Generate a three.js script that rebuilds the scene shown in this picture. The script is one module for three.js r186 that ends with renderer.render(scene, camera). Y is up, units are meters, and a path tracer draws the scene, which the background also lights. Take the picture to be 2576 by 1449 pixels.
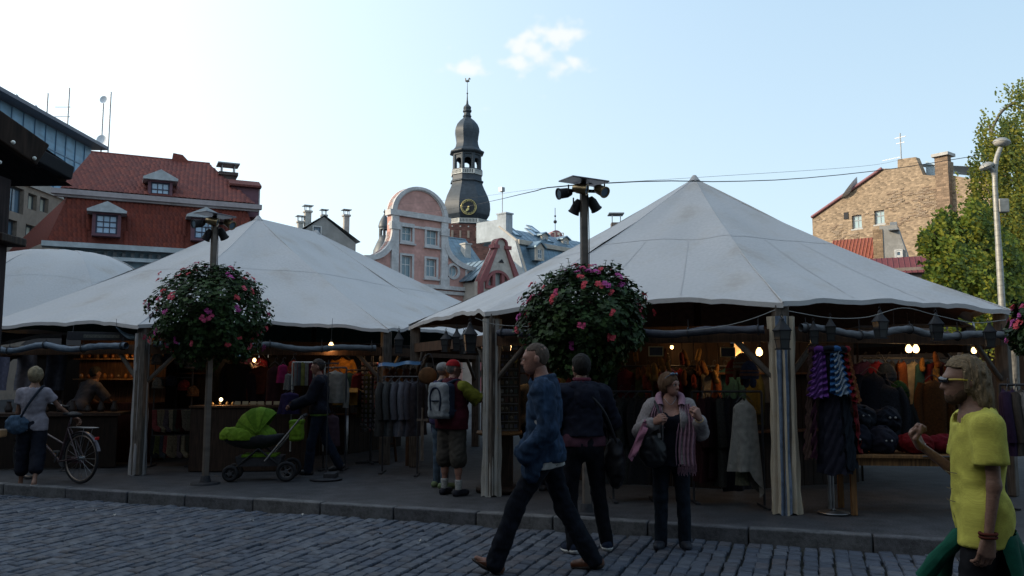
import * as THREE from 'three';
import { mergeGeometries, toCreasedNormals } from 'three/addons/utils/BufferGeometryUtils.js';
import { ImprovedNoise } from 'three/addons/math/ImprovedNoise.js';
import { RoundedBoxGeometry } from 'three/addons/geometries/RoundedBoxGeometry.js';

// ---------- camera, sky, sun, exposure ----------
const scene = new THREE.Scene();
const F = 2100, W = 2576, H = 1449, PITCH = 0.1023, EYE = 1.6;
const camera = new THREE.PerspectiveCamera(2 * Math.atan(H / 2 / F) * 180 / Math.PI, W / H, 0.1, 3000);
camera.position.set(0, EYE, 0);
camera.rotation.x = PITCH;
const renderer = new THREE.WebGLRenderer();
renderer.toneMapping = THREE.LinearToneMapping;
renderer.toneMappingExposure = 1.0;
renderer.shadowMap.enabled = true;
const SUN_AZ = -90 * Math.PI / 180, SUN_EL = 21 * Math.PI / 180;
const sunDir = new THREE.Vector3(Math.sin(SUN_AZ) * Math.cos(SUN_EL), Math.sin(SUN_EL), -Math.cos(SUN_AZ) * Math.cos(SUN_EL));
const noise = new ImprovedNoise();
function fbm(x, y, z, o = 4) { let s = 0, a = 0.5; for (let i = 0; i < o; i++) { s += a * noise.noise(x, y, z); x *= 2.03; y *= 2.03; z *= 2.03; a *= 0.5; } return s; }
{ // clear evening sky, whiter towards the low sun, with a small broken cloud
  const w = 3072, h = 1536, d = new Float32Array(w * h * 4);
  const clouds = [[1.4, 22.0, 2.2, 1.3], [3.6, 22.6, 2.0, 1.1], [3.2, 20.6, 1.6, .8], [-3.2, 20.6, 1.6, .6], [.4, 21.0, 1.4, .9], [4.4, 21.0, 1.2, .6]];
  for (let j = 0; j < h; j++) {
    const el = ((j + .5) / h - .5) * Math.PI, ed = el * 57.2958;
    for (let i = 0; i < w; i++) {
      const ph = ((i + .5) / w - .5) * 2 * Math.PI, x = Math.cos(ph) * Math.cos(el), y = Math.sin(el), z = Math.sin(ph) * Math.cos(el), o = (j * w + i) * 4;
      const c = Math.acos(Math.min(1, x * sunDir.x + y * sunDir.y + z * sunDir.z)) * 57.2958;
      const g = 1.9 * Math.exp(-Math.pow(c / 52, 2)) + .2 * Math.exp(-c / 70), hz = Math.exp(-Math.max(0, ed) / 34);
      let r = .12 + .66 * hz + g, gg = .32 + .68 * hz + g * .98, b = .62 + .5 * hz + g * .9;
      if (ed < 0) { const k = Math.exp(ed / 4); r = r * k + .12 * (1 - k); gg = gg * k + .12 * (1 - k); b = b * k + .12 * (1 - k); }
      const az = Math.atan2(x, -z) * 57.2958;
      if (az > -9 && az < 9 && ed > 15 && ed < 27) {
        let m = 0; for (const [ca, ce, sa, se] of clouds) m = Math.max(m, Math.exp(-Math.pow((az - ca) / sa, 2) - Math.pow((ed - ce) / se, 2)));
        m = Math.min(1, Math.max(0, (m + 1.1 * fbm(az * .8, ed * 1.2, 3.1, 5) - .38) * 1.5));
        m *= m * (3 - 2 * m); r += (1.02 - r) * m * .8; gg += (1.03 - gg) * m * .8; b += (1.03 - b) * m * .8;
      }
      d[o] = r; d[o + 1] = gg; d[o + 2] = b; d[o + 3] = 1;
    }
  }
  const t = new THREE.DataTexture(d, w, h, THREE.RGBAFormat, THREE.FloatType);
  t.mapping = THREE.EquirectangularReflectionMapping; t.magFilter = THREE.LinearFilter; t.needsUpdate = true;
  scene.background = t; scene.environment = t;
}
const sun = new THREE.DirectionalLight(new THREE.Color().setRGB(1, .84, .62), 4.8);
sun.position.copy(sunDir).multiplyScalar(200); sun.target.position.set(0, 0, -30);
sun.castShadow = true; sun.shadow.mapSize.set(4096, 4096);
Object.assign(sun.shadow.camera, { left: -120, right: 120, top: 120, bottom: -60, near: 1, far: 600 });
scene.add(sun, sun.target);

// ---------- helpers ----------
const V = (x, y, z) => new THREE.Vector3(x, y, z);
const D = Math.PI / 180;
function rng(s) { return () => { s |= 0; s = s + 0x6D2B79F5 | 0; let t = Math.imul(s ^ s >>> 15, 1 | s); t = t + Math.imul(t ^ t >>> 7, 61 | t) ^ t; return ((t ^ t >>> 14) >>> 0) / 4294967296; }; }
const R = rng(20240607), rr = (a, b) => a + (b - a) * R();
// the place was surveyed from the photograph: a sight line (u, v) and a distance or a plane give a point
function ray(u, v) { const x = (u - W / 2) / F, y = (H / 2 - v) / F; return V(x, y * Math.cos(PITCH) + Math.sin(PITCH), y * Math.sin(PITCH) - Math.cos(PITCH)); }
function at(u, v, d) { const r = ray(u, v); return r.multiplyScalar(d / -r.z).add(V(0, EYE, 0)); }
function gnd(u, v, h = 0) { const r = ray(u, v); return r.multiplyScalar((h - EYE) / r.y).add(V(0, EYE, 0)); }

const UVM = (g) => { // texture coordinates in metres, by the way each face points
  const p = g.attributes.position, n = g.attributes.normal, uv = new Float32Array(p.count * 2);
  for (let i = 0; i < p.count; i++) {
    const ax = Math.abs(n.getX(i)), ay = Math.abs(n.getY(i)), az = Math.abs(n.getZ(i));
    if (ay > ax && ay > az) { uv[2 * i] = p.getX(i); uv[2 * i + 1] = p.getZ(i); }
    else if (ax > az) { uv[2 * i] = p.getZ(i); uv[2 * i + 1] = p.getY(i); }
    else { uv[2 * i] = p.getX(i); uv[2 * i + 1] = p.getY(i); }
  }
  g.setAttribute('uv', new THREE.BufferAttribute(uv, 2)); return g;
};
function flat(geos) {
  const list = (Array.isArray(geos) ? geos : [geos]).map((g) => { const o = g.index ? g.toNonIndexed() : g.clone(); for (const k of Object.keys(o.attributes)) if (!['position', 'normal', 'uv', 'color'].includes(k)) o.deleteAttribute(k); if (!o.attributes.uv) o.setAttribute('uv', new THREE.BufferAttribute(new Float32Array(o.attributes.position.count * 2), 2)); return o; });
  return list.length > 1 ? mergeGeometries(list) : list[0];
}
const taken = new Map();
function numbered(n) { const k = taken.get(n) ?? 0; taken.set(n, k + 1); return k ? n + '_' + String(k).padStart(3, '0') : n; }
function mesh(name, geos, mat, parent, opt = {}) {
  let g = geos; if (!opt.raw) g = UVM(flat(geos));
  const m = new THREE.Mesh(g, mat); m.name = parent ? name : numbered(name); m.castShadow = m.receiveShadow = true;
  (parent ?? scene).add(m); return m;
}
function tag(o, label, category, group, kind) { Object.assign(o.userData, { label, category }); if (group) o.userData.group = group; if (kind) o.userData.kind = kind; return o; }
function thing(name, label, category, pos = [0, 0, 0], turn = 0, group) {
  const o = new THREE.Group(); o.name = numbered(name); scene.add(o);
  if (pos.isVector3) o.position.copy(pos); else o.position.set(...pos);
  o.rotation.y = turn; return tag(o, label, category, group);
}
function struct(o) { o.userData.kind = 'structure'; return o; }
function copy(o, label, pos, turn = 0, s = 1) { const c = o.clone(); c.userData = { ...o.userData }; c.name = numbered(o.name.replace(/_\d\d\d$/, '')); scene.add(c); if (pos.isVector3) c.position.copy(pos); else c.position.set(...pos); c.rotation.y = turn; c.scale.setScalar(s); c.userData.label = label; return c; }
// alike pieces: the first `most` are meshes of their own, the rest one instanced part
function pieces(parent, name, geos, mats, list, most = 300) {
  const gs = Array.isArray(geos) ? geos : [geos], ms = Array.isArray(mats) ? mats : [mats];
  list.slice(0, most).forEach((mx, i) => { const m = new THREE.Mesh(gs[i % gs.length], ms[(i * 7 + (i >> 3)) % ms.length]); m.name = name; mx.decompose(m.position, m.quaternion, m.scale); m.castShadow = m.receiveShadow = true; parent.add(m); });
  const rest = list.slice(most); if (!rest.length) return;
  ms.forEach((mt, q) => { const sub = rest.filter((_, i) => (i * 7 + (i >> 3)) % ms.length === q); if (!sub.length) return;
    const im = new THREE.InstancedMesh(gs[q % gs.length], mt, sub.length); sub.forEach((mx, i) => im.setMatrixAt(i, mx)); im.name = name + 's_beyond'; im.userData.kind = 'stuff'; im.castShadow = im.receiveShadow = true; parent.add(im); });
}
const MX = (x, y, z, rx = 0, ry = 0, rz = 0, sx = 1, sy = 1, sz = 1) => new THREE.Matrix4().compose(V(x, y, z), new THREE.Quaternion().setFromEuler(new THREE.Euler(rx, ry, rz)), V(sx, sy, sz));
const box = (w, h, d, x = 0, y = 0, z = 0, rx = 0, ry = 0, rz = 0) => new THREE.BoxGeometry(w, h, d).applyMatrix4(MX(x, y, z, rx, ry, rz));
const rbox = (w, h, d, r, x = 0, y = 0, z = 0, rx = 0, ry = 0, rz = 0, s = 2) => new RoundedBoxGeometry(w, h, d, s, r).applyMatrix4(MX(x, y, z, rx, ry, rz));
const cyl = (r0, r1, h, x = 0, y = 0, z = 0, s = 14) => new THREE.CylinderGeometry(r1, r0, h, s).translate(x, y, z);
const ball = (r, x = 0, y = 0, z = 0, sx = 1, sy = 1, sz = 1, s = 12) => new THREE.SphereGeometry(r, s, Math.max(6, s * .7 | 0)).scale(sx, sy, sz).translate(x, y, z);
function rod(a, b, r, r2 = r, s = 8) { a = a.isVector3 ? a : V(...a); b = b.isVector3 ? b : V(...b); const d = b.clone().sub(a), l = d.length(); const g = new THREE.CylinderGeometry(r2, r, l, s); g.applyQuaternion(new THREE.Quaternion().setFromUnitVectors(V(0, 1, 0), d.divideScalar(l))); return g.translate((a.x + b.x) / 2, (a.y + b.y) / 2, (a.z + b.z) / 2); }
const tube = (pts, r, n = 24, s = 6, closed = false) => new THREE.TubeGeometry(new THREE.CatmullRomCurve3(pts.map((p) => p.isVector3 ? p : V(...p)), closed), n, r, s, closed);
const lathe = (pts, s = 20, ph = 0) => new THREE.LatheGeometry(pts.map((p) => new THREE.Vector2(p[0], p[1])), s, ph);
const shape = (pts, holes = []) => { const s = new THREE.Shape(pts.map((p) => new THREE.Vector2(p[0], p[1]))); holes.forEach((h) => s.holes.push(new THREE.Path(h.map((p) => new THREE.Vector2(p[0], p[1]))))); return s; };
const prism = (pts, d, z = 0, holes = [], bevel = 0) => new THREE.ExtrudeGeometry(shape(pts, holes), { depth: d, bevelEnabled: bevel > 0, bevelThickness: bevel, bevelSize: bevel, bevelSegments: 1, curveSegments: 8 }).translate(0, 0, z);
const rect = (x0, y0, x1, y1) => [[x0, y0], [x1, y0], [x1, y1], [x0, y1]];
function grid(fn, nu, nv) { // sheet from a function of (0..1, 0..1)
  const p = [], ix = []; for (let j = 0; j <= nv; j++) for (let i = 0; i <= nu; i++) { const q = fn(i / nu, j / nv); p.push(q.x, q.y, q.z); }
  for (let j = 0; j < nv; j++) for (let i = 0; i < nu; i++) { const a = j * (nu + 1) + i, b = a + 1, c = a + nu + 1, d = c + 1; ix.push(a, b, d, a, d, c); }
  const g = new THREE.BufferGeometry(); g.setAttribute('position', new THREE.Float32BufferAttribute(p, 3)); g.setIndex(ix); g.computeVertexNormals(); return g;
}

// ---------- textures and materials ----------
function ptex(n, fn, srgb = true) {
  const d = new Uint8Array(n * n * 4);
  for (let j = 0; j < n; j++) for (let i = 0; i < n; i++) { const v = fn(i / n, j / n), o = (j * n + i) * 4; const a = Array.isArray(v) ? v : [v, v, v]; for (let k = 0; k < 3; k++) d[o + k] = Math.max(0, Math.min(255, a[k] * 255)); d[o + 3] = 255; }
  const t = new THREE.DataTexture(d, n, n); t.wrapS = t.wrapT = THREE.RepeatWrapping; t.magFilter = THREE.LinearFilter; t.minFilter = THREE.LinearMipmapLinearFilter; if (srgb) t.colorSpace = THREE.SRGBColorSpace; t.needsUpdate = true; return t;
}
const tn = (u, v, f, s = 0, fy = f) => { // tileable noise on a torus-like blend
  const a = noise.noise(u * f, v * fy, s), b = noise.noise((u - 1) * f, v * fy, s), c = noise.noise(u * f, (v - 1) * fy, s), d = noise.noise((u - 1) * f, (v - 1) * fy, s);
  return (a * (1 - u) + b * u) * (1 - v) + (c * (1 - u) + d * u) * v;
};
const TX = {}, TB = {};
function deftex(k, n, fn, bf) { TX[k] = ptex(n, fn); TB[k] = ptex(n, bf ?? fn, false); }
deftex('grain', 256, (u, v) => .86 + .16 * tn(u, v, 6, 1) + .12 * tn(u, v, 25, 2) + .1 * tn(u, v, 70, 3));
deftex('stone', 256, (u, v) => .8 + .2 * tn(u, v, 5, 4) + .2 * tn(u, v, 22, 5) + .22 * tn(u, v, 80, 6));
deftex('asphalt', 512, (u, v) => { const s = tn(u, v, 150, 7) + tn(u, v, 90, 8); return .78 + .16 * tn(u, v, 4, 9) + .2 * tn(u, v, 11, 14) + .28 * s + (s > .75 ? .25 : 0); });
deftex('wood', 256, (u, v) => .74 + .3 * tn(u, v, 26, 10, 2) + .22 * tn(u, v, 60, 11, 3) + .14 * tn(u, v, 6, 12));
deftex('cloth', 256, (u, v) => .84 + .07 * Math.sin(u * 2 * Math.PI * 60) * Math.sin(v * 2 * Math.PI * 60) + .2 * tn(u, v, 7, 13) + .12 * tn(u, v, 40, 15));
deftex('denim', 256, (u, v) => { const k = .80 + .14 * Math.sin((u + v) * 2 * Math.PI * 50) * .6 + .3 * tn(u, v, 5, 16) + .2 * tn(u, v, 30, 17, 8); return [k * .96, k, k]; });
deftex('knit', 256, (u, v) => .72 + .2 * Math.sin(u * 2 * Math.PI * 24 + 2 * Math.sin(v * 2 * Math.PI * 24)) + .24 * tn(u, v, 9, 18));
deftex('canvas', 512, (u, v) => { const s = Math.max(0, tn(u, v, 5, 19) + .4 * tn(u, v, 19, 20)); const k = .95 + .06 * tn(u, v, 3, 21) + .05 * tn(u, v, 60, 22) - .12 * s * s; return [k, k * (1 - .03 * s), k * (1 - .07 * s)]; });
deftex('plaster', 512, (u, v) => .9 + .12 * tn(u, v, 4, 23) + .1 * tn(u, v, 14, 24) + .07 * tn(u, v, 90, 25));
deftex('brick', 512, (u, v) => { const row = Math.floor(v * 16), x = (u * 8 + (row % 2) * .5) % 8, fx = x % 1, fy = (v * 16) % 1, m = fx < .06 || fy < .14, q = noise.noise(Math.floor(x) * 3.7, row * 1.9, 5.5); const k = m ? .8 : .78 + .28 * q; const e = .12 * tn(u, v, 60, 26) + .16 * tn(u, v, 5, 27); return [k + e, k * .98 + e, k * .94 + e]; },
  (u, v) => { const row = Math.floor(v * 16), x = (u * 8 + (row % 2) * .5) % 8; return (x % 1 < .06 || (v * 16) % 1 < .14) ? .2 : .75 + .2 * noise.noise(Math.floor(x) * 3.7, row * 1.9, 5.5); });
deftex('metal', 256, (u, v) => .86 + .12 * tn(u, v, 6, 28) + .18 * tn(u, v, 3, 29, 14));
deftex('hair', 256, (u, v) => .7 + .4 * tn(u, v, 50, 30, 3) + .3 * tn(u, v, 18, 31, 2));
const lin = (c) => typeof c === 'number' ? new THREE.Color(c) : new THREE.Color().setRGB(...c);
const mcache = new Map();
let ALB = 1; // dyed cloth and goods are duller than masonry
function M(color, tex, o = {}) { // o: r roughness, m metalness, s metres per tile, b bump depth
  const key = JSON.stringify([color, tex, o, ALB]); if (mcache.has(key)) return mcache.get(key);
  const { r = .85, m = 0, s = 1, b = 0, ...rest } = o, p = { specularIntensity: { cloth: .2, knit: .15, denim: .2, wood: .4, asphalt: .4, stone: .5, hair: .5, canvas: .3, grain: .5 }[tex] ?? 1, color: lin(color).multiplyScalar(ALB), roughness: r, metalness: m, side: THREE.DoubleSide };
  if (tex) { const k = (t) => { const q = t.clone(); q.repeat.set(1 / s, 1 / s); q.needsUpdate = true; return q; }; p.map = k(TX[tex]); if (b) { p.bumpMap = k(TB[tex]); p.bumpScale = b; } }
  const mt = new THREE.MeshPhysicalMaterial({ ...p, ...rest }); mcache.set(key, mt); return mt;
}
function glow(c, e) { return new THREE.MeshStandardMaterial({ color: lin([.8, .75, .6]), emissive: lin(c), emissiveIntensity: e, roughness: .4 }); }
const MT = {
  dark: M([.03, .03, .035], 'grain', { r: .7 }), black: M([.012, .012, .014], null, { r: .7, specularIntensity: .4 }), steel: M([.32, .32, .33], 'metal', { r: .35, m: .9 }), galv: M([.3, .31, .32], 'metal', { r: .45, m: .7, s: .6 }),
  white: M([.72, .72, .7], 'plaster', { s: 3 }), trim: M([.6, .6, .58], 'plaster', { s: 3 }), glass: M([.10, .15, .2], null, { r: .06, specularIntensity: 1 }), paleglass: M([.35, .45, .52], null, { r: .12 }),
  wood: M([.11, .056, .03], 'wood', { s: .6, b: .002 }), darkwood: M([.055, .032, .022], 'wood', { s: .6, b: .002, r: .7 }), postwood: M([.15, .125, .105], 'wood', { s: .5, b: .003 }), pine: M([.26, .13, .05], 'wood', { s: .6, b: .001, r: .6 }),
};
const lampOn = (pos, i, c = [1, .62, .28], par) => { const l = new THREE.PointLight(lin(c), i, 0, 2); if (par) { l.position.set(...pos); par.add(l); } else { l.position.copy(pos); scene.add(l); } l.castShadow = true; l.shadow.radius = 1.5; return l; };
// ---------- ground, road, kerb, pavement ----------
const KERB = .105;
const K0 = gnd(0, 1240), K1 = gnd(2300, 1388), KD = K1.clone().sub(K0).normalize(), KTURN = -Math.atan2(KD.z, KD.x);
const street = (x, y, z) => V(x, y, z).applyAxisAngle(V(0, 1, 0), KTURN).add(V(K0.x, 0, K0.z));
const pave = (u, v) => gnd(u, v, KERB);
function inFrame(p, m = 40) { const q = p.clone().sub(camera.position).applyAxisAngle(V(1, 0, 0), -PITCH); if (q.z > -.3) return false; const u = W / 2 + F * q.x / -q.z, v = H / 2 - F * q.y / -q.z; return u > -m && u < W + m && v > -m && v < H + m; }
{
  struct(mesh('ground', box(1400, .4, 1400, 0, -.4, -300), M([.12, .115, .11], 'asphalt', { s: 4 })));
  const road = new THREE.Group(); road.name = numbered('road'); road.position.set(K0.x, 0, K0.z); road.rotation.y = KTURN; scene.add(road); struct(road);
  mesh('bed', box(46, .06, 16, 4, -.075, 8.02), M([.045, .045, .035], 'asphalt', { s: 1, b: .006 }), road);
  const stone = (w, l, hgt, sk) => { // one hewn sett with worn shoulders
    const b = [[-w, -l], [w, -l], [w, l], [-w, l]], rg = rng(sk * 97 + 5), j = b.map(() => [(rg() - .5) * .016, (rg() - .5) * .016]), p = [], ix = [];
    for (const [k, y] of [[1, -hgt], [1, -.012], [.86, 0]]) b.forEach(([x, z], i) => p.push(x * k + j[i][0], y + (y === 0 ? (rg() - .5) * .006 : 0), z * (k < 1 ? .91 : 1) + j[i][1]));
    p.push(0, .004, 0);
    for (let r = 0; r < 2; r++) for (let i = 0; i < 4; i++) { const a = r * 4 + i, c = r * 4 + (i + 1) % 4; ix.push(a, a + 4, c + 4, a, c + 4, c); }
    for (let i = 0; i < 4; i++) ix.push(8 + i, 12, 8 + (i + 1) % 4);
    const g = new THREE.BufferGeometry(); g.setAttribute('position', new THREE.Float32BufferAttribute(p, 3)); g.setIndex(ix); return UVM(toCreasedNormals(g.toNonIndexed(), .5));
  };
  const geos = [0, 1, 2, 3, 4, 5, 6].map((k) => stone(.058, .5, .06, k));
  geos.forEach((g) => g.scale(1, 1, 1));
  const mats = [[.088, .102, .134], [.075, .09, .122], [.1, .112, .14], [.085, .092, .112], [.096, .095, .11], [.066, .078, .104], [.11, .122, .148]].map((c, i) => M(c, 'stone', { s: .5 + .07 * i, r: .68 + .05 * (i % 3), b: .003 }));
  const list = [];
  for (let x = -9; x < 19; x += .127) {
    let z = .04 + rr(0, .1); const wob = rr(-.01, .01);
    while (z < 6.4) { const l = rr(.14, .24); const mx = MX(x + wob + rr(-.006, .006), rr(-.007, .003), z + l / 2, rr(-.015, .015), rr(-.025, .025), rr(-.03, .03), rr(.95, 1.03), 1, l - .012); list.push(mx); z += l; }
  }
  const cam = camera.position.clone().sub(road.position).applyAxisAngle(V(0, 1, 0), -KTURN);
  const key = (m) => { const e = m.elements, p = V(e[12], e[13], e[14]), w = p.clone().applyAxisAngle(V(0, 1, 0), KTURN).add(road.position); return (inFrame(w, 10) ? 0 : 100) + p.distanceTo(cam); };
  list.map((m) => [key(m), m]).sort((a, b) => a[0] - b[0]).forEach((q, i) => { list[i] = q[1]; });
  pieces(road, 'cobblestone', geos, mats, list, 300);
  // scraps of litter along the gutter
  for (let i = 0; i < 8; i++) { const p = street(rr(1, 10.5), .008, rr(.08, 1.6)); const l = mesh('litter_scrap', grid((a, b) => V((a - .5) * .035 * rr(.7, 1.2), .004 + .012 * Math.sin(a * 3 + b * 4), (b - .5) * .03), 3, 2), M([.4, .38, .35], 'grain')); l.position.copy(p); l.rotation.y = rr(0, 6); tag(l, 'pale scrap of litter lying on the cobbles near the kerb', 'litter', 'litter scraps along the gutter'); }

  const kerb = new THREE.Group(); kerb.name = numbered('kerb'); kerb.position.copy(road.position); kerb.rotation.y = KTURN; scene.add(kerb); struct(kerb);
  const km = [[.12, .12, .126], [.105, .105, .114], [.135, .132, .134]].map((c, i) => M(c, 'stone', { s: .8 + .1 * i, b: .004, r: .8 }));
  const kl = []; for (let x = -14, i = 0; x < 20; i++) { const l = rr(.85, 1.15); kl.push(MX(x + l / 2, -.03 + rr(-.006, .006), -.075 + rr(-.008, .008), rr(-.02, .02), rr(-.006, .006), 0, l - .012, 1, 1)); x += l; }
  const kg = UVM(flat(rbox(1, .3, .15, .018))); pieces(kerb, 'kerb_stone', kg, km, kl);
  const pv = new THREE.Group(); pv.name = numbered('pavement'); pv.position.copy(road.position); pv.rotation.y = KTURN; scene.add(pv); struct(pv);
  const pg = new THREE.PlaneGeometry(70, 60, 140, 120).rotateX(-Math.PI / 2); const pp = pg.attributes.position;
  for (let i = 0; i < pp.count; i++) pp.setY(i, .012 * fbm(pp.getX(i) * .4, 0, pp.getZ(i) * .4, 3));
  pg.computeVertexNormals(); pg.translate(0, KERB - .006, -30.175);
  mesh('asphalt', [pg, box(70, .1, .02, 0, KERB - .07, -.186)], M([.06, .06, .066], 'asphalt', { s: 2.2, b: .004, r: .8 }), pv);
}

// ---------- tents ----------
function canvasPanel(apA, apB, cA, cB, o) { // one gore between two ridges; t runs down, j across
  const sag = o.sag ?? .12, sc = o.scallop ?? .045, conv = o.convex ?? 0, dy = o.dy ?? 0, sd = o.seed ?? 0;
  return (j, t) => {
    const e = 4 * j * (1 - j), T = t * (1 - sc * e);
    const q = (a, c) => { const p = a.clone().lerp(c, T); p.y += -sag * Math.sin(Math.PI * T) * (1 - conv) + conv * 1.15 * Math.sin(Math.PI * Math.pow(T, .8)) * (1 - .4 * T); return p; };
    const p = q(apA, cA).lerp(q(apB, cB), j);
    p.y += -.09 * e * T * (1 - conv) + .1 * conv * e * T + .1 * Math.pow(T, 4) * e + dy;
    const k = Math.max(0, T - .55) / .45, near = Math.min(j, 1 - j);
    p.y += .024 * k * Math.exp(-near * 5) * Math.sin((near / (1.12 - T)) * 22 + sd) + .02 * k * k * Math.sin(j * 19 + 5 * T + sd * 2.3) * e + .02 * k * noise.noise(j * 14 + T * 9, T * 4 + sd, 1) + .03 * noise.noise(j * 3 + sd, T * 3, 4) * Math.sin(Math.PI * T) + .012 * noise.noise(p.x * 1.1 + sd, p.y, p.z * 1.1) * Math.sin(Math.PI * T);
    return p;
  };
}
function tent(label, cor, ap, o) {
  const c0 = cor.reduce((s, c) => s.add(c), V(0, 0, 0)).divideScalar(cor.length), O = V(c0.x, KERB, c0.z);
  const t = thing('market_tent', label, 'tent', O, 0, 'market tents on the square'), L = (p) => p.clone().sub(O), n = cor.length;
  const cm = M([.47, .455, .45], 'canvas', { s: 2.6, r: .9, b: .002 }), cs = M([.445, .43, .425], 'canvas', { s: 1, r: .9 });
  for (let i = 0; i < n; i++) {
    const a = L(cor[i]), b = L(cor[(i + 1) % n]), pa = L(ap[i]), pb = L(ap[(i + 1) % n]), fn = canvasPanel(pa, pb, a, b, { ...o, seed: i * 1.7 });
    const top = grid(fn, 28, 36), lo = grid((j, u) => fn(j, .97 + .03 * u).add(V(0, -.05 * u, 0)), 28, 2);
    mesh('canvas_panel', top, cm, t);
    mesh('hem', grid((j, u) => fn(j, 1).add(V(0, .004 - .055 * u, 0)), 28, 1), cs, t);
    const fl = canvasPanel(pa, pb, a, b, { ...o, seed: i, dy: -.09, scallop: (o.scallop ?? .045) + .01 });
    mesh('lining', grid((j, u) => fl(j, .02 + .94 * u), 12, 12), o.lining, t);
    for (const s of o.seams ?? [.52]) mesh('seam', grid((j, u) => fn(j, s + .009 * u).add(V(0, .004, 0)), 28, 1), cm, t);
    if (o.vseams) for (const s of [.34, .68]) mesh('seam', grid((u, q) => fn(s + .004 * u, .52 + .46 * q).add(V(0, .005, 0)), 1, 16), cs, t);
    mesh('ridge_welt', tube(Array.from({ length: 9 }, (_, k) => fn(0, k / 8).add(V(0, -.008, 0))), .012, 24, 6), cm, t);
  }
  mesh('mast_cap', [...new Set(ap)].map((p) => { const q = L(p); return cyl(.1, .03, .1, q.x, q.y, q.z, 12); }), cs, t);
  [...new Set(ap)].forEach((p) => { const q = L(p); mesh('mast', cyl(.06, .06, q.y, q.x, q.y / 2 - .02, q.z), MT.darkwood, t); });
  for (let i = 0; i < n; i++) {
    const a = L(cor[i]), b = L(cor[(i + 1) % n]), ins = (p) => V(p.x * .975, p.y, p.z * .975), A = ins(a), B = ins(b), an = Math.atan2(A.x, A.z);
    mesh('post', rbox(.15, a.y - .03, .15, .012, A.x, (a.y - .03) / 2, A.z, 0, an, 0), MT.postwood, t);
    const d = B.clone().sub(A), l = d.length(), y = a.y - .36;
    mesh('eave_beam', box(l - .17, .14, .08, (A.x + B.x) / 2, y, (A.z + B.z) / 2, 0, -Math.atan2(d.z, d.x), 0), MT.wood, t);
    d.divideScalar(l);
    for (const [P, s] of [[A, 1], [B, -1]]) mesh('brace', rod(V(P.x + d.x * s * .07, a.y - .85, P.z + d.z * s * .07), V(P.x + d.x * s * .5, y - .03, P.z + d.z * s * .5), .035, .035, 6), MT.postwood, t);
  }
  return t;
}
const ring = (cx, cz, r, y) => Array.from({ length: 8 }, (_, k) => V(cx + r * Math.sin(k * Math.PI / 4), y, cz + r * Math.cos(k * Math.PI / 4)));
const T1C = V(2.95, 0, -13.7), T1R = 4.65, T1Y = 2.38;
const t1c = ring(T1C.x, T1C.z, T1R, T1Y), t1a = V(3.05, 4.85, -13.7);
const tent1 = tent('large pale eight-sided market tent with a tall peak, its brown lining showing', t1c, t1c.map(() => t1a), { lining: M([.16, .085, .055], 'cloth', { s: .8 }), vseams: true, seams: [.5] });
const t2a = at(650, 549, 17.4), t2b = at(796, 584, 19.2);
const t2c = [V(-5.6, 2.33, -12.5), V(-2.06, 2.33, -13.96), V(-.66, 2.33, -17.5), V(1.2, 2.33, -20.6), V(-2.4, 2.33, -23.4), V(-6.6, 2.33, -23.6), V(-9.6, 2.33, -20.4), V(-9.14, 2.33, -13.96)];
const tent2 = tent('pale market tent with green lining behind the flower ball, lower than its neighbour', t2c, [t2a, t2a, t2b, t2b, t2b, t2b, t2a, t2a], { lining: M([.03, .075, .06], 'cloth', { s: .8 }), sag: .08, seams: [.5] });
const t3c = ring(-13.2, -23.5, 4.9, 2.5), t3a = V(-12.6, 4.75, -23.5);
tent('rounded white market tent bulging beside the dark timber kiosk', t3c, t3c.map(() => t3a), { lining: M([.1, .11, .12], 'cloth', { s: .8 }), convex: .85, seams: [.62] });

// rolled awnings strapped under the eaves
function awning(label, A, B, y, r, mat, droop) {
  const O = A.clone().lerp(B, .5); O.y = y; const t = thing('rolled_awning', label, 'awning', O, 0, 'rolled awnings under the tent eaves');
  const pt = (u) => { const p = A.clone().lerp(B, u); return V(p.x - O.x, -droop * Math.abs(Math.sin(u * Math.PI * 2)) + .02 * Math.sin(u * 17), p.z - O.z); };
  const P = Array.from({ length: 22 }, (_, i) => pt(i / 21)), g = tube(P, r, 60, 12), p = g.attributes.position;
  for (let i = 0; i < p.count; i++) { const k = 1 + .0; p.setY(i, p.getY(i) + .014 * noise.noise(p.getX(i) * 9, p.getY(i) * 30, p.getZ(i) * 9)); p.setX(i, p.getX(i) * k); }
  g.computeVertexNormals(); mesh('roll', g, mat, t);
  for (const u of [.02, .26, .5, .74, .98]) { const q = pt(u); mesh('strap', new THREE.TorusGeometry(r + .012, .008, 6, 14).rotateY(Math.atan2(B.x - A.x, B.z - A.z)).translate(q.x, q.y, q.z), MT.dark, t); mesh('hanger', rod(V(q.x, q.y + r, q.z), V(q.x, .11, q.z), .005), MT.dark, t); }
  return t;
}
const out = (p, k, c) => V(c.x + (p.x - c.x) * k, 0, c.z + (p.z - c.z) * k);
const awm = M([.15, .155, .165], 'cloth', { s: .5, r: .5 });
awning('grey rolled awning hanging under the tent eave between lanterns', out(t1c[0], 1.0, T1C).add(V(.2, 0, -.05)), out(t1c[1], 1.0, T1C).add(V(-.14, 0, .1)), 2.1, .042, awm, .05);
awning('grey rolled awning above the woman with the pink scarf', out(t1c[7], 1.0, T1C).add(V(.16, 0, .08)), out(t1c[0], 1.0, T1C).add(V(-.2, 0, -.05)), 2.1, .044, M([.08, .085, .105], 'cloth', { s: .5, r: .6 }), .04);
const T2C = V(-5.4, 0, -17.8);
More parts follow.
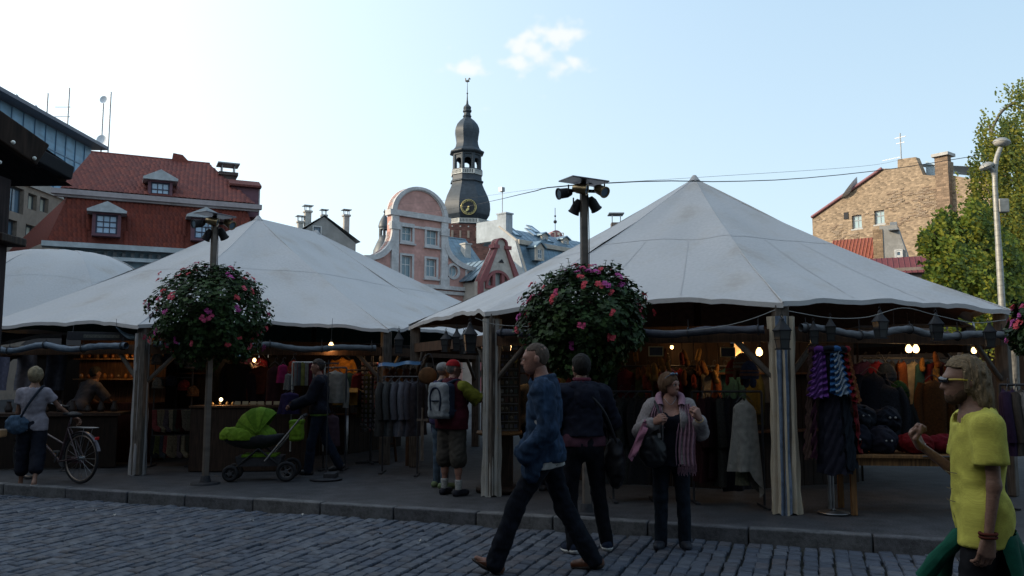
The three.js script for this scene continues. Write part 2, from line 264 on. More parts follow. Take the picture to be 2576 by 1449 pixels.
awning('slate rolled awning above the pram under the green-lined tent', out(t2c[0], 1.0, T2C).add(V(.2, 0, -.08)), out(t2c[1], 1.0, T2C).add(V(-.2, 0, .1)), 2.04, .048, M([.11, .125, .14], 'cloth', { s: .5, r: .55 }), .04);
awning('blue-grey rolled awning above the woman with the bicycle', out(t2c[7], 1.0, T2C).add(V(.2, 0, .1)), out(t2c[0], 1.0, T2C).add(V(-.2, 0, -.08)), 2.04, .05, M([.12, .16, .21], 'cloth', { s: .5, r: .5 }), .05);

// gathered canvas curtains round the front posts of the big tent
function curtain(label, P, w, h, stripes, base) {
  const t = thing('gathered_curtain', label, 'curtain', [P.x, KERB, P.z], 0, 'curtains tied to the tent posts');
  const n = 64, geoFor = (a0, a1) => grid((u, v) => { const a = (a0 + (a1 - a0) * u) * 2 * Math.PI, fold = 1 + .17 * Math.sin(a * 9 + 2 * v) + .1 * Math.sin(a * 17 + 5 * v) + .16 * noise.noise(a * 2, v * 6, 3), k = 1 - .12 * Math.sin(v * 3) + .08 * noise.noise(v * 4, a, 1); return V(Math.sin(a) * w * fold * k * (1 + .1 * v), h * (1 - v) + (v > .97 ? .02 * Math.sin(a * 5) : 0), Math.cos(a) * w * .8 * fold * k * (1 + .1 * v)); }, 36, 40);
  const segs = stripes ? [[-.42, -.1, 0], [-.1, -.03, 1], [-.03, .0, 0], [.0, .055, 1], [.055, .42, 0], [.42, .58, 0]] : [[-.5, .5, 0]];
  for (const [a, b, k] of segs) mesh(k ? 'blue_stripe' : 'drape', geoFor(a, b), k ? M([.16, .2, .27], 'cloth', { s: .4 }) : base, t);
  return t;
}
curtain('cream curtain with blue stripes wrapped round the front tent post', out(t1c[0], .975, T1C), .125, 2.12, true, M([.4, .34, .26], 'canvas', { s: .7, r: .95 }));
curtain('grey canvas sleeve round the tent post beside the magnet display', out(t1c[7], .975, T1C), .105, 2.18, false, M([.3, .29, .27], 'canvas', { s: .7, r: .95 }));
curtain('weathered grey sleeve round the tent post beside the sock rack', out(t2c[0], .97, T2C), .105, 2.1, false, M([.26, .25, .25], 'canvas', { s: .7, r: .95 }));

// ---------- floodlight posts with flower balls ----------
function floodPost(label, u, d, vTop, yaw) {
  const b = at(u, 1000, d); const P = V(b.x, KERB, b.z), hTop = at(u, vTop, d).y - KERB;
  const t = thing('floodlight_post', label, 'light post', P, yaw, 'floodlight posts along the pavement');
  mesh('pole', rbox(.075, hTop - .1, .075, .01, 0, (hTop - .1) / 2, 0, 0, .5), M([.16, .13, .11], 'metal', { r: .5, m: .5 }), t);
  mesh('foot', [cyl(.2, .19, .025, 0, .0125, 0, 24), cyl(.08, .06, .1, 0, .06, 0)], MT.dark, t);
  mesh('roof_panel', rbox(.44, .016, .44, .005, 0, hTop, 0, .1, .55, -.12), M([.18, .17, .2], 'metal', { r: .35, m: .4 }), t);
  mesh('bracket', [box(.05, .1, .05, 0, hTop - .06, 0), box(.34, .03, .04, 0, hTop - .11, 0, 0, .4, 0)], MT.dark, t);
  const brass = M([.34, .25, .14], 'metal', { r: .3, m: .9 });
  [[-.19, -.14, .08, .2, -.9, 0], [-.03, -.11, .13, .2, 1.5, 1], [.19, -.12, .06, .5, .9, 1], [.09, -.24, -.06, .9, 2.4, 0], [-.08, -.27, -.02, 1.0, -2, 0]].forEach(([x, y, z, tilt, tn, br]) => {
    const g = new THREE.Group(); g.name = 'floodlight'; g.position.set(x, hTop + y, z); g.rotation.set(0, tn, 0); t.add(g);
    const prof = [[.001, -.075], [.035, -.07], [.055, -.02], [.058, .07], [.066, .085], [.066, .095], [.05, .09]];
    mesh('housing', lathe(prof, 18).rotateX(Math.PI / 2 + tilt), br ? brass : MT.dark, g);
    mesh('lens', new THREE.CircleGeometry(.055, 16).translate(0, 0, .083).rotateX(tilt), MT.glass, g);
    mesh('yoke', box(.012, .1, .012, .07, .03, 0), MT.dark, g);
  });
  mesh('cable', tube([[.05, hTop - .15, .02], [.06, hTop - .6, .03], [.052, hTop - 1.2, .02]], .006, 16, 5), MT.dark, t);
  return P;
}
const FP1 = floodPost('floodlight post rising through the flower ball beside the pram', 524, 11.6, 541, .2);
const FP2 = floodPost('taller looking floodlight post rising through the flower ball behind the denim jacket', 1473, 9.15, 456, -.25);

function flowerBall(label, P, c, rad, seed, tallness = .95) {
  const t = thing('flower_ball', label, 'flower basket', [P.x, c, P.z], 0, 'hanging geranium balls'), q = rng(seed);
  mesh('basket', [lathe([[.06, -.32], [.2, -.3], [.3, -.05], [.32, .06], [.3, .07], [.05, .05]], 18)], MT.darkwood, t);
  mesh('collar', new THREE.TorusGeometry(.31, .014, 6, 24).rotateX(Math.PI / 2).translate(0, .06, 0), MT.dark, t);
  const leaf = () => { const g = new THREE.BufferGeometry(), p = [0, 0, 0], n = 7; for (let i = 0; i <= n; i++) { const a = -2.6 + 5.2 * i / n, r = (i % 2 ? 1 : .84); p.push(Math.sin(a) * r, .18 * r * r, Math.cos(a) * r + .2); } const ix = []; for (let i = 1; i <= n; i++) ix.push(0, i, i + 1); g.setAttribute('position', new THREE.Float32BufferAttribute(p, 3)); g.setIndex(ix); g.computeVertexNormals(); return g; };
  const mats = [[.024, .05, .012], [.034, .07, .016], [.018, .038, .012], [.05, .085, .02]].map((k) => M(k, null, { r: .65, transmission: .22, specularIntensity: .35 }));
  const lg = leaf(), im = mats.map((m, i) => { const o = new THREE.InstancedMesh(lg, m, [3000, 2400, 2800, 700][i]); o.name = 'leaves'; o.userData.kind = 'stuff'; o.castShadow = o.receiveShadow = true; return o; });
  const env = (dir) => rad * (1 + .3 * noise.noise(dir.x * 2.2 + seed, dir.y * 2.2, dir.z * 2.2) + .16 * noise.noise(dir.x * 6, dir.y * 6 + seed, dir.z * 6)) * (dir.y < 0 ? 1 - .02 * dir.y * dir.y : 1 - .2 * dir.y);
  const dirOf = () => { const y = 2 * q() - 1, a = q() * 6.283, s = Math.sqrt(1 - y * y); return V(s * Math.cos(a), y, s * Math.sin(a)); };
  const mx = new THREE.Object3D();
  im.forEach((o) => { for (let i = 0; i < o.count; i++) { const d = dirOf(), r = env(d) * (1 - .42 * q() * q()); mx.position.set(d.x * r, d.y * r * tallness, d.z * r); mx.lookAt(mx.position.clone().add(d.clone().add(V((q() - .5) * 1.4, .55 + (q() - .5), (q() - .5) * 1.4)))); mx.rotateX(.75 + q() * 1.1); mx.rotateY((q() - .5) * 1.2); mx.scale.setScalar(.02 + .02 * q()); mx.updateMatrix(); o.setMatrixAt(i, mx.matrix); } t.add(o); });
  // loose shoots that stand out of the outline
  for (let k = 0; k < 16; k++) { const d = dirOf(); if (d.y < -.1) d.y *= -1; const r = env(d), b = V(d.x * r * .85, d.y * r * .85 * tallness, d.z * r * .85), e = b.clone().add(V(d.x * .12, .05 + d.y * .16, d.z * .12)); const gs = [rod(b, e, .004, .003, 5)]; for (let j = 0; j < 4; j++) gs.push(lg.clone().scale(.025, .025, .025).rotateY(q() * 6).translate(b.x + (e.x - b.x) * (.4 + .2 * j), b.y + (e.y - b.y) * (.4 + .2 * j), b.z + (e.z - b.z) * (.4 + .2 * j))); mesh('shoot', gs, mats[3], t); }
  const petal = new THREE.BufferGeometry(); petal.setAttribute('position', new THREE.Float32BufferAttribute([0, 0, 0, .5, .1, .6, 0, .22, 1, -.5, .1, .6], 3)); petal.setIndex([0, 1, 2, 0, 2, 3]); petal.computeVertexNormals();
  const cluster = (sd) => { const w = rng(sd), gs = []; for (let f = 0; f < 11; f++) { const y = .1 + .9 * w(), a = w() * 6.28, s = Math.sqrt(1 - y * y), c0 = V(s * Math.cos(a), y, s * Math.sin(a)).multiplyScalar(.034); for (let k = 0; k < 4; k++) gs.push(petal.clone().scale(.02, .02, .02).rotateY(k * 1.57 + w()).rotateX((w() - .5) * .9).translate(c0.x, c0.y, c0.z)); } return UVM(flat(gs)); };
  const cgs = [1, 2, 3].map((k) => cluster(k * 31)), fm = [[.5, .07, .16], [.58, .1, .14], [.42, .07, .26], [.55, .07, .09]].map((k) => M(k, null, { r: .8, transmission: .15, specularIntensity: .4 }));
  for (let i = 0; i < 125; i++) { const d = dirOf(); if (d.y < -.75 || (d.y < -.1 && q() < .5)) continue; const r = env(d) * 1.03, m = new THREE.Mesh(cgs[i % 3], fm[(i * 3 + (i >> 2)) % 4]); m.name = 'flower_cluster'; m.position.set(d.x * r, d.y * r * tallness, d.z * r); m.quaternion.setFromUnitVectors(V(0, 1, 0), d.clone().add(V(0, .4, 0)).normalize()); m.scale.setScalar(.75 + .5 * q()); m.castShadow = m.receiveShadow = true; t.add(m); }
  return t;
}
flowerBall('round ball of pink geraniums hung on the post beside the pram', FP1, 2.49, .77, 11);
flowerBall('round ball of pink geraniums above the two walking men', FP2, 2.24, .68, 23);
{ const P = at(2690, 1000, 7.6), P3 = V(P.x, KERB, P.z); const t = thing('basket_post', 'post of the flower ball cut by the right edge', 'post', P3); mesh('pole', rbox(.075, 2.8, .075, .01, 0, 1.4, 0), M([.16, .13, .11], 'metal', { r: .5, m: .5 }), t); mesh('foot', cyl(.2, .19, .03, 0, .015, 0, 24), MT.dark, t);
  flowerBall('ball of magenta geraniums at the right edge beside the street lamp', P3, 2.02, .42, 41); }

// ---------- dark timber kiosk at the left edge ----------
const plankK = [M([.05, .032, .028], 'wood', { s: .5, b: .002 }), M([.04, .026, .024], 'wood', { s: .5, b: .002 })];
{
  const P = at(-60, 1000, 4.6), t = thing('timber_kiosk', 'dark timber kiosk corner with bulb-studded eaves at the left edge', 'kiosk', [P.x, 0, P.z], 0), L = (u, v, d) => at(u, v, d).sub(V(P.x, 0, P.z));
  const beam = (name, a, b, w, h, m = MT.darkwood) => { const d = b.clone().sub(a), l = d.length(), g = new RoundedBoxGeometry(w, h, l, 1, .012), q = new THREE.Quaternion().setFromRotationMatrix(new THREE.Matrix4().lookAt(a, b, V(0, 1, 0))); g.applyQuaternion(q).translate((a.x + b.x) / 2, (a.y + b.y) / 2, (a.z + b.z) / 2); return mesh(name, g, m, t); };
  const e0 = L(-210, 175, 4.1), e1 = L(105, 392, 4.6), e2 = L(178, 437, 5.0);
  beam('fascia', e0, e1, .05, .15); beam('fascia', L(80, 385, 4.72), e2, .05, .09, MT.black);
  mesh('roof', grid((a, b) => e0.clone().lerp(e2, a).add(V(-1.2 * b, .05 + .55 * b, -1.6 * b)), 6, 4), M([.05, .035, .03], 'wood', { s: .5 }), t);
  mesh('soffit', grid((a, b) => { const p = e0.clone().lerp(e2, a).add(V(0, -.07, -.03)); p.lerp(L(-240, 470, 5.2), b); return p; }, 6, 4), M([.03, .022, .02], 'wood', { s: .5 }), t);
  for (let k = 0; k < 4; k++) { const p = e0.clone().lerp(e2, .45 + .16 * k); beam('rafter', p.clone().add(V(0, -.04, -.02)), p.clone().add(V(-1, .25, -1.3)), .05, .08); }
  mesh('roof', grid((a, b) => e0.clone().lerp(e2, a).add(V(-1.2 - 1.3 * b, .6 - .6 * b, -1.6 + .3 * b)), 6, 4), M([.05, .035, .03], 'wood', { s: .5 }), t);
  for (let k = 0; k < 7; k++) mesh('plank', box(.14, 2.15, .03, -.6, 1.08, .5 - k * .145, 0, Math.PI / 2), plankK[k % 2], t);
  for (let k = 0; k < 14; k++) mesh('plank', box(.14, 2.15, .03, -.62 - k * .145, 1.08, .58), plankK[(k + 1) % 2], t);
  mesh('back_wall', box(2.0, 2.15, .04, -1.65, 1.08, -.45), plankK[0], t); mesh('side_wall', box(.04, 2.15, 1, -2.6, 1.08, .05), plankK[0], t); mesh('corner_post', box(.1, 2.3, .1, -.66, 1.15, -.42), plankK[1], t);
  const q0 = L(8, 640, 4.62); mesh('post', box(.09, 2.7, .11, q0.x - .06, 1.35, q0.z), M([.045, .03, .03], 'wood', { s: .5, b: .002 }), t);
  mesh('wall', box(.06, .9, .5, q0.x - .06, 1.75, q0.z + .32), M([.08, .03, .025], 'wood', { s: .5, b: .002 }), t);
  mesh('capital', rbox(.16, .05, .24, .01, q0.x - .02, L(0, 602, 4.6).y, q0.z), MT.darkwood, t);
  [[50, 366, 4.3], [16, 415, 4.5], [8, 722, 4.55], [5, 812, 4.55], [102, 405, 4.6]].forEach(([u, v, d]) => { const p = L(u, v, d); mesh('festoon_bulb', ball(.011, p.x, p.y, p.z + .06), M([.75, .75, .68], null, { r: .25 }), t); });
  const s = L(-75, 1097, 4.5); const sh = thing('wooden_counter', 'orange pine counter end poking in at the left edge', 'counter', [P.x, 0, P.z]);
  mesh('top', rbox(.5, .045, .5, .01, s.x - .2, s.y, s.z), MT.pine, sh); mesh('leg', box(.05, s.y - .02, .05, s.x - .0, (s.y - .02) / 2, s.z + .1), MT.pine, sh); mesh('leg', box(.05, s.y - .02, .05, s.x - .4, (s.y - .02) / 2, s.z - .1), MT.pine, sh);
}

// ---------- overhead cables ----------
function cable(label, pts, r) { const P = pts.map(([u, v, d]) => at(u, v, d)), O = P[0].clone(); const m = mesh('overhead_cable', tube(P.map((p) => p.sub(O)), r, 80, 5), MT.dark); m.position.copy(O); return tag(m, label, 'cable'); }
cable('overhead cable sagging from the pink gable past the floodlight post to the lamp', [[985, 545, 68], [1150, 523, 40], [1250, 503, 22], [1340, 482, 13], [1425, 467, 9.25], [1524, 460, 9.2], [1700, 455, 10.5], [1800, 457, 12], [2000, 450, 13.5], [2250, 424, 15], [2455, 392, 16.6]], .007);
cable('thin upper cable crossing from the pink gable toward the brick house', [[980, 516, 68], [1180, 498, 50], [1400, 470, 38], [1760, 446, 30], [2100, 424, 32], [2260, 404, 50]], .006);
// ---------- buildings ----------
function frameAt(u, d, headingDeg) { // local x runs along the facade, z out of it
  const h = headingDeg * D, b = at(u, 940, d), O = V(b.x, 0, b.z), r = V(Math.cos(h), 0, -Math.sin(h)), n = V(Math.sin(h), 0, Math.cos(h)), E = camera.position;
  const hit = (u2, v2, z = 0) => { const q = ray(u2, v2), P = O.clone().addScaledVector(n, z), t = P.clone().sub(E).dot(n) / q.dot(n), X = E.clone().addScaledVector(q, t).sub(O); return [X.dot(r), X.y]; };
  const side = (u2, v2, x = 0) => { const q = ray(u2, v2), P = O.clone().addScaledVector(r, x), t = P.clone().sub(E).dot(r) / q.dot(r), X = E.clone().addScaledVector(q, t).sub(O); return [X.dot(n), X.y]; };
  return { O, turn: h, hit, side, rect: (u0, v0, u1, v1, z = 0) => { const a = hit(u0, v1, z), b2 = hit(u1, v0, z); return [Math.min(a[0], b2[0]), Math.min(a[1], b2[1]), Math.max(a[0], b2[0]), Math.max(a[1], b2[1])]; } };
}
function win(parent, [x0, y0, x1, y1], z, o = {}) {
  const { nx = 2, ny = 2, f = .07, trim = 0, sill = 0, fm = MT.white, tm = MT.trim, gm = MT.glass, out: pr = .03, sm = tm, split } = o;
  const g = new THREE.Group(); g.name = 'window'; g.position.set((x0 + x1) / 2, (y0 + y1) / 2, z); parent.add(g);
  const w = x1 - x0, h = y1 - y0, bars = [box(w, f, .06, 0, h / 2 - f / 2), box(w, f, .06, 0, -h / 2 + f / 2), box(f, h - 2 * f, .06, w / 2 - f / 2), box(f, h - 2 * f, .06, -w / 2 + f / 2)];
  const xs = Array.from({ length: nx + 1 }, (_, i) => -w / 2 + f + (w - 2 * f) * i / nx), ys = split ?? Array.from({ length: ny + 1 }, (_, i) => i / ny);
  const yy = ys.map((k) => -h / 2 + f + (h - 2 * f) * k);
  for (let i = 1; i < nx; i++) bars.push(box(f * .6, h - 2 * f, .045, xs[i]));
  for (let j = 1; j < ys.length - 1; j++) bars.push(box(w - 2 * f, f * .7, .05, 0, yy[j]));
  mesh('frame', bars, fm, g);
  for (let i = 0; i < nx; i++) for (let j = 0; j < ys.length - 1; j++) mesh('pane', box(xs[i + 1] - xs[i], yy[j + 1] - yy[j], .01, (xs[i] + xs[i + 1]) / 2, (yy[j] + yy[j + 1]) / 2, -.015, rr(-.02, .02), rr(-.03, .03)), gm, g);
  if (trim) mesh('surround', prism(rect(-w / 2 - trim, -h / 2 - trim, w / 2 + trim, h / 2 + trim), pr + .1, -.07, [rect(-w / 2, -h / 2, w / 2, h / 2)]), tm, g);
  if (sill) mesh('sill', box(w + 2 * trim + .16, .1, sill, 0, -h / 2 - trim - .04, sill / 2 - .04), sm, g);
  return g;
}
const slopeAt = (A, B, C, k, l) => A.clone().addScaledVector(B.clone().sub(A), k).addScaledVector(C.clone().sub(A), l);
// a roof plane given by three corners (A, along B, up C) or four, covered with tiles or seams
function plane4(A, B, C, Dp, n = 1) { return grid((a, b) => A.clone().lerp(B, a).lerp(C.clone().lerp(Dp, a), b), n, n); }
function tiles(parent, A, B, C, Dp, tw, th, geo, mats, most = 300, clip) { // A-B lower edge, C-D upper edge
  const up = C.clone().sub(A).add(Dp.clone().sub(B)).normalize(), al = B.clone().sub(A).normalize(), nn = al.clone().cross(up).normalize(), rows = Math.round(C.clone().lerp(Dp, .5).distanceTo(A.clone().lerp(B, .5)) / th), list = [];
  const bm = new THREE.Matrix4().makeBasis(al, nn, up.clone().negate());
  for (let j = 0; j < rows; j++) { const L = A.clone().lerp(C, (j + .5) / rows), Q = B.clone().lerp(Dp, (j + .5) / rows), n = Math.max(1, Math.round(L.distanceTo(Q) / tw)); for (let i = 0; i < n; i++) { const p = L.clone().lerp(Q, (i + .5 + (j % 2 ? .25 : -.25)) / n); if (clip && clip(p)) continue; p.addScaledVector(nn, .02); const m = new THREE.Matrix4().copy(bm).multiply(MX(0, 0, 0, .07 + rr(-.03, .03), rr(-.03, .03), rr(-.03, .03))); m.setPosition(p); list.push(m); } }
  for (let i = list.length - 1; i > 0; i--) { const k = Math.floor(R() * (i + 1)); const w = list[i]; list[i] = list[k]; list[k] = w; }
  pieces(parent, 'roof_tile', geo, mats, list, most);
}
function seams(parent, A, B, C, Dp, gap, mat, r = .035) { const n = Math.round(A.distanceTo(B) / gap); for (let i = 0; i <= n; i++) mesh('standing_seam', rod(A.clone().lerp(B, i / n), C.clone().lerp(Dp, i / n), r, r, 4), mat, parent); }
function chimney(parent, x, y0, y1, z, w, d, m, cap = true) { const g = new THREE.Group(); g.name = 'chimney'; g.position.set(x, 0, z); parent.add(g); mesh('stack', rbox(w, y1 - y0, d, .03, 0, (y0 + y1) / 2, 0), m, g); mesh('cornice', box(w + .18, .16, d + .18, 0, y1 - .1, 0), m, g); if (cap) { mesh('hood', box(w + .3, .06, d + .3, 0, y1 + .42, 0), MT.galv, g); for (const [a, b] of [[-1, -1], [1, -1], [1, 1], [-1, 1]]) mesh('hood_leg', box(.05, .42, .05, a * w * .4, y1 + .2, b * d * .4), MT.galv, g); } return g; }
const pantile = (w, l) => UVM(flat(grid((a, b) => V((a - .5) * w, .035 * Math.sin(a * Math.PI) + .02 * (1 - b), (b - .5) * l), 4, 1)));

{ // red-roofed mansard house
  const f = frameAt(147, 36, 25), t = thing('mansard_house', 'house with steep red tiled mansard roof and pale blue dentilled cornice', 'building', f.O, f.turn);
  const P = (u, v, z) => { const [x, y] = f.hit(u, v, z); return V(x, y, z); };
  const A = P(116, 607, .6), Bx = f.hit(640, 530)[0] + .35, yc = f.hit(147, 490)[1], ye = A.y; const B = V(Bx, ye, .6), C = V(0, yc, 0), Dp = V(Bx - .7, yc, 0);
  const red = [[.28, .062, .04], [.23, .056, .038], [.31, .072, .045], [.25, .064, .046]].map((c) => M(c, 'stone', { s: .5, r: .8 })), dull = [[.25, .07, .055], [.2, .06, .05], [.29, .082, .06], [.22, .07, .058]].map((c) => M(c, 'stone', { s: .5, r: .8 }));
  mesh('lower_roof', [plane4(A, B, C, Dp), plane4(V(A.x - 3, ye, -9), A, V(C.x - 1, yc, -9), C), plane4(B, V(Bx, ye, -9), Dp, V(Bx - .7, yc, -9))], red[1], t);
  const pt = pantile(.19, .27), dw = [f.rect(230, 526, 306, 592, .9), f.rect(480, 540, 552, 604, .9)];
  const noWin = (p) => dw.some(([a, b, c, d]) => p.x > a - .15 && p.x < c + .15 && p.y > b - .3 && p.y < d + .25);
  tiles(t, A.clone().lerp(B, .014), B.clone().lerp(A, .014), C.clone().lerp(Dp, .014), Dp.clone().lerp(C, .014), .18, .22, pt, red, 300, noWin);
  const zr = -4.2, r0 = f.hit(229, 384, zr), r1 = f.hit(528, 412, zr), R0 = V(r0[0], r0[1], zr), R1 = V(r1[0], r0[1], zr), U0 = V(C.x - .3, yc + .28, .25), U1 = V(Dp.x + .35, yc + .28, .25);
  mesh('upper_roof', [plane4(U0, U1, R0, R1), plane4(V(U0.x, U0.y, -8.6), U0, R0, R0.clone().add(V(0, 0, -.1))), plane4(U1, V(U1.x, U1.y, -8.6), R1, R1.clone().add(V(0, 0, -.1))), plane4(V(U1.x, U1.y, -8.6), V(U0.x, U0.y, -8.6), R1, R0)], dull[1], t);
  const ud = f.rect(371, 446, 435, 497, .05);
  tiles(t, U0.clone().lerp(U1, .014), U1.clone().lerp(U0, .014), R0.clone().lerp(R1, .02), R1.clone().lerp(R0, .02), .2, .25, pantile(.21, .3), dull, 300, (p) => p.x > ud[0] && p.x < ud[2] && p.y > ud[1] - .3 && p.y < ud[3] + .2);
  mesh('ridge_cap', rod(R0, R1, .1, .1, 8), dull[0], t);
  mesh('roof_cornice', [box(Bx + .6, .22, .3, Bx / 2 - .35, yc + .12, .2), box(Bx + .4, .1, .2, Bx / 2 - .35, yc - .04, .12)], M([.42, .36, .36], 'plaster', { s: 2 }), t);
  const blue = M([.3, .42, .5], 'plaster', { s: 3 }), bt = M([.5, .54, .56], 'plaster', { s: 3 });
  mesh('wall', box(Bx - .3, ye + .2, 9, Bx / 2 + A.x / 2, (ye + .2) / 2, -4.1), blue, t);
  mesh('wall_cornice', [box(Bx + 1, .22, .7, Bx / 2 + A.x / 2, ye - .12, .6), box(Bx + .4, .16, .5, Bx / 2 + A.x / 2, ye - .62, .55)], bt, t);
  pieces(t, 'dentil', UVM(flat(box(.15, .22, .2))), M([.16, .17, .18], 'plaster'), Array.from({ length: Math.floor((Bx - A.x - 1) / .36) }, (_, i) => MX(A.x + .5 + i * .36, ye - .42, .55)));
  mesh('downpipe', rod(V(f.hit(380, 640)[0], 0, .55), V(f.hit(380, 640)[0], ye - .6, .55), .06), M([.3, .4, .48], null), t);
  const plum = M([.17, .08, .1], 'plaster', { s: 2 }), ped = M([.5, .52, .53], 'plaster', { s: 2 });
  const dormer = ([x0, y0, x1, y1], z, back, spl) => { y1 -= .1; const g = new THREE.Group(); g.name = 'dormer'; g.position.set((x0 + x1) / 2, 0, 0); t.add(g); const w = x1 - x0, h = y1 - y0, k = .12 * w; mesh('cheeks', prism(rect(-w / 2, y0, w / 2, y1 - .1), back, z - back, [rect(-w / 2 + k, y0 + .1, w / 2 - k, y1 - .2)]), plum, g); mesh('pediment', prism([[-w / 2 - .22, y1 - .12], [w / 2 + .22, y1 - .12], [w / 2 + .22, y1 - .02], [0, y1 + .36], [-w / 2 - .22, y1 - .02]], back + .2, z - back), ped, g); win(g, [-w / 2 + k, y0 + .1, w / 2 - k, y1 - .2], z - .12, { nx: 3, split: spl, f: .06, fm: M([.06, .06, .09], null), gm: M([.4, .54, .68], null, { r: .12 }) }); return g; };
  for (const q of dw) dormer(q, .95, 1.6, [0, .33, .66, 1]);
  dormer(ud, .12, 3.6, [0, .5, 1]);
  const sideDormer = (z, x, y) => { const g = new THREE.Group(); g.name = 'side_dormer'; g.position.set(x, y, z); g.rotation.y = Math.PI / 2; t.add(g); mesh('cheeks', box(1.5, 1.5, 1.3, 0, .75, -.65), plum, g); mesh('roof', prism([[-.95, 1.45], [.95, 1.45], [.95, 1.55], [0, 1.95], [-.95, 1.55]], 1.5, -1.4), dull[1], g); win(g, [-.5, .25, .5, 1.35], .02, { nx: 2, ny: 3, trim: .12 }); };
  sideDormer(-2.0, Dp.x + .7, yc - .1); sideDormer(-5.6, Dp.x + .9, yc - .9);
  chimney(t, f.hit(572, 460, -3)[0], yc, f.hit(572, 436, -3)[1], -3, .75, .75, M([.12, .09, .085], 'brick', { s: 2 }));
  mesh('roof_vent', prism([[-.4, 0], [.5, 0], [.1, .4], [-.35, .45]], .5, -.25).translate(f.hit(453, 405, zr)[0], R0.y - .1, zr), dull[2], t);
}
{ // office block with blue cladding, side wall along the view
  const q = at(0, 900, 48), t = thing('office_block', 'brown rendered office block with blue metal clad top storey and roof antennas', 'building', [q.x, 0, q.z]), yT = at(0, 236, 48).y, L = (v, k) => at(0, v, 48).y + (k ?? 0);
  const len = 9.2, z0 = 15; // wall along z at local x=0, from z0 to -len
  const yB = at(30, 452, 49).y, bm = M([.26, .2, .155], 'plaster', { s: 3, b: .004 }), bl = M([.2, .4, .58], 'metal', { s: 3, r: .45 });
  const S = (u, v) => { const r = ray(u, v), k = q.x / r.x; return [r.z * k - q.z, EYE + r.y * k]; };
  const wr = [[22, 470, 60, 535], [70, 488, 93, 528], [100, 497, 122, 534], [14, 552, 42, 605], [64, 566, 88, 602], [94, 572, 118, 606]].map(([a, b, c, d]) => { const p = S(a, (b + d) / 2), e = S(c, (b + d) / 2), y1 = S((a + c) / 2, b)[1], y0 = S((a + c) / 2, d)[1]; return [p[0], y0, e[0], y1]; });
  const holes = wr.map(([a, b, c, d]) => rect(-Math.max(a, c), b, -Math.min(a, c), d));
  const wg = prism([[-z0, 0], [len, 0], [len, yB], [-z0, yB]], .5, 0, holes).rotateY(Math.PI / 2);
  mesh('wall', wg.translate(-.5, 0, 0), bm, t);
  mesh('string_course', box(.2, .5, len + z0, .05, yB, (z0 - len) / 2), M([.42, .37, .33], 'plaster', { s: 2 }), t);
  mesh('ledge', box(.16, .3, len + z0, .04, yB - 8.2, (z0 - len) / 2), M([.36, .31, .27], 'plaster', { s: 2 }), t);
  wr.forEach(([a, b, c, d], i) => { const z = (a + c) / 2, w = Math.abs(c - a), g = new THREE.Group(); g.name = 'window_bay'; g.position.set(-.28, 0, z); g.rotation.y = Math.PI / 2; t.add(g); win(g, [-w / 2, b, w / 2, d], 0, { nx: 2, ny: 1, f: .09, fm: M([.05, .06, .07], null), gm: i % 3 ? M([.4, .4, .33], null, { r: .3 }) : MT.glass }); });
  mesh('core', box(12, yB, len + z0 - .6, -6.6, yB / 2, (z0 - len) / 2), MT.dark, t);
  mesh('clad_storey', box(12, yT - yB - .8, len + z0 - .1, -6.1, (yB + yT - .8) / 2, (z0 - len) / 2), bl, t);
  for (let i = 0; i < 20; i++) mesh('panel_joint', box(.06, yT - yB - .9, .06, -.08, (yB + yT - .8) / 2, z0 - .4 - i * 1.2), M([.07, .15, .24], null, { r: .5 }), t);
  mesh('panel_joint', box(.05, .06, len + z0 - .2, -.08, (yB + yT - 1.2) / 2 + .8, (z0 - len) / 2), M([.07, .15, .24], null, { r: .5 }), t);
  mesh('eave', [box(13, .22, len + z0 + .8, -5.6, yT - .7, (z0 - len) / 2)], M([.13, .14, .18], 'metal', { r: .5 }), t);
  mesh('roof_edge', grid((a, b) => V(.7 - 2.2 * b, yT - .58 + .62 * Math.sin(b * 1.5), z0 - (len + z0 + .3) * a), 8, 6), M([.3, .36, .42], 'metal', { s: 2, r: .35, m: .5 }), t);
  for (let i = 0; i < 9; i++) mesh('roof_seam', box(.6, .05, .08, .2, yT - .28, z0 - 1 - i * 2, 0, 0, -.9), M([.2, .25, .3], null), t);
  const zc = -len, ant = (x, y0, y1, z) => rod(V(x, y0, z), V(x, y1, z), .05, .05, 5), pole = S(205, 400), x0 = .9;
  mesh('antenna_mast', [ant(x0, yB + 1, yT + 3.4, zc - .3), ant(x0 - .5, yT - 1, yT + 3, zc - .3), box(.8, .05, .05, x0 - .4, yT - 1.4, zc - .3), box(.8, .05, .05, x0 - .4, yT - 4, zc - .3), box(.8, .05, .05, x0 - .4, yT - 6.5, zc - .3)], MT.galv, t);
  mesh('antenna_dish', [lathe([[.01, 0], [.18, .03], [.28, .1]], 14).rotateX(1.5).translate(x0 - .3, yT + 2.7, zc), lathe([[.01, 0], [.25, .05], [.36, .12]], 14).rotateX(1.5).translate(x0 - .3, yT - .2, zc)], M([.6, .62, .64], null), t);
  mesh('antenna_rods', [ant(-3.4, yT + .4, yT + 3.2, zc), ant(-1.9, yT + .3, yT + 3.6, zc), box(1.1, .04, .04, -2.3, yT + 2.2, zc), box(1.1, .04, .04, -2.3, yT + 1.5, zc), box(.9, .04, .04, -2.2, yT + .9, zc)], MT.galv, t);
}
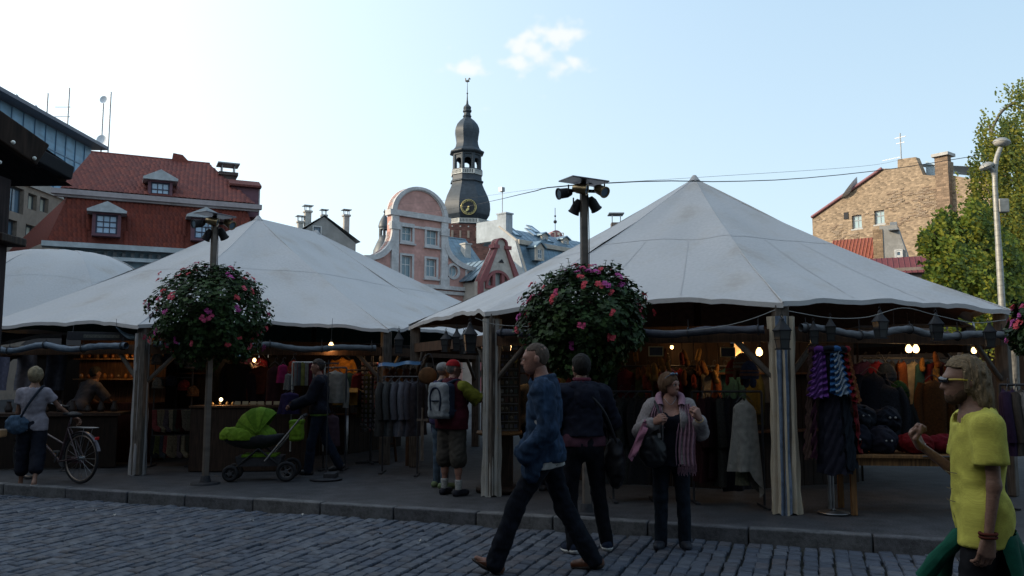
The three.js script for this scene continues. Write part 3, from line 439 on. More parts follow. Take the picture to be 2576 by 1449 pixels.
{ // pink gabled house
  const f = frameAt(1050, 75, 42), t = thing('pink_gabled_house', 'pink house with round-topped baroque gable, pale trim and a round window', 'building', f.O, f.turn), h = f.hit;
  const pink = M([.6, .33, .28], 'plaster', { s: 4, b: .004 }), tr = M([.6, .58, .57], 'plaster', { s: 3 });
  const bl = h(984, 533), br = h(1125, 553), cx = (bl[0] + br[0]) / 2, rx = (br[0] - bl[0]) / 2, ry = h(1049, 470)[1] - (bl[1] + br[1]) / 2, yb = (bl[1] + br[1]) / 2;
  const arc = (k, n = 20) => Array.from({ length: n + 1 }, (_, i) => { const a = Math.PI * (1 - i / n); return [cx + rx * k * Math.cos(a), yb + (ry - (1 - k) * rx * .6) * Math.sin(a)]; });
  const lv = [h(983, 580), h(940, 627)], rv = [h(1124, 606), h(1196, 673)], yl = Math.min(lv[1][1], rv[1][1]);
  const cur = (a, b, n = 8) => Array.from({ length: n + 1 }, (_, i) => { const k = i / n * Math.PI / 2; return [a[0] + (b[0] - a[0]) * (1 - Math.cos(k)), a[1] + (b[1] - a[1]) * Math.sin(k)]; });
  const L = cur([bl[0], lv[0][1]], [lv[1][0] - 1, yl]).reverse(), Rr = cur([br[0], rv[0][1]], [rv[1][0], yl]);
  const outl = [[lv[1][0] - 1, 0], ...L, ...arc(1), ...Rr, [rv[1][0], 0]];
  const ws = [f.rect(1010, 569, 1037, 605), f.rect(1072, 580, 1100, 615), f.rect(1009, 645, 1036, 697), f.rect(1071, 653, 1097, 695)];
  const rc = h(1139.5, 682.5), rad = (h(1151, 682)[0] - h(1128, 682)[0]) / 2, circ = (r, n = 20) => Array.from({ length: n }, (_, i) => [rc[0] + r * Math.cos(i / n * 6.2832), rc[1] + r * Math.sin(i / n * 6.2832)]);
  mesh('wall', prism(outl, .6, -.6, [...ws.map(([a, b, c, d]) => rect(a, b, c, d)), circ(rad)]), pink, t);
  ws.forEach((w, i) => win(t, w, -.22, { nx: 2, ny: 2, split: i > 1 ? [0, .62, 1] : undefined, f: .09, fm: MT.white, trim: 0, gm: M([.16, .24, .28], null, { r: .07 }) }));
  ws.forEach(([a, b, c, d]) => { mesh('window_surround', prism(rect(a - .2, b - .2, c + .2, d + .2), .12, -.02, [rect(a, b, c, d)]), tr, t); mesh('window_sill', box(c - a + .6, .14, .3, (a + c) / 2, b - .26, .1), tr, t); });
  { const g = new THREE.Group(); g.name = 'round_window'; t.add(g); mesh('surround', prism(circ(rad + .24), .14, -.02, [circ(rad)]), tr, g); mesh('frame', [new THREE.TorusGeometry(rad * .93, .06, 6, 24).translate(rc[0], rc[1], -.2), box(.08, rad * 1.9, .06, rc[0], rc[1], -.2)], MT.white, g); for (const s of [-1, 1]) mesh('pane', new THREE.CircleGeometry(rad * .92, 14, s > 0 ? -Math.PI / 2 : Math.PI / 2, Math.PI).translate(rc[0], rc[1], -.24), M([.3, .4, .45], null, { r: .08 }), g); }
  const band = (A, B, z0, d) => prism([...A, ...B.slice().reverse()], d, z0);
  mesh('arch_moulding', [band(arc(1.0), arc(.86), -.75, .95), band(arc(.86), arc(.82), -.1, .2)], tr, t);
  mesh('arch_cornice', [box(rx * 2 + .5, .5, .9, cx, yb - .05, -.15), box(rx * 2 + .2, .2, .5, cx, yb - 1.1, -.1)], tr, t);
  mesh('pilaster', [box(.75, yb, .3, bl[0] + .38, yb / 2, .05), box(.95, .7, .45, bl[0] + .38, yb - 1.2, .05)], tr, t); mesh('pilaster', [box(.75, yb - h(1115, 722)[1], .3, br[0] - .38, (yb + h(1115, 722)[1]) / 2, .05), box(.95, .7, .45, br[0] - .38, yb - 1.2, .05), box(1.0, .9, .5, br[0] - .38, h(1115, 715)[1] + .2, .05)], tr, t);
  mesh('volute_coping', [band(L, L.map(([x, y]) => [x + .38, y - .38]), -.7, .95), band(Rr, Rr.map(([x, y]) => [x - .38, y - .38]), -.7, .95), box(.35, yl, .8, rv[1][0] - .1, yl / 2, -.2)], tr, t);
  const yc = h(1150, 727)[1]; mesh('main_cornice', [box(rv[1][0] - lv[1][0] + 2, .35, .7, (rv[1][0] + lv[1][0]) / 2, yc, 0), box(rv[1][0] - lv[1][0] + 1.6, .3, .45, (rv[1][0] + lv[1][0]) / 2, yc - .45, 0)], tr, t);
  const oq = f.rect(1170, 679, 1189, 714); mesh('panel_frame', [prism(rect(...oq), .1, -.02, [rect(oq[0] + .2, oq[1] + .2, oq[2] - .2, oq[3] - .2)])], tr, t);
  const [gw0, , gw1] = ws[2]; mesh('rear_body', box(rv[1][0] - lv[1][0] - 2, yl - 1.4, 5, (rv[1][0] + lv[1][0]) / 2 + 1, (yl - 1.4) / 2, -3.2), pink, t);
  const rm = M([.2, .27, .32], 'metal', { s: 3, r: .4, m: .4 });
  mesh('roof', [plane4(V(rv[1][0] + .2, yl - .6, -.65), V(rv[1][0] + .2, yl - .6, -6), V(cx + 1.5, yb - 1.6, -.65), V(cx + 1.5, yb - 1.6, -6))], rm, t);
  seams(t, V(rv[1][0] + .2, yl - .56, -1), V(rv[1][0] + .2, yl - .56, -6), V(cx + 1.5, yb - 1.56, -1), V(cx + 1.5, yb - 1.56, -6), .9, M([.14, .19, .23], null, { r: .5 }));
  
}
{ // small gable with red outline
  const f = frameAt(1252, 78, 42), t = thing('bell_gable_house', 'cream house gable outlined in dark pink with a bell-shaped top', 'building', f.O, f.turn), h = f.hit;
  const cream = M([.52, .47, .41], 'plaster', { s: 4 }), rose = M([.3, .1, .1], 'plaster', { s: 3 });
  const cx = h(1260, 620)[0], yk = h(1260, 622)[1], nw = (h(1275, 622)[0] - h(1245, 622)[0]) / 2, yt = h(1260, 599)[1], L0 = h(1204, 707), R0 = h(1312, 707), yb = L0[1];
  const top = (k, n = 14) => Array.from({ length: n + 1 }, (_, i) => { const a = Math.PI * (1 - i / n); return [cx + nw * k * Math.cos(a), yk + .3 + (yt - yk - .3) * (k > .9 ? 1 : .82) * Math.sin(a)]; });
  const o1 = [[L0[0], yb], [cx - nw, yk], ...top(1), [cx + nw, yk], [R0[0], yb]], o2 = [[L0[0] + .75, yb], [cx - nw * .7, yk - .2], ...top(.7), [cx + nw * .7, yk - .2], [R0[0] - .75, yb]];
  const wc = h(1252, 722), wr = (h(1284, 720)[0] - h(1220, 720)[0]) / 2, half = (r, n = 16) => Array.from({ length: n + 1 }, (_, i) => [wc[0] + r * Math.cos(i / n * Math.PI), wc[1] + r * Math.sin(i / n * Math.PI)]);
  mesh('wall', prism([[L0[0], 0], ...o1, [R0[0], 0]], .6, -.6, [half(wr * .86)]), cream, t);
  mesh('outline_moulding', [prism([...o1, ...o2.slice().reverse()], .75, -.55), box(.7, .35, .8, cx - nw, yk, -.1), box(.7, .35, .8, cx + nw, yk, -.1)], rose, t);
  mesh('corner_strip', [box(.5, yb, .3, L0[0] + .2, yb / 2, .05), box(.5, yb, .3, R0[0] - .2, yb / 2, .05)], rose, t);
  const g = new THREE.Group(); g.name = 'arched_window'; t.add(g);
  mesh('surround', [prism(half(wr), .2, 0, [half(wr * .84)]), box(wr * 2, .3, .3, wc[0], wc[1] - .1, .05), box(.34, wr * .9, .3, wc[0] - wr * .36, wc[1] + wr * .42, 0), box(.34, wr * .9, .3, wc[0] + wr * .36, wc[1] + wr * .42, 0)], rose, g);
  mesh('pane', prism(half(wr * .86), .03, -.3), M([.32, .36, .36], null, { r: .1 }), g);
  mesh('vent', prism([[cx - .35, h(1254, 660)[1]], [cx + .35, h(1254, 660)[1]], [cx + .1, h(1254, 651)[1]]], .06, .01), MT.dark, t);
  const rm = M([.22, .3, .35], 'metal', { s: 3, r: .4, m: .4 }), apy = yk - 1;
  mesh('roof', [plane4(V(L0[0] - .3, yb + .1, -14), V(L0[0] - .3, yb + .1, -.6), V(cx, apy, -14), V(cx, apy, -.6)), plane4(V(R0[0] + .3, yb + .1, -.6), V(R0[0] + .3, yb + .1, -14), V(cx, apy, -.6), V(cx, apy, -14))], rm, t);
  seams(t, V(L0[0] - .3, yb + .14, -14), V(L0[0] - .3, yb + .14, -.7), V(cx, apy + .04, -14), V(cx, apy + .04, -.7), .9, M([.13, .18, .22], null, { r: .5 }));
  mesh('rear_body', box(R0[0] - L0[0] - .4, yb, 13, (L0[0] + R0[0]) / 2, yb / 2, -7.2), cream, t);
}
{ // long house with blue metal mansard roof
  const f = frameAt(1300, 92, 47), t = thing('metal_roofed_house', 'long house with blue-grey metal mansard roof, skylights and cream dormers', 'building', f.O, f.turn), h = f.hit;
  const rm = M([.17, .26, .33], 'metal', { s: 4, r: .38, m: .4, b: .004 }), sm = M([.1, .16, .21], null, { r: .5 }), cr = M([.5, .44, .37], 'plaster', { s: 3 }), wall = M([.38, .42, .45], 'plaster', { s: 5 });
  const E = h(1300, 606), len = 30, zr = f.side(1256, 571)[0], yr = f.side(1256, 571)[1], ye = E[1], yl = h(1318, 705, 1.6)[1];
  const A = V(0, ye, 0), B = V(len, ye, 0), C = V(0, yr, zr), Dp = V(len, yr, zr), A2 = V(.3, yl, 1.6), B2 = V(len, yl, 1.6);
  mesh('upper_roof', [plane4(A, B, C, Dp), plane4(V(len, ye, 2 * zr), V(0, ye, 2 * zr), Dp, C)], rm, t); mesh('lower_roof', [plane4(A2, B2, A, B)], rm, t);
  seams(t, A, B, C, Dp, 1.0, sm); seams(t, A2, B2, A, B, 1.0, sm);
  for (const k of [.3, .62]) { mesh('standing_seam', rod(A2.clone().lerp(A, k), B2.clone().lerp(B, k), .03, .03, 4), sm, t); mesh('standing_seam', rod(A.clone().lerp(C, k), B.clone().lerp(Dp, k), .03, .03, 4), sm, t); }
  mesh('eave_cornice', box(len, .5, .5, len / 2, ye - .1, .15), cr, t);
  mesh('gable_wall', prism([[1.6, 0], [1.6, yl], [0, ye], [zr, yr], [1.35 * zr, yr - .35 * (yr - ye)], [1.35 * zr, 0]], .5).rotateY(-Math.PI / 2).translate(.25, 0, 0), wall, t);
  mesh('verge', [rod(A, C, .22, .22, 4), rod(V(.2, yl, 1.6), A, .2, .2, 4)], cr, t);
  mesh('body', box(len, yl, 2 * -zr, len / 2, yl / 2, zr), wall, t);
  chimney(t, .5, yr - 2, yr + 1.6, zr + .4, 1.1, 1.4, wall, false); mesh('fire_wall', box(.6, 2.4, 3.4, .3, yr - .3, zr - 2), wall, t);
  mesh('pole_lamp', [rod(V(.5, yr + 1.5, zr), V(.5, yr + 4.2, zr), .05), box(.5, .5, .5, .4, yr + 4.4, zr)], MT.galv, t);
  const on = (u, v) => { const [, y0] = [0, 0]; let z = zr / 2; for (let i = 0; i < 8; i++) { const y = h(u, v, z)[1]; z = (y - ye) / (yr - ye) * zr; } const [x, y] = h(u, v, z); return V(x, y, z); };
  const pit = Math.atan2(yr - ye, -zr);
  [[1276, 571], [1292, 585], [1341, 578], [1338, 586], [1373, 601]].forEach(([u, v]) => { const p = on(u, v), g = new THREE.Group(); g.name = 'skylight'; g.position.copy(p); g.rotation.x = pit; t.add(g); mesh('frame', prism(rect(-.55, -.9, .55, .9), .14, 0, [rect(-.42, -.75, .42, .75)]).rotateX(-Math.PI / 2), sm, g); mesh('pane', box(.9, .04, 1.55, 0, .08, 0), MT.paleglass, g); });
  const dorm = (u0, v0, u1, v1, z, back) => { const [a, b, c, d] = f.rect(u0, v0, u1, v1, z), w = c - a, g = new THREE.Group(); g.name = 'dormer'; g.position.set((a + c) / 2, b, z); t.add(g); const hh = d - b; mesh('front', prism([[-w / 2, 0], [w / 2, 0], [w / 2, hh * .8], [0, hh * 1.12], [-w / 2, hh * .8]], .25, -.25, [rect(-w * .28, hh * .12, w * .28, hh * .72)]), cr, g); mesh('cheeks', box(w - .1, hh * .8, back, 0, hh * .4, -back / 2 - .25), M([.12, .2, .26], 'metal', { r: .5 }), g); mesh('roof', prism([[-w / 2 - .25, hh * .78], [-w / 2 - .25, hh * .88], [0, hh * 1.24], [w / 2 + .25, hh * .88], [w / 2 + .25, hh * .78], [0, hh * 1.12]], back + .5, -back - .3), rm, g); win(g, [-w * .28, hh * .12, w * .28, hh * .72], -.1, { nx: 2, ny: 2, f: .1, fm: MT.white }); };
  dorm(1363, 590, 1379, 609, -1.4, 3.2); dorm(1416, 600, 1431, 620, -1.4, 3.2); dorm(1349, 617, 1369, 654, 1.5, 2);
}
{ // seamed roof between the pink gable and the bell gable
  const f = frameAt(1180, 86, 42), t = thing('metal_roofed_wing', 'low wing with blue seamed metal roof between the pink and cream gables', 'building', f.O, f.turn), h = f.hit, a = h(1100, 705), b = h(1245, 705), y0 = h(1170, 700)[1], top = h(1170, 603, -5)[1];
  mesh('wall', box(b[0] - a[0], y0, 8, (a[0] + b[0]) / 2, y0 / 2, -4.2), M([.4, .4, .38], 'plaster', { s: 3 }), t); const A = V(a[0], y0, 0), B = V(b[0], y0, 0), C = V(a[0], top, -5), Dp = V(b[0], top, -5), rm = M([.19, .28, .34], 'metal', { s: 3, r: .4, m: .3 });
  mesh('roof', [plane4(A, B, C, Dp), plane4(V(b[0], y0, -9), V(a[0], y0, -9), Dp, C)], rm, t); seams(t, A, B, C, Dp, .8, M([.12, .18, .22], null, { r: .5 })); mesh('ridge', rod(C, Dp, .1, .1, 6), rm, t); chimney(t, h(1172, 620, -3)[0], y0, h(1172, 612, -3)[1], -3, .8, .8, M([.48, .47, .44], 'plaster', { s: 2 }), false);
}
{ // far pink gable head with a date, and finial
  const f = frameAt(1400, 128, 20), t = thing('round_gable_house', 'far dusky pink house whose round gable head with a date tops the blue roof', 'building', f.O, f.turn), h = f.hit, c = h(1400, 600), r = h(1417, 600)[0] - c[0], yt = h(1400, 579)[1];
  const m = M([.34, .15, .15], 'plaster', { s: 3 }); mesh('wall', prism([[c[0] - r, 0], ...Array.from({ length: 15 }, (_, i) => [c[0] - r * Math.cos(i / 14 * Math.PI), c[1] + (yt - c[1]) * Math.sin(i / 14 * Math.PI)]), [c[0] + r, 0]], 3, -3), m, t);
  mesh('finial', [rod(V(c[0], yt, -.5), V(c[0], yt + 3.6, -.5), .05), ball(.28, c[0], yt + 1.4, -.5), ball(.16, c[0], yt + 2.3, -.5)], MT.dark, t);
  const cm = M([.6, .5, .4], null), y = c[1] + .5; // worn numerals 1 7 9 7 read only as strokes
  [[[0, 0, .12, .9]], [[-.1, .4, .5, .12], [.1, 0, .12, .8]], [[0, .25, .42, .4], [.16, -.1, .12, .7]], [[-.1, .4, .5, .12], [.1, 0, .12, .8]]].forEach((s, i) => mesh('numeral', s.map(([a, b, w, q]) => box(w, q, .08, c[0] - 1.1 + i * .72 + a, y + b, .05)), cm, t));
}
{ // grey house with chimneys
  const f = frameAt(812, 72, 30), t = thing('grey_gabled_house', 'grey rendered house gable with three tall capped chimneys', 'building', f.O, f.turn), h = f.hit, m = M([.34, .33, .31], 'plaster', { s: 4 });
  const ap = h(815, 545), l = h(770, 580), r = h(895, 612), y = Math.min(l[1], r[1]);
  const wn = f.rect(788, 572, 806, 588); mesh('gable', prism([[l[0] - 1, 0], [l[0] - 1, l[1] - .6], ap, [r[0], r[1]], [r[0], 0]], 9, -9, []), m, t);
  win(t, wn, .05, { nx: 2, ny: 1, f: .08, trim: .1, fm: M([.1, .12, .14], null) });
  mesh('roof', [grid((a, b) => V(ap[0] + (r[0] + .4 - ap[0]) * a, ap[1] + .12 + (r[1] - ap[1]) * a, .2 - 9.4 * b), 3, 3), grid((a, b) => V(ap[0] + (l[0] - 1.3 - ap[0]) * a, ap[1] + .12 + (l[1] - .6 - ap[1]) * a, .2 - 9.4 * b), 3, 3)], M([.3, .38, .43], 'metal', { s: 3, r: .4, m: .4 }), t);
  for (const [u, v0, v1, w] of [[774, 600, 530, .55], [815, 560, 540, .4], [871, 600, 540, .5], [755, 600, 556, .45]]) { const a = h(u, v1, -2); chimney(t, a[0], h(u, v0, -2)[1] - 2, a[1], -2, w, w, M([.44, .41, .37], 'plaster', { s: 2 }), true).scale.set(1, 1, 1); }
}
{ // church tower
  const d = 240, k = d / 2100, ax = at(1173, 700, d), t = thing('church_tower', 'tall dark octagonal church tower with onion domes, gold clock and weathercock', 'tower', [ax.x, 0, ax.z]), Y = (v) => at(1173, v, d).y, U = (px) => px * k;
  const FA = 8 * D, turn = FA + Math.PI / 8, cop = M([.045, .06, .078], 'metal', { s: 5, specularIntensity: .5, r: .5, b: .01 }), cop2 = M([.05, .065, .08], 'metal', { s: 5, r: .55, specularIntensity: .5 }), wht = M([.62, .62, .58], 'plaster', { s: 4 });
  const oct = (pts) => { const g = lathe(pts.map(([px, v]) => [Math.max(.01, U(px) / Math.cos(Math.PI / 8)), Y(v)]), 8, 0); g.rotateY(turn); return toCreasedNormals(g.toNonIndexed(), .35); };
  mesh('lower_dome', oct([[44, 563], [56, 545], [58, 530], [57, 515], [52, 498], [43, 478], [39, 468], [37.5, 460], [36.5, 450], [36, 436], [38, 434], [38, 430]]), cop, t);
  mesh('lower_band', oct([[41, 461], [41, 459], [38, 457]]), cop2, t);
  mesh('upper_dome', oct([[42, 388], [42, 384], [36, 381], [31, 375], [28, 366], [27, 358], [28.5, 346], [30.5, 334], [30, 325], [26, 315], [18, 305], [10, 298], [8, 294]]), cop, t);
  mesh('cornice', oct([[30, 396], [35, 394], [35, 391], [42, 388], [43, 386]]), cop2, t);
  mesh('small_lantern', oct([[9, 296], [11, 293], [9, 291], [8, 284], [11, 281], [11, 279], [9, 276], [10, 272], [9, 269], [5, 265], [3, 262], [1.6, 250], [1, 236]]), cop2, t);
  for (let i = 0; i < 8; i++) { const a = turn + i * Math.PI / 4, x = Math.sin(a), z = Math.cos(a), s = U(31) / Math.cos(Math.PI / 8); mesh('lantern_column', cyl(U(4.6), U(4.6), Y(394) - Y(438), x * s, (Y(394) + Y(438)) / 2, z * s, 8), cop2, t);
    const b = a + Math.PI / 8, w = U(25), hh = Y(394) - Y(410); const g = prism([[-w / 2, 0], [-w / 2, hh], [w / 2, hh], [w / 2, 0], ...Array.from({ length: 9 }, (_, q) => [w * .36 * Math.cos(q / 8 * Math.PI), hh * .5 * Math.sin(q / 8 * Math.PI)])], .6, -.3).translate(0, Y(410), U(30)).rotateY(b); mesh('lantern_arch', g, cop2, t); }
  mesh('lantern_floor', oct([[.1, 437], [36, 437]]), cop2, t);
  const balus = (name, r, v0, v1, n) => { const s = U(r), g = [], step = 2 * s * Math.tan(Math.PI / 8); for (let i = 0; i < 8; i++) { const b = turn + Math.PI / 8 + i * Math.PI / 4, q = [box(step, U(1.2), .3, 0, Y(v1)), box(step, U(1.6), .4, 0, Y(v0)), box(U(3), Y(v1) - Y(v0), .35, step / 2, (Y(v0) + Y(v1)) / 2)]; for (const w of q) g.push(w.translate(0, 0, s).rotateY(b)); for (let j = 0; j < n; j++) mesh('baluster', box(step / n * .46, Y(v1) - Y(v0), .25, (j + .5) / n * step - step / 2, (Y(v0) + Y(v1)) / 2, s).rotateY(b), wht, t); } mesh(name, g, wht, t); };
  balus('upper_gallery', 37, 443, 433, 7); balus('lower_gallery', 56, 569, 559, 13);
  mesh('gallery_floor', oct([[30, 572], [57, 572], [57, 569]]), cop2, t);
  const bk = M([.22, .1, .085], 'brick', { s: 8, b: .02 }), s = U(53); mesh('brick_shaft', box(2 * s, Y(572), 2 * s, 0, Y(572) / 2, 0, 0, FA, 0), bk, t);
  for (let i = 0; i < 5; i++) for (const [v, hh, w] of [[579, 3, 4], [598, 18, 7]]) { const g = box(U(w) * (v > 590 && i % 2 ? .6 : .8), U(hh), .3, (i - 2) * U(20), Y(v), s + .05).rotateY(FA); mesh(v > 590 ? 'blind_niche' : 'wall_anchor', g, v > 590 ? M([.36, .28, .22], 'plaster') : wht, t); }
  // clock on the face turned to the square
  const ca = new THREE.Group(); ca.name = 'clock'; ca.rotation.y = FA; t.add(ca); const g2 = new THREE.Group(); g2.name = 'clock_face'; g2.position.set(0, Y(532), U(58.5)); ca.add(g2);
  const gold = M([.52, .43, .18], null, { r: .35, m: .6 }), cr = U(19.5); mesh('dial', new THREE.CircleGeometry(cr, 32), M([.02, .022, .025], null), g2); mesh('dial_ring', new THREE.TorusGeometry(cr * .97, .11, 6, 40), gold, g2);
  const num = []; const strokes = { I: [[0, 0]], V: [[-.12, .25], [.12, -.25]], X: [[0, .45], [0, -.45]] }; ['XII', 'I', 'II', 'III', 'IIII', 'V', 'VI', 'VII', 'VIII', 'IX', 'X', 'XI'].forEach((s2, i) => { const a = -i * Math.PI / 6; [...s2].forEach((c, j) => strokes[c].forEach(([dx, rz]) => num.push(box(.08, cr * .19, .12, (j - (s2.length - 1) / 2) * .3 + dx, cr * .82, .08, 0, 0, rz).rotateZ(a)))); num.push(ball(.1, 0, cr * .8, .08, 1, 1, .5, 6).rotateZ(a - Math.PI / 12)); }); mesh('numerals', num, gold, g2);
  mesh('hour_hand', prism([[-.1, 0], [-.36, cr * .3], [0, cr * .62], [.36, cr * .3], [.1, 0]], .12, .12).rotateZ(-200 * D), gold, g2); mesh('minute_hand', [prism([[-.08, 0], [-.22, cr * .5], [0, cr * .86], [.22, cr * .5], [.08, 0]], .1, .26).rotateZ(-212 * D), ball(.32, 0, 0, .2)], gold, g2);
  const sp = rod(V(0, Y(238), 0), V(0, Y(204), 0), .12, .06, 6); mesh('spire_rod', [sp, ball(U(2.2), 0, Y(235), 0)], MT.dark, t);
  mesh('weathercock', [tube([[-U(5), Y(197), 0], [-U(4), Y(203), 0], [0, Y(205), 0], [U(3), Y(201), 0], [U(5), Y(196), 0], [U(7), Y(200), 0]], .17, 20, 5), ball(.42, 0, Y(204), 0, 1.6, .9, .5)], M([.16, .14, .12], null, { r: .4, m: .6 }), t);
}
{ // little belfry left of the pink gable
  const d = 160, k = d / 2100, ax = at(965, 700, d), t = thing('belfry_turret', 'small dark belfry turret with pointed cap beside the pink gable', 'turret', [ax.x, 0, ax.z]), Y = (v) => at(965, v, d).y, U = (px) => px * k, m = M([.09, .1, .11], 'metal', { s: 3, r: .5, m: .2 });
  mesh('cap', lathe([[U(15), Y(573)], [U(16), Y(569)], [U(13), Y(558)], [U(8), Y(548)], [U(3), Y(541)], [.05, Y(535)]], 8), m, t); mesh('spike', [rod(V(0, Y(541), 0), V(0, Y(527), 0), .08), ball(.25, 0, Y(533), 0)], MT.dark, t);
  for (let i = 0; i < 8; i++) { const a = i * Math.PI / 4; mesh('column', cyl(U(2), U(2), Y(573) - Y(594), Math.sin(a) * U(12), (Y(573) + Y(594)) / 2, Math.cos(a) * U(12), 6), m, t); }
  mesh('drum', lathe([[U(30), Y(660)], [U(28), Y(630)], [U(20), Y(612)], [U(14), Y(600)], [U(14), Y(594)], [.05, Y(594)]], 8), m, t); mesh('arch_ring', lathe([[U(14), Y(578)], [U(14), Y(573)], [U(10), Y(573)], [U(10), Y(578)], [U(14), Y(578)]], 8), m, t); mesh('shaft', box(U(44), Y(655), U(44), 0, Y(655) / 2, 0), M([.3, .27, .24], 'plaster', { s: 3 }), t);
}
{ const p = at(1549, 541, 60), t = thing('far_chimney', 'lone dark chimney with metal hood peeping over the large tent', 'chimney', [p.x, 0, p.z]); mesh('stack', box(.7, p.y - .6, .7, 0, (p.y - .6) / 2, 0), M([.16, .14, .14], 'brick', { s: 2 }), t); mesh('hood', box(1.1, .08, 1.1, 0, p.y + .05, 0), MT.galv, t); mesh('hood_leg', [box(.06, .7, .06, -.3, p.y - .3, .3), box(.06, .7, .06, .3, p.y - .3, .3)], MT.galv, t); }
{ // sunlit brick house at the right
  const f = frameAt(2156, 60, -52), t = thing('brick_house', 'sunlit yellow brick house end wall with sloping roof edge and two windows', 'building', f.O, f.turn), h = f.hit;
  const bk = M([.44, .335, .24], 'brick', { s: 1.7, b: .008 }), pl = M([.43, .31, .21], 'plaster', { s: 2, b: .01 });
  const o = [[2043, 547], [2220, 424], [2258, 424], [2258, 401], [2303, 395], [2322, 440], [2362, 442], [2362, 408], [2388, 405], [2388, 440], [2460, 452]].map(([u, v]) => h(u, v)), x0 = o[0][0], x1 = h(2530, 452)[0];
  const ws = [f.rect(2144, 539, 2167, 577), f.rect(2200, 527, 2224, 566)];
  mesh('wall', prism([[x0, 0], ...o, [x1, o[10][1]], [x1, 0]], .6, -.6, ws.map((q) => rect(...q))), bk, t);
  ws.forEach((w) => win(t, w, -.2, { nx: 2, split: [0, .66, 1], f: .1, fm: M([.3, .32, .33], null), sill: .25, sm: M([.5, .5, .48], 'plaster'), gm: M([.3, .4, .42], null, { r: .08 }) }));
  // remnants of plaster and proud bricks
  const bg = UVM(flat(rbox(.3, .085, .1, .012, 0, 0, 0, 0, 0, 0, 1))), list = []; const q = rng(5);
  while (list.length < 420) { const u = 2050 + q() * 340, v = 430 + q() * 200, [x, y] = h(u, v); let top = 999; for (let i = 0; i < 10; i++) if (x >= o[i][0] && x <= o[i + 1][0]) top = Math.min(o[i][1], o[i + 1][1]); if (y > top - .3 || ws.some(([a, b, c, d]) => x > a - .3 && x < c + .3 && y > b - .3 && y < d + .3)) continue; if (fbm(x * .35, y * .35, 2, 3) < .02) continue; const row = Math.round(y / .105); list.push(MX(Math.round(x / .31) * .31 + (row % 2) * .155, row * .105, -.02 + .025 * q())); }
  pieces(t, 'brick', bg, [[.47, .36, .26], [.42, .315, .225], [.49, .38, .28], [.38, .27, .19]].map((c) => M(c, 'stone', { s: .5 })), list);
  mesh('verge_coping', [rod(V(...o[0], .1), V(...o[1], .1), .12, .12, 4)], M([.22, .1, .11], null), t);
  const a = h(2325, 440), b = h(2360, 440); mesh('glazed_attic', [prism([[o[4][0] + .1, o[4][1] - 1.2], [a[0] + 1.8, a[1]], [o[4][0] + .1, o[4][1] - .1]], .2, -1.4)], MT.paleglass, t);
  mesh('attic_roof', [plane4(V(o[4][0] - 1, o[4][1] - .1, -1), V(b[0] + 2.5, b[1] + .2, -1), V(o[4][0] - 1, o[4][1] + .2, -8), V(b[0] + 2.5, b[1] + .2, -8))], MT.galv, t);
  const cp = h(2375, 405); mesh('pier', box(.85, cp[1] + .3, .5, cp[0], (cp[1] + .3) / 2, .2), M([.34, .24, .17], 'brick', { s: 2.4, b: .02 }), t); mesh('chimney_cap', box(1.1, .2, 1.1, cp[0], cp[1] + .35, .1), M([.5, .48, .45], 'plaster'), t);
  mesh('body', box(x1 - x0 - .5, o[0][1] - .5, 9, (x0 + x1) / 2, (o[0][1] - .5) / 2, -5.2), bk, t); mesh('roof', plane4(V(...o[0], -.3), V(...o[1], -.3), V(...o[0], -9.5), V(...o[1], -9.5)), M([.2, .1, .1], 'metal', { s: 2 }), t);
  const an = h(2262, 400); mesh('antenna', [rod(V(an[0], an[1], -.3), V(an[0], an[1] + 1.9, -.3), .04), box(.8, .04, .04, an[0], an[1] + 1.6, -.3), box(.6, .04, .04, an[0], an[1] + 1.2, -.3), box(1.3, .03, .03, an[0] - .5, an[1] + .1, .1)], MT.galv, t);
  mesh('satellite_dish', lathe([[.01, 0], [.6, .12], [.95, .4]], 16).rotateX(.9).rotateY(-1).translate(h(2140, 478)[0], h(2140, 478)[1], -.4), M([.55, .55, .55], null), t);
  mesh('wall_hole', box(.35, .5, .1, h(2129, 543)[0], h(2129, 543)[1], .0), MT.dark, t);
}
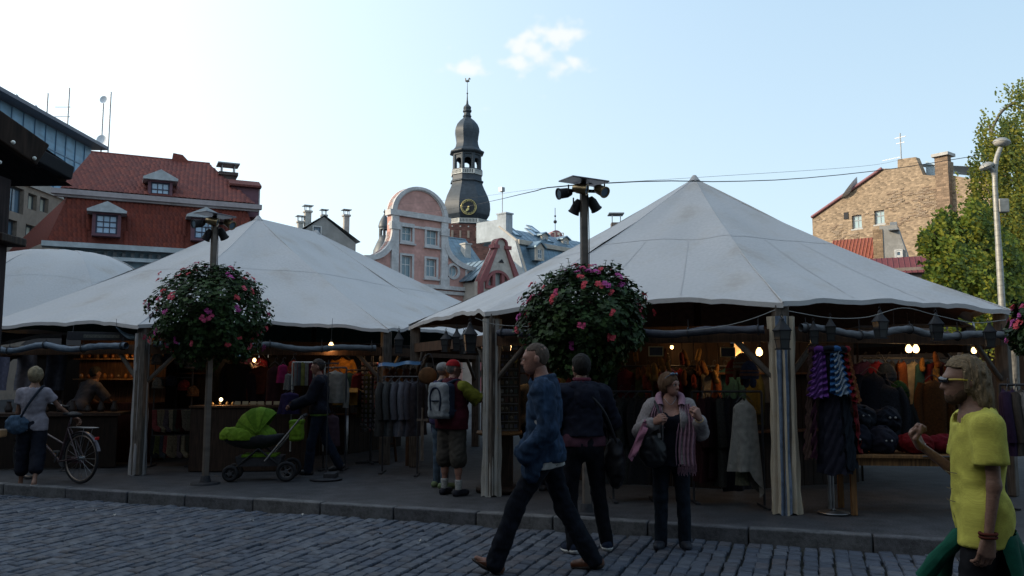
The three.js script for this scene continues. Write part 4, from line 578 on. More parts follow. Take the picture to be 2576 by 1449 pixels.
{ // annex in front of the brick house
  const f = frameAt(2215, 46, -30), t = thing('red_roofed_annex', 'low annex with red corrugated roof and grey chimney block below the brick wall', 'building', f.O, f.turn), h = f.hit;
  const a = h(2130, 612), b = h(2212, 583), c = h(2212, 640), rm = M([.33, .1, .055], 'stone', { s: 1 });
  const yl = h(2200, 650)[1]; mesh('wall', box(6, yl, 3.4, h(2215, 640)[0], yl / 2, -1.9), M([.35, .28, .21], 'plaster', { s: 2 }), t);
  const A = V(a[0] - 1, yl, .1), B = V(c[0], yl, .1), C = V(a[0] - 1, b[1], -2), Dp = V(c[0], b[1], -2); mesh('roof', plane4(A, B, C, Dp), rm, t); seams(t, A, B, C, Dp, .19, M([.26, .07, .045], null), .045);
  const g0 = h(2213, 570), g1 = h(2238, 650), gm = M([.3, .29, .27], 'plaster', { s: 1.4, b: .006 }); mesh('chimney_block', [prism([[g0[0], 0], [g0[0], g0[1]], [h(2256, 567)[0], g0[1]], [h(2282, 640)[0], h(2282, 640)[1]], [h(2282, 640)[0], 0]], 1.6, -1.4)], gm, t); mesh('brick_edge', box(.5, g0[1] - .2, 1.7, g0[0] - .1, (g0[1] - .2) / 2, -.6), M([.4, .28, .18], 'brick', { s: 2, b: .02 }), t);
  mesh('chimney_pot', [box(.35, .3, .35, h(2246, 570)[0], g0[1] + .1, -.5), box(.5, .06, .5, h(2250, 578)[0], g0[1] - .3, .3)], MT.galv, t); win(t, f.rect(2254, 630, 2268, 646, .25), .26, { nx: 1, ny: 1, f: .07, trim: .06 });
  const q = thing('maroon_roof_shed', 'shed with dark maroon ribbed roof below the leafy tree', 'shed', at(2320, 940, 40).setY(0), -.4), y = at(2320, 640, 40).y; mesh('wall', box(5.4, y - .6, 3, 0, (y - .6) / 2, -1.6), M([.25, .2, .17], 'plaster'), q); const qa = V(-2.8, y - .9, .2), qb = V(2.8, y - .9, .2), qc = V(-2.8, y + .15, -2), qd = V(2.8, y + .15, -2); mesh('roof', plane4(qa, qb, qc, qd), M([.16, .03, .035], 'metal'), q); seams(q, qa, qb, qc, qd, .25, M([.11, .025, .03], null), .03);
}
// houses round the square that the picture does not reach: they shade it from the low sun
function plainHouse(label, x, z, w, d, hh, turn, col) {
  const t = thing('town_house', label, 'building', [x, 0, z], turn, 'town houses round the square'), m = M(col, 'plaster', { s: 4, b: .004 });
  mesh('wall', box(w, hh, d, 0, hh / 2, -d / 2), m, t); mesh('cornice', box(w + .4, .5, .6, 0, hh - .1, 0), MT.trim, t); mesh('roof', prism([[-d / 2 - .3, hh + .05], [d / 2 + .3, hh + .05], [0, hh + d * .22]], w + .4, -w / 2 - .2).rotateY(Math.PI / 2).translate(0, 0, -d / 2), M([.2, .07, .05], 'stone', { s: 1 }), t);
  const nx = Math.floor(w / 3), ny = Math.floor(hh / 3.4); for (let i = 0; i < nx; i++) for (let j = 0; j < ny; j++) win(t, [-w / 2 + (i + .5) * w / nx - .6, 1 + j * 3.3, -w / 2 + (i + .5) * w / nx + .6, 2.8 + j * 3.3], .03, { nx: 2, ny: 1, trim: .14 });
}
plainHouse('ochre town house on the sunny side of the square', -27, -24, 17, 12, 15, 90 * D, [.4, .3, .18]);
plainHouse('grey town house on the sunny side of the square', -27, -7.5, 16, 12, 16.2, 90 * D, [.33, .32, .3]);
plainHouse('cream town house on the sunny side of the square', -27, 9, 16, 12, 15.4, 90 * D, [.45, .4, .33]);
plainHouse('brown town house across the road behind the viewer', -11.5, 9.5, 22, 10, 15, 165 * D, [.2, .15, .12]);
plainHouse('stone town house across the road behind the viewer', 9, 6.2, 20, 10, 16, 161 * D, [.2, .18, .16]);
// ---------- people ----------
ALB = .7;
// surface-nets mesher for signed distance fields
function netMesh(f, lo, hi, cell) {
  const nx = Math.ceil((hi.x - lo.x) / cell) + 1, ny = Math.ceil((hi.y - lo.y) / cell) + 1, nz = Math.ceil((hi.z - lo.z) / cell) + 1, S = new Float32Array(nx * ny * nz), I = (i, j, k) => (k * ny + j) * nx + i;
  const B = 4; // coarse skip: evaluate block centres first
  for (let k0 = 0; k0 < nz; k0 += B) for (let j0 = 0; j0 < ny; j0 += B) for (let i0 = 0; i0 < nx; i0 += B) {
    const c = f(lo.x + (i0 + 1.5) * cell, lo.y + (j0 + 1.5) * cell, lo.z + (k0 + 1.5) * cell), far = Math.abs(c) > cell * 4.6 + .012;
    for (let k = k0; k < Math.min(nz, k0 + B); k++) for (let j = j0; j < Math.min(ny, j0 + B); j++) for (let i = i0; i < Math.min(nx, i0 + B); i++) S[I(i, j, k)] = far ? c : f(lo.x + i * cell, lo.y + j * cell, lo.z + k * cell);
  }
  const vid = new Int32Array(nx * ny * nz).fill(-1), P = [], ix = [];
  for (let k = 0; k < nz - 1; k++) for (let j = 0; j < ny - 1; j++) for (let i = 0; i < nx - 1; i++) {
    let m = 0, x = 0, y = 0, z = 0, n = 0; const v = [];
    for (let q = 0; q < 8; q++) { const s = S[I(i + (q & 1), j + (q >> 1 & 1), k + (q >> 2))]; v.push(s); if (s < 0) m |= 1 << q; }
    if (m === 0 || m === 255) continue;
    for (let a = 0; a < 8; a++) for (const b of [1, 2, 4]) { if (a & b) continue; const c = a | b; if ((v[a] < 0) === (v[c] < 0)) continue; const t = v[a] / (v[a] - v[c]); x += (a & 1) + (b === 1 ? t : 0); y += (a >> 1 & 1) + (b === 2 ? t : 0); z += (a >> 2) + (b === 4 ? t : 0); n++; }
    vid[I(i, j, k)] = P.length / 3; P.push(lo.x + (i + x / n) * cell, lo.y + (j + y / n) * cell, lo.z + (k + z / n) * cell);
  }
  const quad = (a, b, c, d, fl) => { if (a < 0 || b < 0 || c < 0 || d < 0) return; if (fl) ix.push(a, b, c, a, c, d); else ix.push(a, c, b, a, d, c); };
  for (let k = 1; k < nz - 1; k++) for (let j = 1; j < ny - 1; j++) for (let i = 1; i < nx - 1; i++) {
    const s = S[I(i, j, k)] < 0;
    if (s !== (S[I(i + 1, j, k)] < 0)) quad(vid[I(i, j - 1, k - 1)], vid[I(i, j, k - 1)], vid[I(i, j, k)], vid[I(i, j - 1, k)], s);
    if (s !== (S[I(i, j + 1, k)] < 0)) quad(vid[I(i - 1, j, k - 1)], vid[I(i - 1, j, k)], vid[I(i, j, k)], vid[I(i, j, k - 1)], s);
    if (s !== (S[I(i, j, k + 1)] < 0)) quad(vid[I(i - 1, j - 1, k)], vid[I(i, j - 1, k)], vid[I(i, j, k)], vid[I(i - 1, j, k)], s);
  }
  const g = new THREE.BufferGeometry(); g.setAttribute('position', new THREE.Float32BufferAttribute(P, 3)); g.setIndex(ix); g.computeVertexNormals();
  const uv = new Float32Array(P.length / 3 * 2); for (let i = 0; i < P.length / 3; i++) { uv[2 * i] = P[3 * i] + P[3 * i + 2] * .8; uv[2 * i + 1] = P[3 * i + 1]; } g.setAttribute('uv', new THREE.BufferAttribute(uv, 2)); return g;
}
const cap = (a, b, r0, r1 = r0) => { const ax = a.x, ay = a.y, az = a.z, dx = b.x - ax, dy = b.y - ay, dz = b.z - az, dd = dx * dx + dy * dy + dz * dz || 1e-9; return (x, y, z) => { const px = x - ax, py = y - ay, pz = z - az; let t = (px * dx + py * dy + pz * dz) / dd; t = t < 0 ? 0 : t > 1 ? 1 : t; const qx = px - dx * t, qy = py - dy * t, qz = pz - dz * t; return Math.sqrt(qx * qx + qy * qy + qz * qz) - (r0 + (r1 - r0) * t); }; };
const elp = (c, rx, ry, rz) => (x, y, z) => { const px = (x - c.x) / rx, py = (y - c.y) / ry, pz = (z - c.z) / rz, k0 = Math.sqrt(px * px + py * py + pz * pz), k1 = Math.sqrt(px * px / rx / rx + py * py / ry / ry + pz * pz / rz / rz); return k1 < 1e-6 ? -Math.min(rx, ry, rz) : k0 * (k0 - 1) / k1; };
const smin = (a, b, k) => { const h = Math.max(k - Math.abs(a - b), 0) / k; return Math.min(a, b) - h * h * k * .25; };
const uni = (fs, k = .03) => (x, y, z) => { let d = fs[0](x, y, z); for (let i = 1; i < fs.length; i++) d = smin(d, fs[i](x, y, z), k); return d; };
const inM = (m, f) => { const e = m.clone().invert().elements; return (x, y, z) => f(e[0] * x + e[4] * y + e[8] * z + e[12], e[1] * x + e[5] * y + e[9] * z + e[13], e[2] * x + e[6] * y + e[10] * z + e[14]); };
const folds = (f, off, amp, freq, sd, cut, yk = .55, rw = .9) => (x, y, z) => { let d = f(x, y, z) - off; if (d < .05 && d > -.05) { const n1 = noise.noise(x * freq + sd, y * freq * yk, z * freq), n2 = noise.noise(x * freq * 1.5 + y * freq * .9, y * freq * 1.3 + sd, z * freq * 1.5); d += amp * (n1 + rw * (Math.abs(n2) * 2 - .5)); } return cut ? Math.max(d, cut(x, y, z)) : d; };

function handSDF(Wp, f, n, side, curl) { // wrist, pointing direction, palm normal
  f = f.clone().normalize(); n = n.clone().addScaledVector(f, -n.dot(f)).normalize(); const s = f.clone().cross(n).multiplyScalar(side), P = (a, b, c) => Wp.clone().addScaledVector(f, a).addScaledVector(s, b).addScaledVector(n, c);
  const palm = [], fing = [];
  [[-.033, .074, .0098, .92], [-.011, .084, .0102, 1], [.011, .086, .0102, 1.05], [.032, .08, .0098, .95]].forEach(([b, l, r, k], i) => {
    palm.push(cap(P(.0, b * .5, 0), P(l, b, 0), .016, .0125)); let a = 0, q = P(l, b, 0), ch = [];
    [.042, .027, .021].forEach((L, j) => { a += curl * [.75, 1.05, .8][j] * (1 + .06 * i); const e = q.clone().addScaledVector(f, Math.cos(a) * L * k).addScaledVector(n, Math.sin(a) * L * k); ch.push(cap(q, e, r * (1 - .08 * j), r * (.94 - .09 * j))); q = e; }); fing.push(uni(ch, .006)); });
  const t0 = P(.022, .026, .008), t1 = P(.055, .05, .02), t2 = P(.08, .05 - .02 * curl, .03 + .012 * curl), t3 = P(.1, .042 - .03 * curl, .036 + .02 * curl); // thumb leaves the side of the palm
  const pm = uni(palm, .018), th = uni([cap(t0, t1, .016, .012), cap(t1, t2, .0115, .0105), cap(t2, t3, .0105, .009)], .008);
  return (x, y, z) => { let d = smin(pm(x, y, z), th(x, y, z), .012); for (const g of fing) d = smin(d, g(x, y, z), .004); return d; };
}
function headSDF(o) {
  const w = o.wide ?? 1, fs = uni([elp(V(0, .028, -.012), .076 * w, .098, .096), elp(V(0, -.032, .026), .06 * w, .078, .07), elp(V(0, -.075, .05), .034 * w, .032, .034), cap(V(-.03, .022, .075), V(.03, .022, .075), .018)], .03);
  const bits = uni([cap(V(0, .012, .088), V(0, -.026, .106), .009, .0125), cap(V(-.012, -.03, .094), V(.012, -.03, .094), .0085), cap(V(-.02, -.058, .082), V(.02, -.058, .082), .008), cap(V(-.015, -.068, .08), V(.015, -.068, .08), .008)], .012);
  const ears = uni([-1, 1].map((s) => elp(V(s * .079 * w, -.004, -.012), .012, .032, .02)), .004), soc = [-1, 1].map((s) => elp(V(s * .031, .006, .096), .017, .011, .016));
  return (x, y, z) => { let d = smin(fs(x, y, z), bits(x, y, z), .012); for (const q of soc) d = Math.max(d, -(q(x, y, z))) ; return smin(d, ears(x, y, z), .008); };
}
const SK = { pale: [.36, .21, .15], tan: [.3, .16, .11], ruddy: [.38, .19, .14] };
// pose: directions for each limb bone; the person faces +z, their left is +x
function person(label, pos, turn, o) {
  const s = (o.h ?? 1.75) / 1.78, t = thing('person', label, 'person', pos, turn), N = (a) => V(...a).normalize(), bk = o.build ?? 1;
  const lean = o.lean ?? 0, Rl = new THREE.Matrix4().makeRotationX(lean), tw = new THREE.Matrix4().makeRotationY(o.twist ?? 0), fr = new THREE.Matrix4().multiplyMatrices(Rl, tw), T = (x, y, z) => V(x, y, z).multiplyScalar(s).applyMatrix4(fr);
  const J = { P: V(0, 0, 0), C: T(0, .3, 0), N: T(0, .53, .0), H: null };
  const sw = (o.shoulders ?? .185);
  for (const [k, sg] of [['L', 1], ['R', -1]]) {
    J['S' + k] = T(sg * sw, .455, -.005); const A = o['arm' + k] ?? [[sg * .12, -1, .02], [sg * .02, -1, .18]];
    J['E' + k] = J['S' + k].clone().addScaledVector(N(A[0]), .29 * s); J['W' + k] = J['E' + k].clone().addScaledVector(N(A[1]), .255 * s); J['f' + k] = N(A[2] ?? A[1]); J['n' + k] = N(A[3] ?? [-sg, 0, .2]);
    J['h' + k] = V(sg * .095 * s, -.03 * s, 0); const G = o['leg' + k] ?? [[sg * .04, -1, .02], [sg * .02, -1, -.02], [sg * .2, -.02, 1]];
    J['k' + k] = J['h' + k].clone().addScaledVector(N(G[0]), .43 * s); J['a' + k] = J['k' + k].clone().addScaledVector(N(G[1]), .42 * s); J['t' + k] = N(G[2]);
  }
  J.H = J.N.clone().add(V(...(o.headOff ?? [0, .155, .035])).multiplyScalar(s));
  const soleLow = Math.min(...['L', 'R'].map((k) => J['a' + k].y - .075 * s - Math.max(0, -J['t' + k].y) * .15 * s - Math.max(0, J['t' + k].y) * .035 * s)), up = V(0, -soleLow, 0);
  for (const k of Object.keys(J)) if (!/^[fnt]/.test(k) && J[k].isVector3 && !/^[fnt][LR]$/.test(k)) J[k].add(up);
  const toW = new THREE.Matrix4().makeTranslation(up.x, up.y, up.z).multiply(fr), belly = o.belly ?? 0, ch = o.chest ?? 0;
  const torso = inM(toW, uni([elp(V(0, .33 * s, -.005), .163 * s * bk, .2 * s, .108 * s * bk), elp(V(0, .12 * s, .012 + belly * .4), (.138 + belly * .5) * s * bk, .19 * s, (.1 + belly) * s * bk), elp(V(0, -.02 * s, -.015), .158 * s * bk, .12 * s, .112 * s * bk), cap(V(0, .475 * s, -.01), V(sw * s, .445 * s, -.005), .062 * s, .048 * s), cap(V(0, .475 * s, -.01), V(-sw * s, .445 * s, -.005), .062 * s, .048 * s), cap(V(0, .42 * s, -.01), V(0, .6 * s, .025), .056 * s), ...(ch ? [elp(V(.075 * s, .32 * s, .09), .07, .075, .06 * ch), elp(V(-.075 * s, .32 * s, .09), .07, .075, .06 * ch)] : [])], .06));
  const arm = (k, p = 0) => uni([cap(J['S' + k], J['E' + k], .05 * s * bk + p, .04 * s * bk + p), cap(J['E' + k], J['W' + k], .041 * s * bk + p, .029 * s + p)], .02), uarm = (k, f = 1, p = 0) => cap(J['S' + k], J['S' + k].clone().lerp(J['E' + k], f), (f < 1 ? .044 : .05) * s * bk + p, (f < 1 ? .05 : .042) * s * bk + p);
  const slv = (k, f, p) => { const c = cap(J['S' + k], J['S' + k].clone().lerp(J['E' + k], f + .25), .043 * s * bk + p, .054 * s * bk + p), e = J['S' + k].clone().lerp(J['E' + k], f), d = J['E' + k].clone().sub(J['S' + k]).normalize(); return (x, y, z) => Math.max(c(x, y, z), (x - e.x) * d.x + (y - e.y) * d.y + (z - e.z) * d.z); };
  const leg = (k, p = 0) => uni([cap(J['h' + k], J['k' + k], .086 * s * bk + p, .056 * s + p), cap(J['k' + k], J['k' + k].clone().lerp(J['a' + k], .45), .054 * s + p, .055 * s + p), cap(J['k' + k].clone().lerp(J['a' + k], .35), J['a' + k], .055 * s + p, .036 * s + p)], .03);
  const foot = (k, p = 0) => { const a = J['a' + k], d = J['t' + k], m = a.clone().add(V(0, -.045 * s, 0)); return uni([cap(a, m.clone().addScaledVector(d, -.03), .036 + p, .034 + p), cap(m.clone().addScaledVector(d, -.045), m.clone().addScaledVector(d, .08), .032 + p, .036 + p), cap(m.clone().addScaledVector(d, .06), m.clone().addScaledVector(d, .15 * s), .036 + p, .026 + p)], .03); };
  const lo = V(9, 9, 9), hi = V(-9, -9, -9); for (const k of Object.keys(J)) if (!/^[fnt][LR]$/.test(k)) { lo.min(J[k]); hi.max(J[k]); } lo.subScalar(.26); hi.addScalar(.26); lo.y = -.03;
  const sub = (ps, m) => { const a = V(9, 9, 9), b = V(-9, -9, -9); ps.forEach((p) => { a.min(p); b.max(p); }); return [a.subScalar(m), b.addScalar(m)]; };
  const cell = o.cell ?? .014, skin = M(o.skin ?? SK.pale, 'grain', { s: .08, r: .55, b: .0004 });
  const hm = new THREE.Matrix4().makeTranslation(J.H.x, J.H.y, J.H.z).multiply(new THREE.Matrix4().makeRotationFromEuler(new THREE.Euler(o.headPitch ?? 0, o.headYaw ?? 0, o.headRoll ?? 0, 'YXZ'))).multiply(new THREE.Matrix4().makeScale(s * .98, s * .98, s * .98));
  const fine = o.fine ?? .005, hs = headSDF(o), hg = netMesh(hs, V(-.12, -.13, -.13), V(.12, .15, .14), fine).applyMatrix4(hm);
  // bare body: one surface, with finer head and hands merged in
  const body = uni([torso, arm('L', -.004), arm('R', -.004), leg('L', -.006), leg('R', -.006), ...(o.feetHidden ? [] : [foot('L', -.004), foot('R', -.004)])], .03), neckCut = inM(hm, (x, y, z) => -(y + .06) + 0);
  const parts = [netMesh((x, y, z) => Math.max(body(x, y, z) + .004, y - J.H.y + .01), lo, hi, cell), hg];
  for (const [k, sg] of [['L', 1], ['R', -1]]) if (!o['hide' + k]) { const W0 = J['W' + k], h = handSDF(W0, J['f' + k], J['n' + k], sg * (o.flip ?? 1), o['curl' + k] ?? .5), e = W0.clone().addScaledVector(J['f' + k], .09), [a, b] = sub([e], .135); parts.push(netMesh(h, a, b, o.handCell ?? .0055)); }
  const bm = new THREE.Mesh(mergeGeometries(parts.map((g) => g.toNonIndexed())), skin); bm.name = 'body'; bm.castShadow = bm.receiveShadow = true; t.add(bm);
  const cloth = (name, f, mat, [a, b], c = cell) => mesh(name, netMesh(f, a, b, c), mat, t, { raw: true });
  // garments
  const tl = (x, y, z) => { const e = toW.clone().invert().elements; return e[1] * x + e[5] * y + e[9] * z + e[13]; };
  const te = toW.clone().invert().elements, ty = (x, y, z) => te[1] * x + te[5] * y + te[9] * z + te[13], tz = (x, y, z) => te[2] * x + te[6] * y + te[10] * z + te[14];
  for (const g of o.top ?? []) {
    const p = g.off ?? .012, ps = [torso]; for (const k of ['L', 'R']) if (g.sleeve) { const fl = g.flare ?? .006; ps.push(g.sleeve <= 1 ? slv(k, g.sleeve, fl) : g.sleeve >= 2 ? arm(k, fl) : uni([uarm(k, 1, fl), cap(J['E' + k], J['E' + k].clone().lerp(J['W' + k], g.sleeve - 1), .043 * s * bk + fl, .036 * s + fl)], .02)); }
    if (g.hem < .02) for (const k of ['L', 'R']) ps.push(cap(J['h' + k].clone().add(V(0, .06, 0)), J['h' + k].clone().lerp(J['k' + k], .3), .1 * s * bk, .096 * s * bk)); const hem = g.hem * s, ny = (g.neck ?? .5) * s, lo2 = g.low ?? 0;
    const flare = g.skirt ? inM(toW, (x, y, z) => { const k = Math.max(0, .15 * s - y); return Math.hypot(x, z * 1.25) - (.15 * s * bk + k * g.skirt); }) : null, base = uni(flare ? [...ps, (x, y, z) => Math.max(flare(x, y, z), ty(x, y, z) - .2 * s)] : ps, .035);
    const cutF = (x, y, z) => { const Y = ty(x, y, z), Z = tz(x, y, z); let d = hem - Y; const X0 = te[0] * x + te[4] * y + te[8] * z + te[12], nyy = ny + (Z < 0 ? .03 : -(lo2 + .02) * Math.min(1, Z / .08)); d = Math.max(d, g.neck && g.neck < .4 ? Y - nyy : Math.max(Y - nyy - .05, Math.min(Y - nyy, (g.nr ?? .1) * s + Math.max(0, lo2 - .01) * (Z > 0 ? 1 : 0) - Math.hypot(X0, Z - .012)))); if (g.open) { const X = te[0] * x + te[4] * y + te[8] * z + te[12]; if (Z > .02) d = Math.max(d, g.open - Math.abs(X)); } return d; };
    const armsCut = (x, y, z) => { let d = cutF(x, y, z); return d; };
    const nonArm = folds(base, p, g.fold ?? .006, g.freq ?? 9, g.seed ?? 1, null, g.yk, g.rw);
    const torsoOnly = uni(flare ? [torso, (x, y, z) => Math.max(flare(x, y, z), ty(x, y, z) - .2 * s)] : [torso], .03);
    const f = (x, y, z) => { let d = nonArm(x, y, z); const c = armsCut(x, y, z); if (c <= 0) return Math.max(d, c); if (g.sleeve) { let a = 1; for (const k of ['L', 'R']) { const q = (g.sleeve <= 1 ? AS[k] : g.sleeve >= 2 ? AR[k] : AH[k]); a = Math.min(a, q(x, y, z) - p); } const Y = ty(x, y, z); if (Y < ny - .04 && a < torsoOnly(x, y, z) - p + .03) { return Math.max(Math.min(d, a + .002), -9); } } return Math.max(d, c); };
    const AS = { L: slv('L', g.sleeve, g.flare ?? .006), R: slv('R', g.sleeve, g.flare ?? .006) }, AR = { L: arm('L', g.flare ?? .006), R: arm('R', g.flare ?? .006) }, AH = {}; for (const k of ['L', 'R']) AH[k] = g.sleeve > 1 ? uni([uarm(k, 1, g.flare ?? .006), cap(J['E' + k], J['E' + k].clone().lerp(J['W' + k], Math.min(1, g.sleeve - 1)), .043 * s * bk + (g.flare ?? .006), .036 * s + (g.flare ?? .006))], .02) : null;
    const cm = cloth(g.name, f, g.mat, [lo, hi]); if (g.paint) { const p = cm.geometry.attributes.position, c = new Float32Array(p.count * 3); for (let i = 0; i < p.count; i++) { const x = p.getX(i), y = p.getY(i), z = p.getZ(i), k = g.paint((te[0] * x + te[4] * y + te[8] * z + te[12]) / s, ty(x, y, z) / s, tz(x, y, z) / s, x, y, z); c[3 * i] = k; c[3 * i + 1] = k; c[3 * i + 2] = k; } cm.geometry.setAttribute('color', new THREE.BufferAttribute(c, 3)); }
  }
  if (o.legs) {
    const g = o.legs, p = g.off ?? .013, len = g.len ?? 2, ls = [torso]; for (const k of ['L', 'R']) { const K = J['k' + k], A2 = J['a' + k]; if (len >= 2) ls.push(uni([cap(J['h' + k], K, .082 * s * bk, .053 * s), cap(K, A2.clone().add(V(0, -.03, 0)), .053 * s + (g.wide ?? 0) * .4, .043 * s + (g.wide ?? 0))], .03)); else if (len > 1) ls.push(uni([cap(J['h' + k], K, .09 * s * bk, .066 * s + (g.wide ?? 0)), cap(K, K.clone().lerp(A2, len - 1), .066 * s + (g.wide ?? 0), .06 * s + (g.wide ?? 0))], .03)); else ls.push(cap(J['h' + k], J['h' + k].clone().lerp(K, len), .092 * s * bk, .078 * s + (g.wide ?? 0))); }
    const w = (g.waist ?? .07) * s; cloth('trousers', folds(uni(ls, .03), p, g.fold ?? .007, g.freq ?? 10, 3.3, (x, y, z) => ty(x, y, z) - w), g.mat, [lo, hi]);
  }
  if (o.shoes) for (const k of ['L', 'R']) { const d = J['t' + k], a = J['a' + k], [p, q] = sub([a, a.clone().addScaledVector(d, .2), a.clone().addScaledVector(d, -.1), a.clone().add(V(0, -.1, 0))], .07); const fp = foot(k, .008), topY = a.y + (o.shoes.high ?? 0) - .0; const upv = V(0, 1, 0), sl = d.y; const nn = upv.clone().addScaledVector(d, -sl).normalize(), sole0 = a.clone().addScaledVector(nn, -.085 * s);
    mesh('shoe', netMesh((x, y, z) => Math.max(fp(x, y, z), y - topY, -((x - sole0.x) * nn.x + (y - sole0.y) * nn.y + (z - sole0.z) * nn.z)), p, q, .008), o.shoes.mat, t, { raw: true });
    if (o.shoes.sole) mesh('sole', netMesh((x, y, z) => { const hgt = (x - sole0.x) * nn.x + (y - sole0.y) * nn.y + (z - sole0.z) * nn.z; return Math.max(fp(x, y, z) - .006, hgt - .03, -hgt - .004); }, p, q, .008), o.shoes.sole, t, { raw: true });
    if (o.socks) mesh('sock', netMesh((x, y, z) => Math.max(leg(k, .004)(x, y, z), y - a.y - o.socks, a.y - .04 - y), ...sub([a, a.clone().add(V(0, o.socks, 0))], .08), .01), M([.62, .62, .6], 'knit', { s: .1 }), t, { raw: true }); }
  // face
  const put = (g) => g.applyMatrix4(hm), face = (n, gs, m) => mesh(n, gs.map(put), m, t);
  if (o.face !== 0) { for (const sg of [-1, 1]) { face('eye', [ball(.0125, sg * .031, .006, .079, 1, 1, 1, 10)], M([.55, .53, .5], null, { r: .2 })); face('iris', [ball(.0065, sg * .031, .006, .0885, 1, 1, .6, 8)], M([.04, .035, .03], null, { r: .1 })); face('eyebrow', [tube([[sg * .014, .024, .095], [sg * .032, .03, .092], [sg * .05, .024, .078]], .0042, 8, 5)], o.brow ?? M([.09, .055, .035], 'hair')); } face('lips', [tube([[-.022, -.062, .084], [0, -.0605, .0935], [.022, -.062, .084]], .0055, 8, 5)], M([.3, .11, .1], null, { r: .5 })); }
  for (const h of o.hair ?? []) { const [a, b] = [V(-.16, h.down ?? -.12, -.2), V(.16, .19, .15)]; mesh(h.name ?? 'hair', netMesh(h.f, a, b, h.cell ?? .0065).applyMatrix4(hm), h.mat, t, { raw: true }); }
  t.userData.J = undefined; return { t, J, hm, s, put, face };
}
const cranium = (p, sd = 0, am = .006, fq = 55) => { const f = uni([elp(V(0, .028, -.012), .076 + p, .098 + p, .096 + p)], .01); return (x, y, z) => f(x, y, z) + am * noise.noise(x * fq + sd, y * fq * .35, z * fq); };
const shortHair = (p, line = .05, nape = -.055) => (x, y, z) => Math.max(cranium(p, 1)(x, y, z), z > .0 ? (line + (z > .06 ? .02 : 0) - y) : (nape + Math.max(0, z + .06) * .9 - y), z - .085 + Math.max(0, .1 - y) * .6);
const jeans = (c) => M(c, 'denim', { s: .35, r: .9, b: .001 });
const feetAt = (u, v, h = 0) => gnd(u, v, h).setY(h);
const along = (a) => [Math.sin(a), 0, Math.cos(a)];
function strap(t, pts, r, m, n = 'strap') { return mesh(n, tube(pts, r, 24, 6), m, t); }

{ // man in denim jacket striding past
  const P = feetAt(1374, 1438), o = { h: 1.95, skin: SK.ruddy, build: .96, lean: .03, fine: .0045, cell: .012, legL: [[.03, -.86, .5], [.02, -.92, .36], [.05, .42, .9]], legR: [[-.03, -.95, -.3], [-.02, -.84, -.52], [-.08, -.12, 1]],
    armL: [[.12, -.96, -.16], [-.02, -.74, .66], [-.2, -.8, .5]], armR: [[-.14, -.95, .1], [.02, -.75, .6]], hideL: true, hideR: true, headYaw: .08, headPitch: .08, headOff: [0, .15, .06],
    legs: { mat: jeans([.012, .014, .023]), waist: .06, wide: .016, fold: .012 }, shoes: { mat: M([.13, .045, .02], 'grain', { s: .1, r: .4 }), sole: M([.03, .02, .015], null) },
    hair: [{ f: shortHair(.0025, .066, -.05), mat: M([.17, .12, .09], 'hair', { s: .05 }) }] };
  const den = M([.05, .092, .18], 'denim', { s: .4, r: .9, b: .0015, vertexColors: true }), ln = (v, w) => Math.exp(-v * v / w / w), wear = (X, Y, Z) => { const ax = Math.abs(X), body = ax < .17 ? 1 : 0; let k = .66 + .22 * noise.noise(X * 14, Y * 9, Z * 14) + .12 * noise.noise(X * 40, Y * 40, Z * 40); k += .34 * body * (ln(Y - .37, .007) + (Y < .37 ? ln(ax - .085, .007) : 0) + ln(Y + .02, .007)) + .3 * (1 - body) * ln(Z + .03, .008) + .26 * ln(ax - .172, .009) * (Y > .25 ? 1 : 0); return Math.min(1.1, Math.max(.35, k)); };
  o.top = [{ name: 'white_shirt', mat: M([.58, .57, .55], 'cloth', { s: .4 }), off: .016, hem: -.13, neck: .3, sleeve: 0 }, { name: 'denim_jacket', mat: den, off: .03, hem: -.075, neck: .53, sleeve: 2, flare: .014, fold: .016, freq: 8, seed: 4, paint: wear }];
  const { t, J, s } = person('man in blue denim jacket and dark jeans striding left across the cobbles', P, -97 * D, o);
  mesh('jacket_collar', tube([0, 1, 2, 3, 4, 5, 6].map((i) => { const a = -2.5 + 5 * i / 6; return V(J.N.x + Math.sin(a + Math.PI) * .085, J.N.y - .0 + .02 * Math.cos(a), J.N.z - .005 + Math.cos(a + Math.PI) * .08); }), .026, 24, 8).translate(0, .005, 0), M([.045, .075, .13], 'denim', { s: .4 }), t);
  mesh('jacket_waistband', new THREE.TorusGeometry(.186, .014, 8, 32).scale(1, .82, 3).rotateX(Math.PI / 2).translate(0, J.P.y - .05, -.008), M([.03, .055, .105], 'denim', { s: .3 }), t);
}
